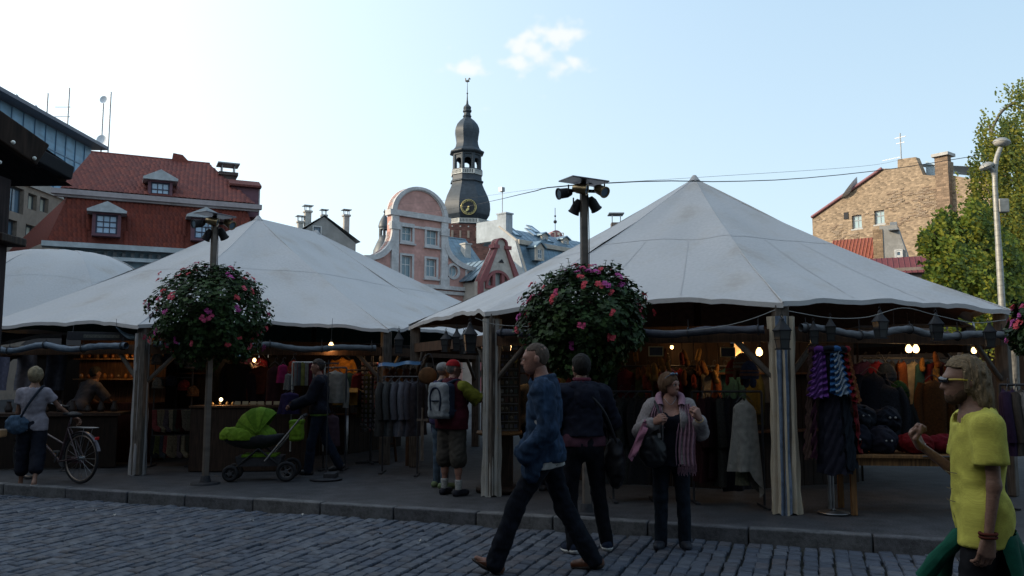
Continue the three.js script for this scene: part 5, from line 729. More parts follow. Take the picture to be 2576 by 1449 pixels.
{ // man in navy hooded jacket, seen from behind
  const P = feetAt(1470, 1388), nv = M([.014, .016, .03], 'cloth', { s: .3 });
  const o = { h: 1.8, skin: SK.tan, cell: .013, lean: .03, legL: [[.03, -.98, .16], [.03, -.97, -.26], [.2, -.1, 1]], legR: [[-.14, -.97, .1], [-.18, -.98, -.02], [-.3, 0, 1]], armL: [[.3, -.9, .2], [-.05, -.5, .85]], armR: [[-.42, -.88, .14], [.1, -.45, .9]], headYaw: .05,
    legs: { mat: jeans([.012, .012, .018]), waist: .08, wide: .004 }, shoes: { mat: M([.02, .03, .06], 'cloth', { s: .1 }), sole: M([.6, .6, .58], null) }, hair: [{ f: shortHair(.012, .055, -.075), mat: M([.022, .017, .014], 'hair', { s: .06 }) }],
    top: [{ name: 'plum_shirt', mat: M([.1, .04, .06], 'cloth', { s: .4 }), off: .014, hem: -.02, neck: .56, sleeve: 0 }, { name: 'navy_jacket', mat: nv, off: .03, hem: .07, neck: .5, sleeve: 2, flare: .012, fold: .014, freq: 8, seed: 7, skirt: .1 }] };
  const { t, J } = person('man in navy hooded jacket seen from behind stepping to the pavement', P, 196 * D, o);
  mesh('hood', netMesh(folds(uni([cap(J.N.clone().add(V(-.1, -.02, -.05)), J.N.clone().add(V(.1, -.02, -.05)), .055), elp(J.N.clone().add(V(0, -.12, -.11)), .13, .12, .06)], .05), 0, .01, 12, 2), J.N.clone().add(V(-.26, -.32, -.26)), J.N.clone().add(V(.26, .12, .1)), .012), nv, t, { raw: true });
  mesh('collar', new THREE.TorusGeometry(.068, .02, 8, 20).rotateX(Math.PI / 2).translate(J.N.x, J.N.y + .05, J.N.z + .012), M([.2, .05, .08], 'knit', { s: .1 }), t);
  const q = J.P; const b = thing('shoulder_bag', 'soft black shoulder bag hanging at the hip of the navy jacket man', 'bag', P, 196 * D);
  mesh('pouch', netMesh(folds(elp(V(q.x - .3, q.y - .18, q.z - .02), .085, .23, .16), 0, .02, 7, 5), V(q.x - .45, q.y - .47, q.z - .24), V(q.x - .14, q.y + .1, q.z + .2), .013), M([.02, .02, .024], 'cloth', { s: .3, r: .6 }), b, { raw: true });
  strap(b, [V(q.x - .29, q.y - .0, q.z + .08), V(q.x - .22, q.y + .35, q.z + .1), V(q.x - .05, q.y + .52, q.z + .06), V(q.x + .02, q.y + .5, q.z - .1), V(q.x - .14, q.y + .3, q.z - .16), V(q.x - .29, q.y - .0, q.z - .1)], .012, MT.black);
}
let PW;
{ // woman with pink scarf facing the camera
  const P = feetAt(1692, 1377); PW = P; const sc = M([.42, .24, .31], 'cloth', { s: .18, r: .95 }), cardi = M([.34, .3, .3], 'cloth', { s: .12 });
  const o = { h: 1.63, skin: SK.ruddy, build: 1.08, belly: .022, chest: 1.1, cell: .012, fine: .0045, shoulders: .175, legL: [[.05, -1, .0], [.02, -1, -.02], [.1, 0, 1]], legR: [[-.03, -1, .02], [-.02, -1, 0], [-.35, 0, 1]], armR: [[-.45, -.86, .18], [.55, .45, .75], [.6, .45, .5], [.5, -.3, -.8]], armL: [[.42, -.88, .16], [-.12, .6, .78], [-.3, .75, .3], [-.6, -.2, -.7]], curlR: 1.25, curlL: 1.1, headYaw: .82, headPitch: .03, headRoll: 0, headOff: [0, .145, .035],
    legs: { mat: jeans([.016, .022, .035]), waist: .08, wide: .006 }, shoes: { mat: M([.025, .03, .045], 'grain', { s: .1, r: .6 }) }, top: [{ name: 'navy_top', mat: M([.008, .009, .018], 'cloth', { s: .3 }), off: .013, hem: -.14, neck: .44, low: .05, sleeve: 0, skirt: .12 }, { name: 'grey_cardigan', mat: cardi, off: .027, hem: -.12, neck: .5, low: .02, sleeve: 1.75, flare: .006, open: .075, fold: .009, freq: 10, seed: 9, skirt: .18 }] };
  const hairM = M([.17, .085, .04], 'hair', { s: .07 });
  o.hair = [{ f: (x, y, z) => Math.max(cranium(.022, 3, .012, 30)(x, y + .008, z + .008), z > .02 ? (.062 - Math.abs(x) * .75 - y) : -.085 - y, z - .088), mat: hairM, down: -.12 }];
  const { t, J, face } = person('woman in pink scarf, grey cardigan and dark jeans looking over her shoulder', P, -6 * D, o);
  face('sunglasses', [tube([[-.055, .112, .05], [-.03, .122, .065], [-.01, .117, .067]], .012, 8, 8), tube([[.01, .117, .067], [.03, .122, .065], [.055, .112, .05]], .012, 8, 8), tube([[-.056, .112, .05], [-.086, .07, .0], [-.084, .03, -.05]], .003, 8, 5), tube([[.056, .112, .05], [.086, .07, .0], [.084, .03, -.05]], .003, 8, 5)], M([.06, .1, .16], null, { r: .1 }));
  // scarf: a roll round the neck and two pleated falls
  const q = J.N, fall = (x0, x1, y1, sd, lenK) => grid((a, b) => { const y = q.y - .04 - (q.y - .04 - y1) * b, sp = .55 + .45 * Math.min(1, b * 2.2); return V(q.x + x0 + (x1 - x0) * (.5 + (a - .5) * sp) + .01 * Math.sin(b * 6 + sd), y + .01 * Math.sin(a * 9) * b, q.z + .09 + .075 * Math.sin(Math.min(1, b * 2.4) * 1.57) + .016 * Math.sin(a * 30 + sd + b * 2) - .02 * b); }, 44, 26);
  mesh('scarf', [tube([V(q.x + .1, q.y - .06, q.z + .1), V(q.x + .105, q.y + .02, q.z + .02), V(q.x + .06, q.y + .045, q.z - .07), V(q.x - .06, q.y + .045, q.z - .07), V(q.x - .105, q.y + .02, q.z + .02), V(q.x - .1, q.y - .06, q.z + .1)], .034, 40, 9), fall(.04, .22, J.P.y - .11, 0, 1), fall(-.19, -.07, J.P.y + .22, 2, .6)], sc, t);
  const fr = []; for (let i = 0; i < 26; i++) { const x = q.x + .05 + i * .0066; fr.push(rod([x, J.P.y - .1, q.z + .145 + .012 * Math.sin(i * 1.3)], [x + .006 * Math.sin(i * 2.1), J.P.y - .19 - .02 * Math.sin(i * 3.7), q.z + .135], .0028, .002, 4)); } mesh('scarf_fringe', fr, sc, t);
  mesh('wristwatch', new THREE.TorusGeometry(.034, .006, 6, 16).applyQuaternion(new THREE.Quaternion().setFromUnitVectors(V(0, 0, 1), J.WL.clone().sub(J.EL).normalize())).translate(J.WL.x, J.WL.y - .01, J.WL.z), M([.3, .2, .1], null, { r: .3, m: .6 }), t);
  mesh('necklace', tube([V(q.x - .055, q.y + .01, q.z + .06), V(q.x, q.y - .045, q.z + .105), V(q.x + .055, q.y + .01, q.z + .06)], .0022, 16, 4), MT.steel, t);
  const b = thing('handbag', 'black handbag with a pink jacket over it, held by the scarf woman', 'bag', P, -6 * D), w = J.WR;
  mesh('bag_body', netMesh(folds(elp(V(w.x - .02, w.y - .27, w.z - .03), .13, .15, .075), 0, .014, 9, 4), V(w.x - .2, w.y - .46, w.z - .16), V(w.x + .16, w.y - .08, w.z + .1), .012), M([.015, .015, .018], 'grain', { s: .2, r: .45 }), b, { raw: true });
  mesh('bag_handle', tube([V(w.x + .06, w.y - .16, w.z), V(w.x + .05, w.y + .02, w.z + .04), V(J.SR.x + .01, J.SR.y + .055, J.SR.z + .03), V(J.SR.x - .02, J.SR.y - .04, J.SR.z - .07), V(w.x - .1, w.y - .16, w.z - .06)], .011, 30, 6), MT.black, b);
  mesh('pink_jacket', grid((a, e) => { const th = -1.1 + 2.2 * a; return V(w.x - .09 - .14 * e * Math.cos(th * .6) + .02 * Math.sin(a * 14), w.y + .02 - .34 * e * (1 - .25 * Math.abs(th)) - .07 * a, w.z + .05 + .1 * Math.sin(th) + .02 * Math.sin(e * 9 + a * 7)); }, 24, 16), M([.4, .17, .25], 'cloth', { s: .3 }), b);
  mesh('buckle', [box(.025, .04, .01, w.x + .035, w.y - .12, w.z + .055, 0, 0, .2)], MT.steel, b);
}
{ // man in yellow T-shirt in front
  const P = at(2474, 1400, 4.25).setY(0), yl = M([.74, .68, .13], 'cloth', { s: .35, b: .001 }), hm = M([.44, .31, .18], 'hair', { s: .05, b: .004 });
  const o = { h: 1.72, skin: SK.tan, build: 1.0, cell: .011, fine: .0042, handCell: .0045, legL: [[.03, -.95, .26], [.02, -.97, .1], [.05, .1, 1]], legR: [[-.03, -.97, -.2], [-.02, -.9, -.4], [-.05, -.2, 1]], armL: [[.1, -.98, .0], [.03, -.97, .16], [.02, -.98, .16], [-.9, -.05, .3]], armR: [[-.02, -.97, .16], [.12, .5, .62], [.1, .85, .4], [.6, .3, -.7]], curlL: .55, curlR: 1.3, headYaw: -.02, headPitch: .05, headOff: [0, .145, .05],
    legs: { mat: M([.016, .016, .02], 'cloth', { s: .3 }), waist: .05, wide: .02 }, shoes: { mat: MT.dark }, brow: hm,
    top: [{ name: 'yellow_t_shirt', mat: yl, off: .016, hem: -.15, neck: .48, sleeve: .6, flare: .012, fold: .008, freq: 11, yk: .25, rw: .3, seed: 12 }] };
  const strands = (x, y, z) => .011 * noise.noise(x * 46 + 3 * noise.noise(x * 9, y * 9, z * 9), y * 12, z * 46) + .008 * noise.noise(x * 90, y * 20, z * 90);
  const lh = uni([cranium(.016, 2, 0), elp(V(0, -.03, -.07), .085, .13, .062), elp(V(0, -.1, -.08), .082, .075, .055)], .035);
  o.hair = [{ f: (x, y, z) => Math.max(lh(x, y, z) + strands(x, y, z), z > .015 ? .074 + (z > .05 ? (z - .05) * .5 : 0) - y : -.19 - y, z - .09), mat: hm, down: -.21, cell: .005 },
    { name: 'beard', f: (x, y, z) => Math.max(uni([elp(V(0, -.078, .05), .046, .044, .05), elp(V(0, -.06, .02), .064, .05, .05)], .02)(x, y, z) + .5 * strands(x, y, z), y + .048 + Math.max(0, Math.abs(x) - .03) * -.9, .0 - z), mat: M([.14, .075, .04], 'hair', { s: .06 }), down: -.15, cell: .005 }];
  const { t, J, face } = person('long-haired man in yellow T-shirt and dark glasses walking left in front', P, -103 * D, o);
  face('sunglasses', [tube([[-.055, .012, .085], [-.03, .012, .103], [0, .018, .108], [.03, .012, .103], [.055, .012, .085]], .013, 20, 8)], M([.015, .015, .018], null, { r: .08 }));
  face('glasses_arm', [1, -1].map((k) => tube([[k * .058, .014, .083], [k * .082, .012, .04], [k * .086, .004, -.02]], .005, 10, 6)), M([.5, .36, .03], null, { r: .4 }));
  mesh('wrist_band', [new THREE.TorusGeometry(.036, .008, 6, 18), new THREE.TorusGeometry(.037, .006, 6, 18).translate(0, 0, .016)].map((g) => g.rotateX(Math.PI / 2).translate(J.WL.x, J.WL.y + .02, J.WL.z)), M([.13, .03, .02], 'cloth', { s: .05 }), t);
  const gr = M([.012, .11, .07], 'cloth', { s: .3 }), q = J.P, g2 = thing('green_jacket', 'green jacket tied round the waist of the yellow T-shirt man', 'jacket', P, -103 * D);
  const sl = (pts, r) => { const g = tube(pts, r, 30, 12), p = g.attributes.position; for (let i = 0; i < p.count; i++) p.setXYZ(i, p.getX(i) + .016 * noise.noise(p.getX(i) * 12, p.getY(i) * 12, 1), p.getY(i) + .01 * noise.noise(p.getY(i) * 14, 2, p.getZ(i) * 14), p.getZ(i) + .016 * noise.noise(p.getX(i) * 11, p.getY(i) * 9, 7)); g.computeVertexNormals(); return g; };
  mesh('sleeve', sl([V(q.x + .03, q.y - .1, q.z + .1), V(q.x + .03, q.y - .16, q.z + .15), V(q.x + .02, q.y - .24, q.z + .22), V(q.x + .02, q.y - .33, q.z + .29)], .042), gr, g2); mesh('sleeve', sl([V(q.x - .05, q.y - .1, q.z + .1), V(q.x - .06, q.y - .24, q.z + .16), V(q.x - .05, q.y - .42, q.z + .19)], .036), gr, g2);
  mesh('knot', ball(.05, q.x, q.y - .12, q.z + .11, 1, .9, .8), gr, g2); mesh('jacket_body', grid((a, b) => { const th = Math.PI + (a - .5) * 2.6; return V(q.x + Math.sin(th) * (.17 + .07 * b) + .014 * Math.sin(a * 20), q.y - .08 - .42 * b, q.z + Math.cos(th) * (.15 + .12 * b) + .014 * Math.cos(a * 17 + b * 5)); }, 30, 14), gr, g2);
  // faint printed marks on the shirt front
  mesh('shirt_print', [[.02, .2, .1, .004], [.02, .12, .05, .004], [.0, .06, .1, .004]].map(([x, y, w, hh]) => grid((a, b) => { const X = (a - .5) * w * 1.5 + x; return V(q.x + X, q.y + y + hh * b, q.z + .148 - X * X * 2.6); }, 8, 1)), M([.14, .11, .05], null), t);
}
{ // man in red cap with rucksack at the magnet stall
  const P = feetAt(1135, 1244, KERB), vest = M([.085, .012, .022], 'cloth', { s: .4 });
  const o = { h: 1.68, skin: SK.ruddy, build: 1.14, belly: .04, cell: .014, shoulders: .19, legL: [[.06, -1, .02], [.03, -1, 0], [.2, 0, 1]], legR: [[-.06, -1, 0], [-.03, -1, -.02], [-.1, 0, 1]], armL: [[.16, -.95, .2], [0, -.7, .7]], armR: [[-.42, -.62, .7], [-.05, .35, .95], [0, .6, .8], [.5, 0, -.5]], curlR: .9, headYaw: -.42, headPitch: .1,
    legs: { mat: M([.08, .07, .06], 'cloth', { s: .3 }), waist: .08, len: 1.12, wide: .03, fold: .01 }, shoes: { mat: M([.015, .015, .025], 'grain', { s: .1 }) }, socks: .12,
    top: [{ name: 'lime_shirt', mat: M([.22, .22, .03], 'cloth', { s: .3 }), off: .016, hem: -.02, neck: .5, sleeve: .95, flare: .022, fold: .01 }, { name: 'maroon_vest', mat: vest, off: .033, hem: -.1, neck: .52, sleeve: 0, fold: .008 }], hair: [{ f: shortHair(.006, .05, -.06), mat: M([.25, .23, .21], 'hair') }] };
  const { t, J, put, face } = person('stout man in red and white cap, maroon vest and shorts reaching for magnets', P, 142 * D, o);
  const red = M([.42, .02, .025], 'cloth', { s: .2 }), dome = (a0, a1) => grid((a, b) => { const th = a0 + (a1 - a0) * a, ph = b * 1.62; return V(Math.sin(th) * Math.sin(ph) * .088, .05 + Math.cos(ph) * .09, -.01 + Math.cos(th) * Math.sin(ph) * .108); }, 14, 8);
  face('cap_crown', [dome(.9, 6.28 - .9)], red); face('cap_front', [dome(-.9, .9)], M([.6, .57, .55], 'cloth', { s: .2 })); face('cap_peak', [grid((a, b) => { const th = -.95 + 1.9 * a; return V(Math.sin(th) * (.086 + .018 * b), .05 - .018 * b - .02 * Math.abs(th), -.01 + Math.cos(th) * (.104 + .075 * b)); }, 14, 5)], M([.58, .5, .48], 'cloth', { s: .2 })); face('glasses', [tube([[-.05, .008, .095], [0, .012, .108], [.05, .008, .095]], .004, 12, 5), tube([[-.05, .008, .095], [-.084, .006, .0]], .0025, 6, 4)], MT.dark);
  const b = thing('rucksack', 'grey and navy rucksack on the back of the red cap man', 'rucksack', P, 142 * D), c = J.C, gr = M([.3, .32, .34], 'cloth', { s: .3 }), nv = M([.03, .04, .07], 'cloth', { s: .3 });
  mesh('main_bag', netMesh(folds((x, y, z) => { const qx = Math.max(0, Math.abs(x - c.x) - .1), qy = Math.max(0, Math.abs(y - c.y + .02) - .17), qz = Math.max(0, Math.abs(z - c.z + .215) - .04); return Math.hypot(qx, qy, qz) - .05; }, 0, .012, 8, 3), V(c.x - .22, c.y - .32, c.z - .36), V(c.x + .22, c.y + .28, c.z - .08), .013), gr, b, { raw: true });
  mesh('side_panel', netMesh((x, y, z) => { const qx = Math.max(0, Math.abs(x - c.x) - .115), qy = Math.max(0, Math.abs(y - c.y + .02) - .165), qz = Math.max(0, Math.abs(z - c.z + .17) - .02); return Math.hypot(qx, qy, qz) - .05; }, V(c.x - .22, c.y - .3, c.z - .3), V(c.x + .22, c.y + .26, c.z - .06), .013), nv, b, { raw: true });
  mesh('zip_arc', tube([[-.07, -.12], [-.085, .06], [-.04, .15], [.04, .15], [.085, .06], [.07, -.12]].map(([x, y]) => V(c.x + x, c.y + y - .02, c.z - .305)), .012, 30, 6), nv, b); mesh('pocket_zip', rod([c.x - .06, c.y - .02, c.z - .312], [c.x + .06, c.y - .02, c.z - .312], .008), nv, b);
  for (const k of ['L', 'R']) { const S = J['S' + k], g = k === 'L' ? 1 : -1; mesh('shoulder_strap', tube([V(c.x + g * .08, c.y + .18, c.z - .2), V(S.x - g * .06, S.y + .085, S.z - .02), V(S.x - g * .045, S.y - .02, S.z + .13), V(S.x - g * .02, S.y - .2, S.z + .12), V(c.x + g * .14, c.y - .16, c.z - .14)], .018, 30, 6), nv, b); }
}
{ // companion half hidden behind the cap man
  const P = feetAt(1108, 1226, KERB); const o = { h: 1.66, cell: .018, fine: .007, handCell: .008, legs: { mat: jeans([.1, .13, .18]) }, shoes: { mat: M([.1, .14, .06], null) }, top: [{ name: 'purple_top', mat: M([.04, .03, .09], 'cloth', { s: .3 }), off: .02, hem: -.08, sleeve: 2, neck: .5 }], headYaw: .2 };
  const { face } = person('person in grey cap and faded jeans hidden behind the red cap man', P, 120 * D, o); face('grey_cap', [ball(.1, 0, .045, -.01, .9, .85, 1.1, 16)], M([.33, .33, .34], 'cloth', { s: .2 }));
}
let PRAMMAN;
{ // man with pram
  const P = feetAt(800, 1192, KERB); PRAMMAN = P; const o = { h: 1.74, skin: SK.ruddy, cell: .014, lean: .01, legL: [[.03, -.97, .22], [.02, -.98, .1], [.05, .1, 1]], legR: [[-.03, -.96, -.24], [-.02, -.86, -.5], [-.05, -.25, 1]], armL: [[.12, -.86, .42], [-.02, -.36, .93], [0, -.1, 1], [0, -1, .1]], armR: [[-.12, -.86, .42], [.02, -.36, .93], [0, -.1, 1], [0, -1, .1]], curlL: 1.2, curlR: 1.2, headPitch: .12,
    legs: { mat: jeans([.02, .03, .055]), waist: .05, wide: .014 }, shoes: { mat: M([.015, .015, .02], null, { r: .5 }) }, hair: [{ f: shortHair(.01, .06, -.06), mat: M([.07, .05, .04], 'hair') }],
    top: [{ name: 'lime_shirt', mat: M([.2, .36, .08], 'cloth', { s: .3 }), off: .015, hem: -.06, neck: .5, sleeve: 0 }, { name: 'navy_jacket', mat: M([.016, .018, .03], 'cloth', { s: .3 }), off: .032, hem: -.03, neck: .54, sleeve: 2, flare: .014, open: .03, fold: .012 }] };
  person('man in dark open jacket and green shirt pushing the pram', P, -84 * D, o);
}
{ // woman wheeling the bicycle
  const P = feetAt(72, 1236), tee = M([.4, .37, .42], 'cloth', { s: .3 });
  const o = { h: 1.67, skin: SK.tan, cell: .014, shoulders: .165, chest: .9, legR: [[-.03, -.95, -.22], [-.02, -.84, -.5], [-.05, -.6, .8]], legL: [[.04, -.98, .14], [.02, -.99, .0], [.05, 0, 1]], armR: [[-.6, -.78, .15], [-.72, -.6, .3], [-.7, -.6, .3], [0, -.6, -.6]], armL: [[.12, -.97, .12], [.0, -.85, .5]], curlR: .9,
    legs: { mat: M([.018, .02, .032], 'cloth', { s: .3 }), waist: .06, len: 1.5, wide: .02 }, shoes: { mat: M([.5, .46, .44], 'cloth', { s: .1 }), high: -.03 }, top: [{ name: 'white_t_shirt', mat: tee, off: .014, hem: -.1, neck: .48, sleeve: .5, flare: .008, fold: .006, freq: 7 }],
    hair: [{ f: (x, y, z) => Math.max(cranium(.03, 5, .016, 26)(x, y - .004, z), z > .02 ? .05 - y : -.09 - y, z - .085), mat: M([.5, .4, .25], 'hair', { s: .06 }) }] };
  const { t, J } = person('blonde woman in white T-shirt and capri trousers wheeling a bicycle, seen from behind', P, 200 * D, o), q = J.P;
  const b = thing('cross_body_bag', 'blue cloth bag slung across the blonde woman with the bicycle', 'bag', P, 200 * D);
  mesh('pouch', netMesh(folds(elp(V(q.x + .17, q.y + .0, q.z - .12), .15, .13, .07), 0, .015, 9, 2), V(q.x - .02, q.y - .17, q.z - .22), V(q.x + .36, q.y + .16, q.z), .013), M([.1, .15, .23], 'denim', { s: .3 }), b, { raw: true });
  strap(b, [V(q.x + .12, q.y + .1, q.z - .15), V(q.x + .02, q.y + .3, q.z - .16), V(q.x - .1, q.y + .5, q.z - .06), V(q.x - .1, q.y + .5, q.z + .06), V(q.x + .05, q.y + .28, q.z + .16), V(q.x + .22, q.y + .05, q.z + .02)], .017, M([.03, .04, .06], 'cloth', { s: .1 }));
}
{ // customer bending over the stall behind the bicycle
  const P = feetAt(186, 1168, KERB); person('customer in grey shirt bending over the dark stall behind the bicycle', P, 150 * D, { h: 1.7, cell: .018, fine: .007, handCell: .008, lean: .55, skin: SK.tan, armL: [[.2, -.8, .6], [0, -.5, .9]], armR: [[-.25, -.8, .55], [0, -.5, .9]], legs: { mat: jeans([.015, .015, .02]) }, shoes: { mat: MT.dark }, top: [{ name: 'grey_shirt', mat: M([.11, .1, .11], 'cloth', { s: .3 }), off: .02, hem: -.05, neck: .5, sleeve: .9, flare: .015 }], hair: [{ f: shortHair(.012, .05, -.08), mat: M([.03, .025, .02], 'hair') }], headPitch: .3 });
}
{ // curly-haired customer seen between the display and the denim jacket
  const P = feetAt(1345, 1232, KERB); person('customer with curly hair and knitted top behind the denim jacket', P, 170 * D, { h: 1.6, cell: .018, fine: .007, handCell: .008, legs: { mat: jeans([.02, .02, .03]) }, shoes: { mat: MT.dark }, top: [{ name: 'knitted_top', mat: M([.12, .11, .09], 'knit', { s: .12 }), off: .024, hem: -.06, neck: .5, sleeve: 2, fold: .014 }], hair: [{ f: (x, y, z) => Math.max(cranium(.04, 8, .03, 30)(x, y, z), z > .03 ? .03 - y : -.12 - y, z - .08), mat: M([.13, .045, .03], 'hair') }] });
}
// ---------- trees ----------
ALB = 1;
function tree(label, base, blobs, o) {
  const t = thing(o.name, label, 'tree', base), q = rng(o.seed), bark = M(o.bark, 'wood', { s: .5, b: .01 });
  const top = o.top, pts = [0, .25, .5, .75, 1].map((k) => V(.25 * Math.sin(k * 3 + o.seed) * k, top * k, .2 * Math.cos(k * 4) * k)), tr = [];
  for (let i = 0; i < 4; i++) tr.push(rod(pts[i], pts[i + 1], o.r * (1 - i * .22), o.r * (1 - (i + 1) * .22), 10)); mesh('trunk', tr, bark, t);
  const lg = new THREE.BufferGeometry(); lg.setAttribute('position', new THREE.Float32BufferAttribute([0, 0, 0, .42, .08, .5, 0, -.02, 1.15, -.42, .08, .5], 3)); lg.setIndex([0, 1, 2, 0, 2, 3]); lg.computeVertexNormals();
  blobs.forEach(([x, y, z, r]) => { const a = pts[0].clone().lerp(pts[4], Math.min(.95, Math.max(.15, (y - r * .8) / top))); const e = V(x, y + r * .2, z), m = a.clone().lerp(e, .5).add(V(0, .25 * r, 0)); mesh('limb', tube([a, m, e], .03 + .015 * r, 8, 5), bark, t); });
  const mats = o.cols.map((c) => M(c, null, { r: .7, transmission: .35, specularIntensity: .5 })), per = o.leaves / mats.length | 0, tot = blobs.reduce((s, b) => s + b[3] * b[3], 0), mx = new THREE.Object3D();
  mats.forEach((m, mi) => { const im = new THREE.InstancedMesh(lg, m, per); im.name = 'leaves'; im.userData.kind = 'stuff'; im.castShadow = im.receiveShadow = true; let i = 0;
    while (i < per) { let w = q() * tot, b = blobs[0]; for (const bb of blobs) { w -= bb[3] * bb[3]; if (w <= 0) { b = bb; break; } } const yy = 2 * q() - 1, a = q() * 6.283, s = Math.sqrt(1 - yy * yy), rr2 = b[3] * (.5 + .55 * Math.sqrt(q())) * (1 + .35 * noise.noise(Math.cos(a) * 2 + b[0], yy * 2, Math.sin(a) * 2 + b[1])); const px = b[0] + s * Math.cos(a) * rr2 * .85, pz = b[2] + s * Math.sin(a) * rr2 * .85, py = b[1] + yy * rr2;
      if (noise.noise(px * 1.7 + o.seed, py * 1.1, pz * 1.7) < .03) { if (q() < .92) continue; }
      const n = o.strand + (q() * o.strand * 1.5 | 0); for (let k = 0; k < n && i < per; k++, i++) { mx.position.set(px + (q() - .5) * .08, py - k * o.droop + (q() - .5) * .05, pz + (q() - .5) * .08); mx.rotation.set(.9 + q() * .9, q() * 6.283, (q() - .5) * .8); mx.scale.setScalar(o.leaf * (.7 + .6 * q())); mx.updateMatrix(); im.setMatrixAt(i, mx.matrix); } }
    t.add(im); });
  return t;
}
{
  const b = at(2545, 940, 22).setY(KERB), L = (u, v, d = 22) => { const p = at(u, v, d); return [p.x - b.x, p.y - KERB, p.z - b.z]; };
  tree('tall birch with drooping sunlit branches behind the street lamp', b, [[...L(2555, 270), .75], [...L(2500, 330), .6], [...L(2570, 360), .9], [...L(2470, 400), .55], [...L(2540, 440), 1.0], [...L(2480, 480), .7], [...L(2590, 500), 1.2], [...L(2500, 560), 1.0], [...L(2450, 590), .7], [...L(2570, 620), 1.2], [...L(2500, 670), 1.1], [...L(2440, 420), .35], [...L(2650, 420), 1.3], [...L(2660, 600), 1.5], [...L(2520, 740), 1]], { name: 'birch_tree', top: 8.4, r: .16, bark: [.3, .28, .25], leaves: 42000, leaf: .068, droop: .06, strand: 7, seed: 7, cols: [[.26, .27, .035], [.16, .2, .035], [.34, .31, .04], [.08, .12, .03]] });
  const c = at(2410, 940, 19.5).setY(KERB), L2 = (u, v, d = 19.5) => { const p = at(u, v, d); return [p.x - c.x, p.y - KERB, p.z - c.z]; };
  tree('broad bushy tree with bright leaves spreading behind the tent edge', c, [[...L2(2385, 590), .6], [...L2(2420, 620), .65], [...L2(2360, 625), .5], [...L2(2440, 560), .55], [...L2(2395, 660), .75], [...L2(2450, 680), .8], [...L2(2350, 590), .3], [...L2(2490, 640), .7], [...L2(2480, 710), .9], [...L2(2430, 740), .9]], { name: 'broadleaf_tree', top: 4.2, r: .13, bark: [.12, .09, .07], leaves: 20000, leaf: .085, droop: .04, strand: 3, seed: 19, cols: [[.2, .25, .025], [.13, .19, .025], [.3, .3, .03], [.06, .1, .02]] });
}
{ // street lamp
  const b = at(2521, 800, 16.5), t = thing('street_lamp', 'galvanised two-headed street lamp in front of the birch', 'street lamp', [b.x, KERB, b.z]), L = (u, v) => at(u, v, 16.5).sub(V(b.x, KERB, b.z)), gm = M([.42, .41, .37], 'metal', { s: .5, r: .5, m: .3 });
  mesh('pole', [rod(V(0, 0, 0), L(2512, 620), .07, .06, 12), rod(L(2512, 620), L(2503, 470), .056, .048, 12)], gm, t); mesh('arm', tube([L(2503, 475), L(2503, 430), L(2508, 395), L(2517, 372)], .05, 16, 8), gm, t); mesh('arm', tube([L(2503, 470), L(2501, 440), L(2495, 427), L(2487, 422)], .045, 16, 8), gm, t);
  for (const [u, v, s] of [[2520, 358, 1], [2482, 418, .85]]) { const p = L(u, v), g = new THREE.Group(); g.name = 'lamp_head'; g.position.copy(p); g.scale.setScalar(s * .8); g.rotation.z = s < 1 ? .35 : -.15; t.add(g); mesh('cover', lathe([[.001, .12], [.1, .1], [.19, .04], [.21, -.01], [.2, -.02]], 18), gm, g); mesh('diffuser', lathe([[.195, -.015], [.17, -.06], [.09, -.09], [.001, -.1]], 18), M([.6, .58, .52], null, { r: .3 }), g); }
  const bx = L(2522, 518); mesh('junction_box', rbox(.2, .28, .14, .02, bx.x, bx.y, bx.z), gm, t);
}

// ---------- stall interiors ----------
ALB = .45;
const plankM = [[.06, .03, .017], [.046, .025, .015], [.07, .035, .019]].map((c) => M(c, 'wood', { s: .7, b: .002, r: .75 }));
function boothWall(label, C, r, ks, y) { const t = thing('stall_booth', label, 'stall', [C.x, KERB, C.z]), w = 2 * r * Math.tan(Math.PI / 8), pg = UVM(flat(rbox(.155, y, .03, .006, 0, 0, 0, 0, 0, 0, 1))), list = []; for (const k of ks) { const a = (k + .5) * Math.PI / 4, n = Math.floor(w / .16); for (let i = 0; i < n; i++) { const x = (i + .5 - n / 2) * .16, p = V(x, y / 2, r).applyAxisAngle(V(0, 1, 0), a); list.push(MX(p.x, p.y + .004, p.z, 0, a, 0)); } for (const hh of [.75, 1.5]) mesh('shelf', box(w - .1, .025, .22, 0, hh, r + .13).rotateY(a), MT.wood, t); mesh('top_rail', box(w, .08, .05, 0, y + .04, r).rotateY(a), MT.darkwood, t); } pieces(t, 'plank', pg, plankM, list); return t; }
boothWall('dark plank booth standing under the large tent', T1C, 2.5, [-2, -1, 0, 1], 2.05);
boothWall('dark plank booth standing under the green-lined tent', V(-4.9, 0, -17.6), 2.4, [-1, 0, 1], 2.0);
[[-13.5, -30, 6, .1], [-5.5, -31.5, 6.5, -.05], [3.5, -27.5, 7, .12], [11.5, -25, 6, -.2], [-17, -21, 5, .7]].forEach(([x, z, w, a], i) => { const t = thing('market_shed', ['dark timber market shed behind the rounded tent', 'dark timber market shed in the gap between the tents', 'dark timber market shed behind the large tent', 'dark timber market shed below the bushy tree', 'dark timber market shed beyond the kiosk'][i], 'shed', [x, KERB, z], a, 'timber sheds at the back of the market'); mesh('wall', box(w, 2.5, 2.4, 0, 1.25, 0), plankM[1], t); mesh('roof', prism([[-1.5, 2.45], [1.5, 2.45], [0, 3.05]], w + .5, -w / 2 - .25).rotateY(Math.PI / 2), M([.05, .04, .04], 'wood', { s: .5 }), t); for (let k = 0; k < 3; k++) mesh('batten', box(.08, 2.4, .03, -w / 3 + k * w / 3, 1.25, 1.22), plankM[0], t); mesh('hatch', box(w * .4, .9, .04, 0, 1.5, 1.22), M([.02, .02, .022], null), t); });

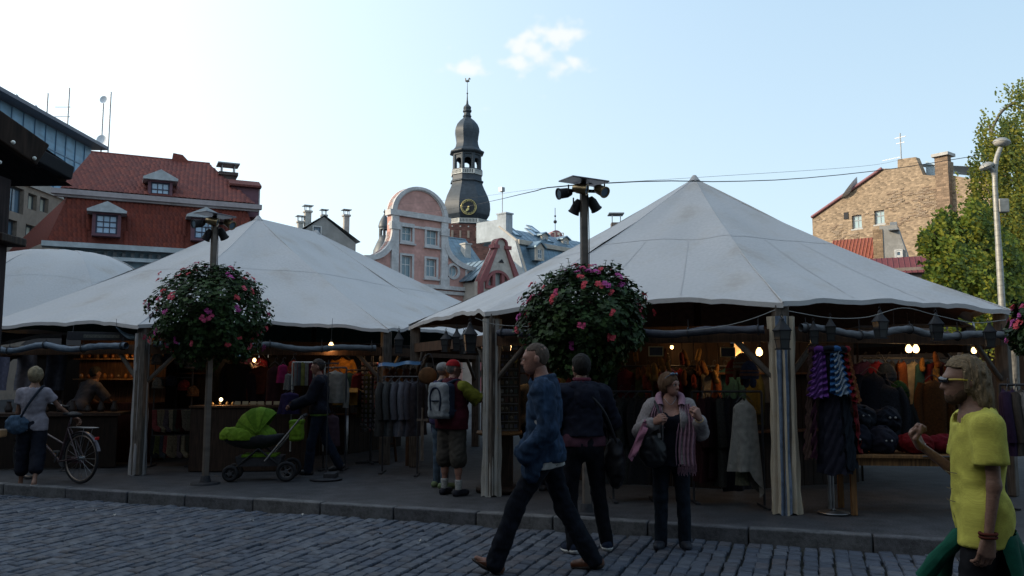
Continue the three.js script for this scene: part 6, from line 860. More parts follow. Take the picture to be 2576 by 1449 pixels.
function bulb(u, v, d, i, label, sz = 1) { const p = at(u, v, d), t = thing('light_bulb', label, 'light bulb', p, 0, 'lit bulbs in the stalls'); mesh('bulb_glass', lathe([[.001, -.05], [.025, -.045], [.037, -.02], [.034, .008], [.018, .034], [.014, .045]], 14).scale(sz, sz, sz), glow([1, .62, .24], 5), t); mesh('socket', cyl(.017, .015, .045, 0, .062 * sz, 0, 10), MT.dark, t); mesh('flex', rod([0, .08, 0], [.01, .45, -.02], .003, .003, 4), MT.dark, t); const l = lampOn([0, -.055 * sz, .0], i * .6, [1, .58, .24], t); l.shadow.radius = 2; return t; }
bulb(1232, 860, 11.0, .55, 'lit bulb above the left of the magnet display'); bulb(1308, 857, 11.0, .55, 'lit bulb above the right of the magnet display', 1.15); bulb(1329, 877, 11.4, .4, 'lit bulb beside the face of the denim jacket man');
bulb(833, 870, 13.6, .9, 'lit bulb above the pram pusher', 1.3); bulb(861, 881, 14.2, .7, 'lit bulb tilted over the orange dress', 1.1); bulb(958, 884, 14.4, .6, 'lit bulb above the keyring tower'); bulb(300, 884, 14.2, 1.1, 'lit bulb over the orange shelves behind the sock rack'); bulb(640, 905, 14.3, .7, 'lit bulb under the flower ball by the counter', .8);
bulb(1910, 884, 10.4, .7, 'lit bulb left of the striped curtain', 1.1); bulb(1690, 872, 11.0, .5, 'lit bulb above the woman with the scarf', .6); bulb(2250, 850, 10.0, .6, 'upper lit bulb of the right hand stall', 1.15); bulb(2286, 876, 10.6, .5, 'left of the twin lit bulbs in the right hand stall', 1.1); bulb(2304, 876, 10.6, .5, 'right of the twin lit bulbs in the right hand stall', 1.1);
bulb(2450, 880, 10.9, .5, 'lit bulb nearest the head of the yellow shirt man', .9);
{ const p = at(1859, 876, 10.6), t = thing('lamp_shade', 'small glowing cream lamp shade in front of the striped hats', 'lamp', p); mesh('shade', lathe([[.07, -.1], [.055, .1]], 18), new THREE.MeshPhysicalMaterial({ color: lin([.7, .5, .25]), emissive: lin([1, .62, .25]), emissiveIntensity: .55, roughness: 1, transmission: .4, side: THREE.DoubleSide }), t); mesh('cap', cyl(.06, .05, .02, 0, .1, 0), MT.dark, t); lampOn([0, -.16, 0], .35, [1, .6, .26], t); }

// lanterns
function lantern(label, u, v, d, s = 1) { const p = at(u, v, d), t = thing('iron_lantern', label, 'lantern', p, rr(-.4, .4), 'black iron lanterns hung from the tents'); t.scale.setScalar(s * .78); mesh('cap', [lathe([[.13, .1], [.12, .115], [.05, .2], [.03, .24], [.035, .25], [.008, .28]], 4, Math.PI / 4)], MT.black, t); const bars = []; for (const [x, z] of [[-1, -1], [1, -1], [1, 1], [-1, 1]]) bars.push(rod([x * .055, -.14, z * .055], [x * .08, .1, z * .08], .007, .007, 5)); for (const [y, r] of [[-.14, .062], [-.02, .074], [.1, .09]]) for (let k = 0; k < 4; k++) bars.push(box(r * 2, .012, .012, 0, y, r).rotateY(k * Math.PI / 2)); mesh('frame', bars, MT.black, t); for (let k = 0; k < 4; k++) mesh('pane', grid((a, b) => V((a - .5) * (.11 + .05 * b), -.135 + .23 * b, .056 + .025 * b), 1, 1).rotateY(k * Math.PI / 2), M([.25, .27, .28], null, { r: .3, transmission: .8 }), t); mesh('base', box(.15, .02, .15, 0, -.15, 0), MT.black, t); mesh('ring', [new THREE.TorusGeometry(.02, .005, 5, 12).translate(0, .3, 0), rod([0, .31, 0], [0, .36, 0], .003, .003, 4)], MT.black, t); return t; }
lantern('black lantern leftmost of the three hanging between the tents', 1122, 866, 11.4, .85); lantern('black lantern in the middle of the three hanging between the tents', 1149, 862, 11.0, .9); lantern('black lantern rightmost of the three hanging between the tents', 1168, 868, 10.8, .9);
{ const l = lantern('large square caged lantern on the post between the tents', 1182, 860, 10.5, 1.15); } lantern('large caged lantern fixed to the striped curtain post', 1968, 850, 8.75, 1.0); lantern('black lantern hanging inside above the magnet display', 1276, 862, 10.9, 1.0);
lantern('black lantern on the awning right of the scarf stand', 2090, 836, 9.2, .8); lantern('black lantern under the middle of the right awning', 2215, 826, 9.3, .95); lantern('black lantern under the right part of the right awning', 2356, 832, 9.5, .95); lantern('black lantern nearest the striped curtain on the awning', 2047, 845, 9.1, .75); lantern('black lantern between post and keyring tower', 1003, 868, 13.6, 1.1); lantern('black lantern near the right edge of the large tent', 2490, 850, 9.9, .9);
// white festoon cable along the eave
{ const mk = (label, P) => { const O = P[0].clone(), m = mesh('festoon_cable', tube(P.map((p) => p.sub(O)), .0045, 60, 5), M([.4, .4, .38], null)); m.position.copy(O); tag(m, label, 'cable'); }; mk('white cable looping under the eave left of the striped curtain', [[1640, 832, 9.3], [1720, 832, 9.2], [1800, 824, 9.1], [1880, 806, 8.95], [1950, 780, 8.9]].map((q) => at(...q))); mk('white cable looping under the eave right of the striped curtain', [[1985, 783, 8.9], [2090, 800, 9.0], [2180, 798, 9.1], [2270, 775, 9.2], [2350, 792, 9.4], [2450, 812, 9.7], [2530, 805, 9.9]].map((q) => at(...q))); mk('white cable hanging from the post above the magnet display', [[1195, 800, 10.2], [1240, 815, 10.2], [1330, 822, 10.1]].map((q) => at(...q))); }

// hanging clothes
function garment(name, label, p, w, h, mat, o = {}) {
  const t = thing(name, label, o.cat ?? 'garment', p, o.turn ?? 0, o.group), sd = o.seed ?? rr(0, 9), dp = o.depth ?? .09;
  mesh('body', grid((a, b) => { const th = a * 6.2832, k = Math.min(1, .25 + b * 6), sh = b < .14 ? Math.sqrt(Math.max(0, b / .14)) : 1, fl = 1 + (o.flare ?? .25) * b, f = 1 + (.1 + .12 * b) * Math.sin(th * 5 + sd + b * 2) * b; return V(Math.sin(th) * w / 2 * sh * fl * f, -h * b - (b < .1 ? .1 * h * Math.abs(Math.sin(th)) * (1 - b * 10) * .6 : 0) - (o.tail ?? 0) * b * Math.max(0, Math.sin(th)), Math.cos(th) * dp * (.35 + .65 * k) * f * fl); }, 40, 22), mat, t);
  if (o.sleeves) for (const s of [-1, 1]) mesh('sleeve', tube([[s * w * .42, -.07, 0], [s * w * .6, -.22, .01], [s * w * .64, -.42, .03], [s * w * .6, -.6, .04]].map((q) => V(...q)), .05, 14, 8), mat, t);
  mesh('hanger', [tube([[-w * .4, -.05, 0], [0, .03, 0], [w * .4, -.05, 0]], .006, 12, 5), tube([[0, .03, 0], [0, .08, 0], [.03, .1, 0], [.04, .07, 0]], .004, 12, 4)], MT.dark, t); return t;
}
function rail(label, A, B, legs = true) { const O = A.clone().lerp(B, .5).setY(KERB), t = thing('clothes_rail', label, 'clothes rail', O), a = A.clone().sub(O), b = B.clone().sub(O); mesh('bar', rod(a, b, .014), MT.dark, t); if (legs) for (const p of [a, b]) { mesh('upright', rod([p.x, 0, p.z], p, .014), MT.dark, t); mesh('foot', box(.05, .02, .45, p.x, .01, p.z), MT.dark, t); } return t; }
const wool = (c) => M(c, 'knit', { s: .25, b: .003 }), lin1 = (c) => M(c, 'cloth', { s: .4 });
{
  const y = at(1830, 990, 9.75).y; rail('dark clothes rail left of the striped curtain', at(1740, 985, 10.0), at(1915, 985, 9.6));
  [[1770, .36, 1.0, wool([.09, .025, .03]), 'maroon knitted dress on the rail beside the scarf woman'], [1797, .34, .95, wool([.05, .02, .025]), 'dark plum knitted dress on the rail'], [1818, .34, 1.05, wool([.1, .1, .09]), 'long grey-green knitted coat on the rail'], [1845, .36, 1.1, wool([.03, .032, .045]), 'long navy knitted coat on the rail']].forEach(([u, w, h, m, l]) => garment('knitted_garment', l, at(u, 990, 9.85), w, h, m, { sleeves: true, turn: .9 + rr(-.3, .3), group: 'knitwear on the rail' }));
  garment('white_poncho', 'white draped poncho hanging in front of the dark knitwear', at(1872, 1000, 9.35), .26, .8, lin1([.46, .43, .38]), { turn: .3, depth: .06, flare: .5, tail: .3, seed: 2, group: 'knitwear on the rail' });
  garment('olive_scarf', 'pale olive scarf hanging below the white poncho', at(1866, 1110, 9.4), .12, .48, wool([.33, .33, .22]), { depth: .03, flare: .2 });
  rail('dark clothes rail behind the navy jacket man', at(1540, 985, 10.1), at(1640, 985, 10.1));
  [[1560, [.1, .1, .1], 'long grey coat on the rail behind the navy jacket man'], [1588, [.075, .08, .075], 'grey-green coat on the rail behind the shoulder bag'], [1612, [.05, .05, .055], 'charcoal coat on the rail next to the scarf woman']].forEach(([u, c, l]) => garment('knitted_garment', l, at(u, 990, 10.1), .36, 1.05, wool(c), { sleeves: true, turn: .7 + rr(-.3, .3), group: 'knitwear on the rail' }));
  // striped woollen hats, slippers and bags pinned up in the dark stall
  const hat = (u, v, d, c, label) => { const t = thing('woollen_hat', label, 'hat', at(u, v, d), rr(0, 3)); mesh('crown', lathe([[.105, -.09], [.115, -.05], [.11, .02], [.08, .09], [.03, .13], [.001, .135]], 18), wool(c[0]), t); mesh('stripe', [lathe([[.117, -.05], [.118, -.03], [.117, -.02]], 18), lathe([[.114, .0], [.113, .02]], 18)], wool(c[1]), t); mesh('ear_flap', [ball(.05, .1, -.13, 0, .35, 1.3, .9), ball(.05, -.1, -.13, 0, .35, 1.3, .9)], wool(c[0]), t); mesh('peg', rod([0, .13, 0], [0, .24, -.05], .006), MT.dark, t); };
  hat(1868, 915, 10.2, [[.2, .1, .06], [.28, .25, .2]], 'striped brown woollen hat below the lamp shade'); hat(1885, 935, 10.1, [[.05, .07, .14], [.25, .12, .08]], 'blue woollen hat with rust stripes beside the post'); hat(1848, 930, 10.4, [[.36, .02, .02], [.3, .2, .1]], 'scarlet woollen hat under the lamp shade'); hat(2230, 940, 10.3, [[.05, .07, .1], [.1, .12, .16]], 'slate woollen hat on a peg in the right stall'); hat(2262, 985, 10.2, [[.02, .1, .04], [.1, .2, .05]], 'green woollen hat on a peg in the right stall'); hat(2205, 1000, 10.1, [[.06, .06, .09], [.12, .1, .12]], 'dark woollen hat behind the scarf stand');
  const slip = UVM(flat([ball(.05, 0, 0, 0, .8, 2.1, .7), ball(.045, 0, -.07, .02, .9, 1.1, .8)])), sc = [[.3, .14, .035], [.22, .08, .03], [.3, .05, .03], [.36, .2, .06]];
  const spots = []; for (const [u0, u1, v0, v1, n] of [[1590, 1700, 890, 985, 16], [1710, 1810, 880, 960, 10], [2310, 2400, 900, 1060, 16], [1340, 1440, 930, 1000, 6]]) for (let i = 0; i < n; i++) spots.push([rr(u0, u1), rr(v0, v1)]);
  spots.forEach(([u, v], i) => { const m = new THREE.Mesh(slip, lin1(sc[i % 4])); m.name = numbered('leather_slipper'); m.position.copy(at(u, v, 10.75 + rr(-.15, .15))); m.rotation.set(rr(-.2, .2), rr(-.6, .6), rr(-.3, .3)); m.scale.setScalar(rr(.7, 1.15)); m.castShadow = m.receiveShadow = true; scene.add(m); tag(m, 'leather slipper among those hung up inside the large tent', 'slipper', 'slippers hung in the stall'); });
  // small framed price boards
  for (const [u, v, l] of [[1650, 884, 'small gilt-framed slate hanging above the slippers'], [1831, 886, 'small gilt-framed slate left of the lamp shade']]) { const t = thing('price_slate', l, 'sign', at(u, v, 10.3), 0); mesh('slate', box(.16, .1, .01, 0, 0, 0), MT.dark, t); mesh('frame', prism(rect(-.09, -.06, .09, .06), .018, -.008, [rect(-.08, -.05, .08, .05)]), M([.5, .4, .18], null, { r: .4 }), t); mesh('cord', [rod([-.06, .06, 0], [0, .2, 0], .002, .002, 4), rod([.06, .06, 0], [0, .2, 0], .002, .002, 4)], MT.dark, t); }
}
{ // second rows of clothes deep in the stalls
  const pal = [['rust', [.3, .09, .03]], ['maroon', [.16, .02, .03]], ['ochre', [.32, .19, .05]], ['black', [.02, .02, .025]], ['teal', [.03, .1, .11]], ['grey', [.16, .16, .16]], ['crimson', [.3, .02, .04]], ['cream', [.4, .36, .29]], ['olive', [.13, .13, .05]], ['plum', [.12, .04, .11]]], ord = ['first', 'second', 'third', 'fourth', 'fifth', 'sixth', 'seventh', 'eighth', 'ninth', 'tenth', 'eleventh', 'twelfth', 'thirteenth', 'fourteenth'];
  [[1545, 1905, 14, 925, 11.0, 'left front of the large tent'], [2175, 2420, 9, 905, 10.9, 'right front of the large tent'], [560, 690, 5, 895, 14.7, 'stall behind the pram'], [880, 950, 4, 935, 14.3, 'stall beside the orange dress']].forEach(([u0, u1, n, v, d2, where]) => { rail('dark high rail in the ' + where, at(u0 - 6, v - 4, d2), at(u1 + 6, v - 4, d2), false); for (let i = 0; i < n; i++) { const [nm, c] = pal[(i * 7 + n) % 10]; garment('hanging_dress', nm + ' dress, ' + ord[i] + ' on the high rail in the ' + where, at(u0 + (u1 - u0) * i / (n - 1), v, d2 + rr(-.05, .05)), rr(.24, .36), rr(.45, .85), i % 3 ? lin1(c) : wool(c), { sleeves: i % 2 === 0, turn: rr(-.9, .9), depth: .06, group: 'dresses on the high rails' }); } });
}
{ // scarf stand in front of the right stall
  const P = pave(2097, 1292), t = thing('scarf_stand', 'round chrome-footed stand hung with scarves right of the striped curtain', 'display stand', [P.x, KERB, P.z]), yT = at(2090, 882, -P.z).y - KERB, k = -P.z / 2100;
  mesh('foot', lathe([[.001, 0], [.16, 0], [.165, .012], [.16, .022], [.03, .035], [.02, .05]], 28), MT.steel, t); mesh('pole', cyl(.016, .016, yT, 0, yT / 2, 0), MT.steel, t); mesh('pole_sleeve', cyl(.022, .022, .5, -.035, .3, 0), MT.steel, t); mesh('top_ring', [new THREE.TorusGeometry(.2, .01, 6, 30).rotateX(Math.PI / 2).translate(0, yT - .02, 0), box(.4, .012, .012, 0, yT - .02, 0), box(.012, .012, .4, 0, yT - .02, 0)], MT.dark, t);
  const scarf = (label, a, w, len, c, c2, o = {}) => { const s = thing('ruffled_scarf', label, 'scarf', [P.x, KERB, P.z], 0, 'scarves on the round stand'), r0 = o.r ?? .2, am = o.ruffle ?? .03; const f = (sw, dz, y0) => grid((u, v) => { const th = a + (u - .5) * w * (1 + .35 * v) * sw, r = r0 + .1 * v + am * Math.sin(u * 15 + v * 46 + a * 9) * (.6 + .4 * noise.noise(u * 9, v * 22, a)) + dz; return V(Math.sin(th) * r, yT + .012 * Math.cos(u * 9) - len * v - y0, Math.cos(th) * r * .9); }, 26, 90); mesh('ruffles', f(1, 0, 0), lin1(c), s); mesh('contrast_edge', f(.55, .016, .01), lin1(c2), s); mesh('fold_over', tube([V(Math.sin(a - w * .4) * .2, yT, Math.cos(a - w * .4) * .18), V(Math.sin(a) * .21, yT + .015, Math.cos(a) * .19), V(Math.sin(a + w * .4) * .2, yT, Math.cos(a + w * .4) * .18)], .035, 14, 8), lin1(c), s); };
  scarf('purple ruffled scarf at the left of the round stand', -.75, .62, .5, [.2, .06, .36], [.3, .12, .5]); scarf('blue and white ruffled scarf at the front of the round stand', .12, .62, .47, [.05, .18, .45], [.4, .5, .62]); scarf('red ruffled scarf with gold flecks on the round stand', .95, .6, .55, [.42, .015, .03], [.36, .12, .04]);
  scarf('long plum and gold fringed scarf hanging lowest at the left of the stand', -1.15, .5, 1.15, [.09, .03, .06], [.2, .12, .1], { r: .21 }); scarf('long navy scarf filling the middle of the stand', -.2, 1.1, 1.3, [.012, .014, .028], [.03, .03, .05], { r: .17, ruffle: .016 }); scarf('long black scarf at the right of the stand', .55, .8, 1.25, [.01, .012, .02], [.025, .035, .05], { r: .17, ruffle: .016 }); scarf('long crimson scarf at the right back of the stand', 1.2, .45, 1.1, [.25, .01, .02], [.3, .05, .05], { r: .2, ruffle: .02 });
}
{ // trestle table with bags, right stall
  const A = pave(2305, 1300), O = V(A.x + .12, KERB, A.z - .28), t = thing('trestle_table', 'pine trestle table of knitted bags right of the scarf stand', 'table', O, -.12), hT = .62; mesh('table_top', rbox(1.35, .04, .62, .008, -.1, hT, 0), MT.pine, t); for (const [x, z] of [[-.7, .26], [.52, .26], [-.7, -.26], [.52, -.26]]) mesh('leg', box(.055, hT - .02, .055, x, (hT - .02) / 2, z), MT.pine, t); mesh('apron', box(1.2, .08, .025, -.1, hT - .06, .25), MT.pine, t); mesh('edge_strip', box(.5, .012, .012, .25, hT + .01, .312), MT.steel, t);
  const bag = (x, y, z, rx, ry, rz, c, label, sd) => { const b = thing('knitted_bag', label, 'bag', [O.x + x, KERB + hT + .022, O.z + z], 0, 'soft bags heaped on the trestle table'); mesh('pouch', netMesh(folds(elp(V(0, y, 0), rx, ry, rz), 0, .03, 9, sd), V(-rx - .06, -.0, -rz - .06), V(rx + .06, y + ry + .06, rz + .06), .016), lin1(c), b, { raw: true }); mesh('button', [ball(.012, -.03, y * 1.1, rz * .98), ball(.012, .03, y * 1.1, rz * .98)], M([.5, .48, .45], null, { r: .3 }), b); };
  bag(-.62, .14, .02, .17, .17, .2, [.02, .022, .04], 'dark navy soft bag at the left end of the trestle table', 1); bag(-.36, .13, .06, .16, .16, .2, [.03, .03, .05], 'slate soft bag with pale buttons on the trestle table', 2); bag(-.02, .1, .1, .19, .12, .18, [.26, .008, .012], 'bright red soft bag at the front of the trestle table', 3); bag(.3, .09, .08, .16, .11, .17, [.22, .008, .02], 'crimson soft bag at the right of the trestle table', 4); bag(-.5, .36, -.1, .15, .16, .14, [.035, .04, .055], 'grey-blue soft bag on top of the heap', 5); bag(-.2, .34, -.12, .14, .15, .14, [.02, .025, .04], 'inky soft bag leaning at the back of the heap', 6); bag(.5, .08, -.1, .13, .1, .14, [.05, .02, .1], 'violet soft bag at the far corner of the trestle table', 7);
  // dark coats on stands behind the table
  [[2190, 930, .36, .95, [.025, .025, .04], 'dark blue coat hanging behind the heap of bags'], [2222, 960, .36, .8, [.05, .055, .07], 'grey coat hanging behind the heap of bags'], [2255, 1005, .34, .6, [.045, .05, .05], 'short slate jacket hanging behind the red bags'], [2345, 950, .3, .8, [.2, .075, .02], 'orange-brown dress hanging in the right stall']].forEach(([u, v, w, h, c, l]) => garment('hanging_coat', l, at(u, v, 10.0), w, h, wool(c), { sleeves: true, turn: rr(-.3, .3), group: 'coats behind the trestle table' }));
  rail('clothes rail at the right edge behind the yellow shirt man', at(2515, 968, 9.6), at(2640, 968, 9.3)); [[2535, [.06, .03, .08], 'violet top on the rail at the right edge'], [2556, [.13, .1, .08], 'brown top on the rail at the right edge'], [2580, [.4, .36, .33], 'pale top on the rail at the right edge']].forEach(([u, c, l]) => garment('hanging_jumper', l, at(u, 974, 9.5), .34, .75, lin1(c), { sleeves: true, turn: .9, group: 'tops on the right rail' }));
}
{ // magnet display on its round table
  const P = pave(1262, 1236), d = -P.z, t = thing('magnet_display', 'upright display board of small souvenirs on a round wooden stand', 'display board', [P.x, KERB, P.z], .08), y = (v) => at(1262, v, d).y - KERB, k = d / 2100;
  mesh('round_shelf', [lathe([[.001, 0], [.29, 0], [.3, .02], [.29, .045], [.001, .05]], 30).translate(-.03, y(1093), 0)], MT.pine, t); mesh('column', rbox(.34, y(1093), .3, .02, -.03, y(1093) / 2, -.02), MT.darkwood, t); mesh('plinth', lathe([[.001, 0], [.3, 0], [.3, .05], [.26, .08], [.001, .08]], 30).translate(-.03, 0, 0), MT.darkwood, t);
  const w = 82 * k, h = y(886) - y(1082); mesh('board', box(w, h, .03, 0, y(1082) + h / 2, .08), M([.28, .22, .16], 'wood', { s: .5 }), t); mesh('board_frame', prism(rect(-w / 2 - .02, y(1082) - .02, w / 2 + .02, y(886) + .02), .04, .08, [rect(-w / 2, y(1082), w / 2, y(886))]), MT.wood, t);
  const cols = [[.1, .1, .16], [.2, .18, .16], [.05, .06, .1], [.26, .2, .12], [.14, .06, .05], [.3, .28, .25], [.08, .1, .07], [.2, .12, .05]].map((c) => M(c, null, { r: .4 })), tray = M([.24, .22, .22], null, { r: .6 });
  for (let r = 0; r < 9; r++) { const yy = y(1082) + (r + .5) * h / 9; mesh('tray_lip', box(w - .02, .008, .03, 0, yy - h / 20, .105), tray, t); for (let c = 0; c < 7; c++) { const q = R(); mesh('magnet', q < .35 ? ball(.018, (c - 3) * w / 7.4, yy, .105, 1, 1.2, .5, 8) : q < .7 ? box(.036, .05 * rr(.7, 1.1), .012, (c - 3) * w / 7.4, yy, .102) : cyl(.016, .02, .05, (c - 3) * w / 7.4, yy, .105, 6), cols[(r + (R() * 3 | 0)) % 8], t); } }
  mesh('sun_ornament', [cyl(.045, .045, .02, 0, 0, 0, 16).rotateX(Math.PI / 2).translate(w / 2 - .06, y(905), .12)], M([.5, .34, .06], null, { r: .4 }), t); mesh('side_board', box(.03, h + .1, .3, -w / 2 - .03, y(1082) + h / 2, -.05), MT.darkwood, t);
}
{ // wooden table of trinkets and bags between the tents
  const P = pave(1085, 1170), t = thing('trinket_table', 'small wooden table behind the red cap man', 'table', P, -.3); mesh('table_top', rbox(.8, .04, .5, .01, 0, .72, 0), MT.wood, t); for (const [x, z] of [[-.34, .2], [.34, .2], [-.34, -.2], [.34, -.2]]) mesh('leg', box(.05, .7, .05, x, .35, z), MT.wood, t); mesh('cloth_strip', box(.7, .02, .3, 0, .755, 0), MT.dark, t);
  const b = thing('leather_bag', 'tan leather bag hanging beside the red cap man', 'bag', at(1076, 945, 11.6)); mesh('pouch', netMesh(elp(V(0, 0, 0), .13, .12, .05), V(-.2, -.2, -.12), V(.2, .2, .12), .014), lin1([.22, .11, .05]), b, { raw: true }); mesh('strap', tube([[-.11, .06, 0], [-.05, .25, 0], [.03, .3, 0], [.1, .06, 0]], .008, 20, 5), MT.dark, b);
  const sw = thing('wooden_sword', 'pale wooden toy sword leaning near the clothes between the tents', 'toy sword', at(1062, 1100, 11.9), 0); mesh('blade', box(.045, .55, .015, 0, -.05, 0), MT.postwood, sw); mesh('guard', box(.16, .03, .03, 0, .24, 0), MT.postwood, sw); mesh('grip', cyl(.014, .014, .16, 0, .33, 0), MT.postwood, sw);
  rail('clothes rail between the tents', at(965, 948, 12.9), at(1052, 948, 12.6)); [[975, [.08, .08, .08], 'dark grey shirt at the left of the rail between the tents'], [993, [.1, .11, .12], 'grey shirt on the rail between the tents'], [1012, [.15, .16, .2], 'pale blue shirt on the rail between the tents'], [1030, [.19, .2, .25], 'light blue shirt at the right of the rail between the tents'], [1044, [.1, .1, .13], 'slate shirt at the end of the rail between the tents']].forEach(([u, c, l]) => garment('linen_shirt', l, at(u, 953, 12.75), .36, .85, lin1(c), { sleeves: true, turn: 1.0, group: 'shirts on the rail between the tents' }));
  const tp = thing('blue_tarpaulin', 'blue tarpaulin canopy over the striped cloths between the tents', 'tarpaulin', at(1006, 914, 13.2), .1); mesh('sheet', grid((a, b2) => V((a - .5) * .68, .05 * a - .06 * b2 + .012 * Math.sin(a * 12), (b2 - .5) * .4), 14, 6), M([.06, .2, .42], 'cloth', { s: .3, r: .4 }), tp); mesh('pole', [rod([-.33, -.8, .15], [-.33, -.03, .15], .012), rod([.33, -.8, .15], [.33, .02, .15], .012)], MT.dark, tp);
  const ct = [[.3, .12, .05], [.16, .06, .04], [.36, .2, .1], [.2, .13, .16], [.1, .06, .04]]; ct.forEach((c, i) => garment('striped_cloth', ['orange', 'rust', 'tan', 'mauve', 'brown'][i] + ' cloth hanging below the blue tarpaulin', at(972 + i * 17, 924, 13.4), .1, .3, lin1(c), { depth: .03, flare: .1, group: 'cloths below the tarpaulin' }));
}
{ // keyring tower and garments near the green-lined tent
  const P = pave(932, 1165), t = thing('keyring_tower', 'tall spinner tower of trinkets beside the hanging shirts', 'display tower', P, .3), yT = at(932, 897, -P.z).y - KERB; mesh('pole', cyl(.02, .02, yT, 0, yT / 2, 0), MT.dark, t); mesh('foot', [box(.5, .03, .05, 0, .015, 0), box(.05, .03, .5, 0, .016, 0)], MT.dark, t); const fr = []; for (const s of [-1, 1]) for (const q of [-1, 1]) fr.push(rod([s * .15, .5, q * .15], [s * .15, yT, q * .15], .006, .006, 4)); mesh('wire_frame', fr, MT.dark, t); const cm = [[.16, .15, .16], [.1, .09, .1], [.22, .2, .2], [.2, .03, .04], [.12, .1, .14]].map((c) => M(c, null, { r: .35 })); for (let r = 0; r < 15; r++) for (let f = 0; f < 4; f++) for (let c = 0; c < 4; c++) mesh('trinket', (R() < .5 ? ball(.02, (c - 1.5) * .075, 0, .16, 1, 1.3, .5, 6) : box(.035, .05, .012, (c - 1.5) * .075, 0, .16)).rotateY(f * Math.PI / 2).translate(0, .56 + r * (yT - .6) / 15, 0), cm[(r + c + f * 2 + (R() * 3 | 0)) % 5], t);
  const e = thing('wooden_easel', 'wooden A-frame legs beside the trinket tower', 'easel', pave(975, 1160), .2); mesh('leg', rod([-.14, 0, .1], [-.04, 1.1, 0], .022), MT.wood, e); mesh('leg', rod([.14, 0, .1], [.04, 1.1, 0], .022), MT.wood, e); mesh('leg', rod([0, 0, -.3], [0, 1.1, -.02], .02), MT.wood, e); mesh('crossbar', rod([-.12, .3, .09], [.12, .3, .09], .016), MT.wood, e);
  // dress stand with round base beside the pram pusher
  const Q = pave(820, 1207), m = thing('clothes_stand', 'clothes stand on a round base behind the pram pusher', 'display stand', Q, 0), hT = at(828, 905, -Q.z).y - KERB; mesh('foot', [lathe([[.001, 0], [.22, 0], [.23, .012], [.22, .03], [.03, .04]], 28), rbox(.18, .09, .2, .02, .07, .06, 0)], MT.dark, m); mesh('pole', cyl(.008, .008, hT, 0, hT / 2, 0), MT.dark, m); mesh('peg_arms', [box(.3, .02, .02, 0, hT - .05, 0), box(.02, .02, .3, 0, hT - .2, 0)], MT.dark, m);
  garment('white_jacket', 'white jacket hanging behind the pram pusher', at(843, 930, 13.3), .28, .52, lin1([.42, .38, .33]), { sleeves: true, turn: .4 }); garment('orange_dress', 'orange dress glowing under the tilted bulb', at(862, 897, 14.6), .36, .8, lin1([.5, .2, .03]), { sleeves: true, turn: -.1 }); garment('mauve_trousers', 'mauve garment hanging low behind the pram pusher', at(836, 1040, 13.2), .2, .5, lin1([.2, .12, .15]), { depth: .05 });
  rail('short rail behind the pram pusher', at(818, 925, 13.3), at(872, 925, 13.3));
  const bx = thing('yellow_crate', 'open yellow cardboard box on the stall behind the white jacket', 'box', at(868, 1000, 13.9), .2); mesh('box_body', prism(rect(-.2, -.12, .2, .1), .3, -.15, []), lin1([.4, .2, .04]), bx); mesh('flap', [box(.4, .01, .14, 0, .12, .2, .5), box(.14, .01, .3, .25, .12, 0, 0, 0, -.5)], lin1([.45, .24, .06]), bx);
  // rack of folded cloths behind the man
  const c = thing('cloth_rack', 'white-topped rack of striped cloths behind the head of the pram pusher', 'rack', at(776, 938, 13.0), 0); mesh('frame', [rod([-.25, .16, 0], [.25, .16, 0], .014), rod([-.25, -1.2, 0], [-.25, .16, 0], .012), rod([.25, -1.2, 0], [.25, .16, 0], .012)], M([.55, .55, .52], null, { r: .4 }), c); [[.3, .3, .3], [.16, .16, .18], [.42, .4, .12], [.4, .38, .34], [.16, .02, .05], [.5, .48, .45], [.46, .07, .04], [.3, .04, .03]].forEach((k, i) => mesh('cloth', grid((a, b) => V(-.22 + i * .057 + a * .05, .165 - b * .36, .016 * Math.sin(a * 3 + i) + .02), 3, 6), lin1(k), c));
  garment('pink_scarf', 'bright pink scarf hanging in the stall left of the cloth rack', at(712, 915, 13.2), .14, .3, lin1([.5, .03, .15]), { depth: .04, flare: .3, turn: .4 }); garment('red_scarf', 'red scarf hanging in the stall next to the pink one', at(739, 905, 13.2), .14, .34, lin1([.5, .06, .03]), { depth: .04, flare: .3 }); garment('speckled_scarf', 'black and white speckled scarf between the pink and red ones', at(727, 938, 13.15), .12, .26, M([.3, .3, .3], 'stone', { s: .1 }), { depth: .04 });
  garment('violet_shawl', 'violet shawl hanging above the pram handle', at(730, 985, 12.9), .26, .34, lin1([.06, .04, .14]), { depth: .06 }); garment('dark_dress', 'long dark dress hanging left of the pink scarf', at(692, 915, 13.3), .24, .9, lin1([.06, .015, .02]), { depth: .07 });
  [[600, .42, .9, [.02, .018, .02], 'black coat hanging in the stall below the flower ball'], [655, .3, .5, [.12, .03, .02], 'rust blouse hanging in the stall below the flower ball'], [640, .3, .7, [.03, .02, .03], 'dark blouse hanging behind the rust one']].forEach(([u, w, h, k, l], i) => garment('hanging_blouse', l, at(u, 905 + 12 * i, 14.3), w, h, lin1(k), { sleeves: true, group: 'clothes in the green-lined tent' }));
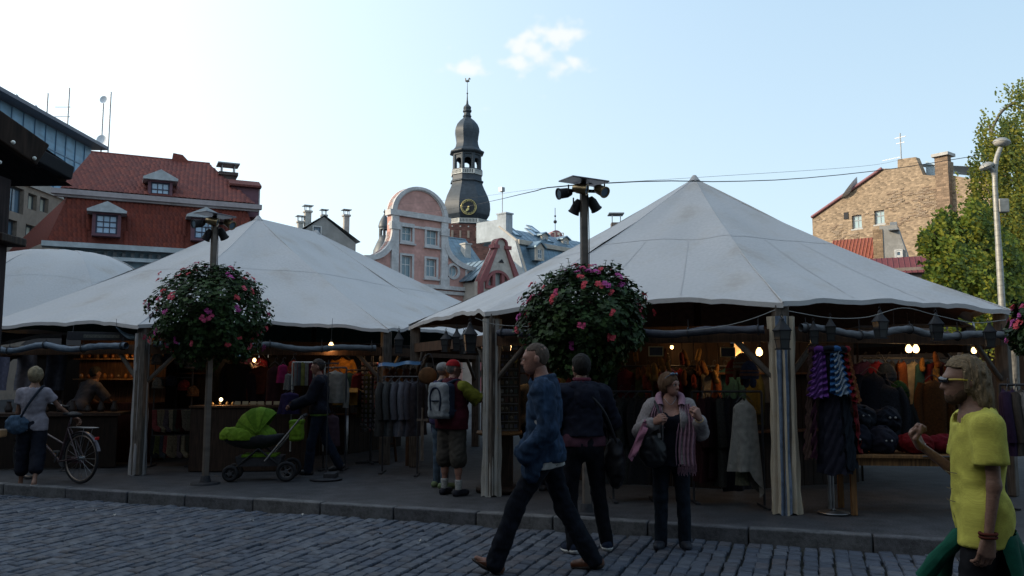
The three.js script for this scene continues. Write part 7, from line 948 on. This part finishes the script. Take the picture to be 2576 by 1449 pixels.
  const ct = thing('glass_counter', 'low dark counter with lit price cards behind the pram', 'counter', at(630, 1028, 13.3).setY(KERB), .05), yt = at(630, 1024, 13.3).y - KERB; mesh('cabinet', rbox(1.7, yt, .5, .01, 0, yt / 2, 0), MT.darkwood, ct); mesh('top', box(1.74, .03, .54, 0, yt + .015, 0), MT.wood, ct); for (let i = 0; i < 6; i++) mesh('price_card', box(.09, .055, .006, -.15 + i * .12, yt + .07, .2, -.3), M([.5, .36, .2], null), ct); for (let i = 0; i < 14; i++) mesh('trinket', ball(.025, -.7 + i * .1, yt + .05, -.05 + rr(-.08, .08), 1, rr(.8, 1.6), 1, 8), M([.3, .2, .08], null, { r: .3 }), ct);
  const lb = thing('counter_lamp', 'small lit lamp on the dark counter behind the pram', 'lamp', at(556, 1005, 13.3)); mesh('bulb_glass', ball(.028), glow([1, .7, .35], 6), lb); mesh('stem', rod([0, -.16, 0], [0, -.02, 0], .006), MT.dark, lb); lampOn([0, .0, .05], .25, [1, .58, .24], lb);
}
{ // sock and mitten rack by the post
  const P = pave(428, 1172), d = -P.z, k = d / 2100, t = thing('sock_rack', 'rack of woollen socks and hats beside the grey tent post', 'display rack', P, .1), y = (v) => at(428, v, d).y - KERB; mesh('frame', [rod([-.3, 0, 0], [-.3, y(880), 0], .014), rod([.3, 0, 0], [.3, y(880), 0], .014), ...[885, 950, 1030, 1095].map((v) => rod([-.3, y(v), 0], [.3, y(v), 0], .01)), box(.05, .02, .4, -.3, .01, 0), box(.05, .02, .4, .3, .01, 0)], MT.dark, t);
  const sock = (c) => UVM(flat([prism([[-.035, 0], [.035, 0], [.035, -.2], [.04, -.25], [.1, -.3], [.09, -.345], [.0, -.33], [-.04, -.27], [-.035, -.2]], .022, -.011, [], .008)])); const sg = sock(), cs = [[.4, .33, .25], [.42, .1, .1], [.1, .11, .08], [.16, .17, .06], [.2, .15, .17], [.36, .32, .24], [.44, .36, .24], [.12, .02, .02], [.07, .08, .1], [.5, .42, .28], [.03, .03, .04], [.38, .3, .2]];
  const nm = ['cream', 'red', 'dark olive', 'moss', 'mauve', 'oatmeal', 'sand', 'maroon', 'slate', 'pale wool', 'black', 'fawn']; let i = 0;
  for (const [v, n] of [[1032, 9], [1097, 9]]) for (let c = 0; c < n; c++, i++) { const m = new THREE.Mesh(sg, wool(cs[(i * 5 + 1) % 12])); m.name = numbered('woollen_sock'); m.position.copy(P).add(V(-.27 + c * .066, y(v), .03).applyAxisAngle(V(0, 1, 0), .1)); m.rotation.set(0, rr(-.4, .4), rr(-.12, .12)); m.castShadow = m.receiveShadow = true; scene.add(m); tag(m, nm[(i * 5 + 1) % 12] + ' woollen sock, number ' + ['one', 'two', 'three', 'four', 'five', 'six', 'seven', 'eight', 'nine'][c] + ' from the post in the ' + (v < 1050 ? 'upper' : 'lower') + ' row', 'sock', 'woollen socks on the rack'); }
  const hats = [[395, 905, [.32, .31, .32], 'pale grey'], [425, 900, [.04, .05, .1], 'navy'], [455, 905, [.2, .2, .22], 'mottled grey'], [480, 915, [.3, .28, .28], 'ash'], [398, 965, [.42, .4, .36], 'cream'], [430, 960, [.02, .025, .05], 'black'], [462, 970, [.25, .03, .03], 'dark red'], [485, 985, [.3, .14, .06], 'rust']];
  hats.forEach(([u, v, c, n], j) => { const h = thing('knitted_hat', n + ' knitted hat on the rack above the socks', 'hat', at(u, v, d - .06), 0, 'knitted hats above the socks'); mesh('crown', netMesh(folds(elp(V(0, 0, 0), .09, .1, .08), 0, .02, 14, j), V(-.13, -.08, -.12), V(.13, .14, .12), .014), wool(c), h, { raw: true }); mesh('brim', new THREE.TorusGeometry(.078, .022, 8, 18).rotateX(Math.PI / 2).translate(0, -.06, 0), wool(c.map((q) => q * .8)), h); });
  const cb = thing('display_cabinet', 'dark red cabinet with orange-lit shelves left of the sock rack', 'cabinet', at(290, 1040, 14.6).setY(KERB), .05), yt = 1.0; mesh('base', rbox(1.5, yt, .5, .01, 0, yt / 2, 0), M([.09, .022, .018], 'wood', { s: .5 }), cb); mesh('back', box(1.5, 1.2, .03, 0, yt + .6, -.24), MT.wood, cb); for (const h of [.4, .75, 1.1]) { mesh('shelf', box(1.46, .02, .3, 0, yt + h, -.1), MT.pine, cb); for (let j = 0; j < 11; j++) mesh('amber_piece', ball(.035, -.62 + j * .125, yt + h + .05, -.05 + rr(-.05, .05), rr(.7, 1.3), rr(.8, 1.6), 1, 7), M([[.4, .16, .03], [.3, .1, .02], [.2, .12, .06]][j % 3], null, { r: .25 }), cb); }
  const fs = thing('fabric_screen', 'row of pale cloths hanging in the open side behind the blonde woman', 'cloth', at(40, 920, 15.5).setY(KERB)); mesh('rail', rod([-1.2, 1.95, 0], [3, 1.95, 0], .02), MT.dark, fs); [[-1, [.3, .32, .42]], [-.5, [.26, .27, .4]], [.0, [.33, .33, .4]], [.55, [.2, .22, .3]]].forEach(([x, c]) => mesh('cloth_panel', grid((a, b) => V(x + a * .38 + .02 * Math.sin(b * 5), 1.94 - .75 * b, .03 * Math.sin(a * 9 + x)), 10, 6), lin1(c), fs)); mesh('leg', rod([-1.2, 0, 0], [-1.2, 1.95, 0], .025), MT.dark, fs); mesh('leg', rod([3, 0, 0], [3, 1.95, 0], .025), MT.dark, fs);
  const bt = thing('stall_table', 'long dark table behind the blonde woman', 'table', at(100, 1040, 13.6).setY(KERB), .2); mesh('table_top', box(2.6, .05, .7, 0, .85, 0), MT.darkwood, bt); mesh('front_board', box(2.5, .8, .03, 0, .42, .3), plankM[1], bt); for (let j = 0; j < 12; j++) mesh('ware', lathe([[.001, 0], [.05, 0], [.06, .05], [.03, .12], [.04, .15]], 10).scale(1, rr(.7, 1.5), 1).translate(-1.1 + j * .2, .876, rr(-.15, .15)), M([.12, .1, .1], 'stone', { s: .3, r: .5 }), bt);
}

{ const p = at(256, 846, 12.9), t = thing('stall_sign', 'long dark stall sign with faded pale lettering band above the blonde woman', 'sign', p, .35); mesh('board', rbox(.95, .13, .03, .006), MT.dark, t); mesh('faded_band', box(.5, .05, .004, 0, 0, .0175), M([.3, .3, .26], 'stone', { s: .12 }), t); mesh('hook', [rod([-.4, .06, 0], [-.4, .16, -.03], .005), rod([.4, .06, 0], [.4, .16, -.03], .005)], MT.dark, t);
  const c = thing('blue_cloth', 'pale blue cloth swagged under the eave left of the grey post', 'cloth', at(340, 842, 12.85), .3); mesh('swag', grid((a, b) => V((a - .5) * .55, .12 * (2 * a - 1) * (2 * a - 1) - (.02 + .06 * Math.sin(a * Math.PI)) * b, .02 * Math.sin(b * 5 + a * 9)), 20, 6), M([.35, .5, .62], 'cloth', { s: .3 }), c); mesh('cord', [rod([-.27, .12, 0], [-.28, .24, -.05], .003), rod([.27, .12, 0], [.28, .24, -.05], .003)], MT.dark, c); }
// ---------- pram ----------
ALB = .8;
{
  const P = pave(655, 1207), t = thing('pram', 'black pram with bright green hood pushed along the pavement', 'pram', P, -84 * D), pk = t.scale.setScalar(.94), gm = M([.19, .33, .025], 'cloth', { s: .3, r: .7 }), gd = M([.13, .25, .02], 'cloth', { s: .3 }), al = MT.steel;
  const wheel = (x, z, r) => { const w = new THREE.Group(); w.name = 'wheel'; w.position.set(x, r, z); t.add(w); mesh('tyre', new THREE.TorusGeometry(r - .028, .028, 10, 28).rotateY(Math.PI / 2), MT.black, w); mesh('rim', [new THREE.TorusGeometry(r * .62, .012, 6, 24).rotateY(Math.PI / 2), ...[0, 1, 2, 3, 4].map((k) => rod([0, 0, 0], [0, Math.sin(k * 1.2566) * r * .62, Math.cos(k * 1.2566) * r * .62], .012, .01, 5)), cyl(.03, .03, .05, 0, 0, 0, 10).rotateZ(Math.PI / 2)], M([.05, .05, .055], null, { r: .4 }), w); };
  wheel(.27, -.42, .15); wheel(-.27, -.42, .15); wheel(.13, .4, .12); wheel(-.13, .4, .12); wheel(.22, .4, .12);
  const fr = []; for (const s of [-1, 1]) fr.push(rod([s * .25, .16, -.42], [s * .24, .48, .0], .016), rod([s * .24, .48, 0], [s * .15, .14, .4], .016)); fr.push(rod([-.26, .15, -.42], [.26, .15, -.42], .014), rod([-.2, .13, .4], [.24, .13, .4], .014)); mesh('chassis', fr, MT.black, t);
  mesh('push_bar', [-1, 1].map((s) => rod([s * .25, .3, -.1], [s * .25, .95, -.62], .014)).concat([rod([-.25, .95, -.62], [.25, .95, -.62], .02)]), al, t); mesh('grip', rod([-.2, .955, -.625], [.2, .955, -.625], .026), MT.black, t);
  mesh('carrycot', netMesh(folds((x, y, z) => { const c = elp(V(0, .66, .12), .21, .2, .46)(x, y, z); return Math.max(c, y - .68); }, 0, .006, 10, 1), V(-.28, .4, -.42), V(.28, .74, .64), .014), MT.dark, t, { raw: true });
  mesh('apron', netMesh(folds((x, y, z) => Math.max(elp(V(0, .66, .2), .22, .2, .42)(x, y, z), .6 - y, y - .78 - Math.max(0, .1 - z)), 0, .012, 12, 4), V(-.28, .55, -.28), V(.28, .92, .66), .013), gm, t, { raw: true });
  for (let i = 0; i < 5; i++) { const a0 = -.35 + i * .42, a1 = a0 + .44; mesh('hood_gore', grid((u, v) => { const th = a0 + (a1 - a0) * u, ph = (v - .5) * Math.PI * .96, r = .37 + .012 * Math.sin(u * Math.PI); return V(Math.sin(ph) * .225, .7 + Math.cos(ph) * r * Math.sin(th + .45) * 1.02, .02 + Math.cos(ph) * r * Math.cos(th + .45)); }, 6, 16), i % 2 ? gm : gd, t); mesh('hood_rib', tube(Array.from({ length: 9 }, (_, k) => { const ph = (k / 8 - .5) * Math.PI * .96, th = a1 + .45; return V(Math.sin(ph) * .23, .7 + Math.cos(ph) * .378 * Math.sin(th), .02 + Math.cos(ph) * .378 * Math.cos(th)); }), .008, 20, 5), gd, t); }
  mesh('storage_bag', netMesh(folds((x, y, z) => { const qx = Math.max(0, Math.abs(x) - .13), qy = Math.max(0, Math.abs(y - .72) - .1), qz = Math.max(0, Math.abs(z + .52) - .05); return Math.hypot(qx, qy, qz) - .04; }, 0, .01, 9, 2), V(-.22, .5, -.66), V(.22, .92, -.36), .013), gm, t, { raw: true }); mesh('bag_flap', rbox(.34, .06, .2, .02, 0, .86, -.52), gd, t);
  mesh('basket', [prism([[-.3, .22], [.3, .22], [.34, .36], [-.34, .36]], .38, -.19).rotateY(Math.PI / 2)], MT.dark, t); mesh('basket_edge', box(.4, .03, .5, 0, .37, .0), gd, t);
}
// ---------- bicycle ----------
{
  const P = pave(200, 1217), hd = Math.atan2(-.9, -.43), t = thing('bicycle', 'city bicycle with rear carrier wheeled by the blonde woman', 'bicycle', P, hd), r = .345; // +z forward from the rear hub
  const wheel = (z) => { const w = new THREE.Group(); w.name = 'wheel'; w.position.set(0, r, z); t.add(w); mesh('tyre', new THREE.TorusGeometry(r - .018, .018, 8, 48).rotateY(Math.PI / 2), MT.black, w); mesh('rim', new THREE.TorusGeometry(r - .042, .01, 6, 48).rotateY(Math.PI / 2), M([.3, .24, .2], null, { r: .35, m: .7 }), w); mesh('spokes', Array.from({ length: 18 }, (_, k) => rod([(k % 2 - .5) * .05, 0, 0], [0, Math.sin(k * .349) * (r - .045), Math.cos(k * .349) * (r - .045)], .0022, .0022, 4)), MT.steel, w); mesh('hub', cyl(.028, .028, .09, 0, 0, 0, 10).rotateZ(Math.PI / 2), MT.steel, w); };
  wheel(0); wheel(1.08); const fm = M([.05, .025, .03], null, { r: .35 }), bb = [0, .28, .43], st = [0, .84, .25], hdp = [0, .86, .9], hl = [0, .66, .96];
  mesh('frame', [rod(bb, st, .017), rod(bb, [0, .63, .94], .019), rod([0, .52, .36], [0, .72, .93], .016), ...[-1, 1].flatMap((s) => [rod([s * .05, r, 0], [s * .03, .28, .43], .01), rod([s * .05, r, 0], [s * .02, .74, .27], .009)]), rod(hl, hdp, .02)], fm, t); mesh('fork', [-1, 1].map((s) => tube([[s * .035, .66, .96], [s * .05, .5, 1.01], [s * .05, r, 1.08]].map((q) => V(...q)), .011, 12, 6)), fm, t);
  mesh('saddle', netMesh(uni([elp(V(0, .93, .16), .085, .035, .1), cap(V(0, .935, .2), V(0, .935, .38), .03, .02)], .05), V(-.13, .86, .0), V(.13, 1.0, .45), .009), MT.black, t, { raw: true }); mesh('seat_post', rod([0, .8, .255], [0, .92, .22], .013), MT.steel, t);
  mesh('handlebar', tube([[-.27, 1.02, .68], [-.26, 1.04, .84], [-.1, 1.08, .93], [0, 1.07, .92], [.1, 1.08, .93], [.26, 1.04, .84], [.27, 1.02, .68]].map((q) => V(...q)), .012, 40, 8), MT.steel, t); for (const s of [-1, 1]) mesh('grip', rod([s * .27, 1.02, .66], [s * .264, 1.03, .79], .018), MT.black, t); mesh('stem', rod(hdp, [0, 1.07, .92], .014), MT.steel, t);
  const guard = (z, a0, a1) => grid((u, v) => { const th = a0 + (a1 - a0) * v; return V((u - .5) * .055, r + (r + .022 - .012 * Math.abs(u - .5)) * Math.sin(th), z + (r + .022) * Math.cos(th)); }, 4, 30); mesh('mudguard', guard(0, .25, 2.85), M([.12, .1, .11], null, { r: .3, m: .5 }), t); mesh('mudguard', guard(1.08, .5, 2.6), M([.12, .1, .11], null, { r: .3, m: .5 }), t);
  mesh('carrier', [rod([-.06, .76, -.25], [-.06, .76, .2], .006), rod([.06, .76, -.25], [.06, .76, .2], .006), rod([0, .76, -.25], [0, .76, .2], .005), rod([-.06, .76, -.25], [.06, .76, -.25], .006), rod([-.07, .76, -.12], [-.05, r, 0], .005), rod([.07, .76, -.12], [.05, r, 0], .005)], MT.steel, t); mesh('rear_reflector', rbox(.06, .04, .02, .006, 0, .62, -.3), M([.5, .02, .02], null, { r: .2 }), t);
  mesh('chain_guard', prism([[0, -.04], [.45, -.05], [.47, .05], [0, .03]], .02).rotateY(-Math.PI / 2).translate(-.06, .31, .0), fm, t); mesh('crank', [cyl(.08, .08, .01, 0, 0, 0, 18).rotateZ(Math.PI / 2).translate(-.05, .28, .43), rod([-.08, .28, .43], [-.08, .13, .5], .01), rod([.08, .28, .43], [.08, .43, .36], .01), box(.09, .02, .06, -.12, .13, .5), box(.09, .02, .06, .12, .43, .36)], MT.steel, t); mesh('bell_lamp', ball(.04, 0, .86, 1.02), MT.steel, t);
}
renderer.render(scene, camera);
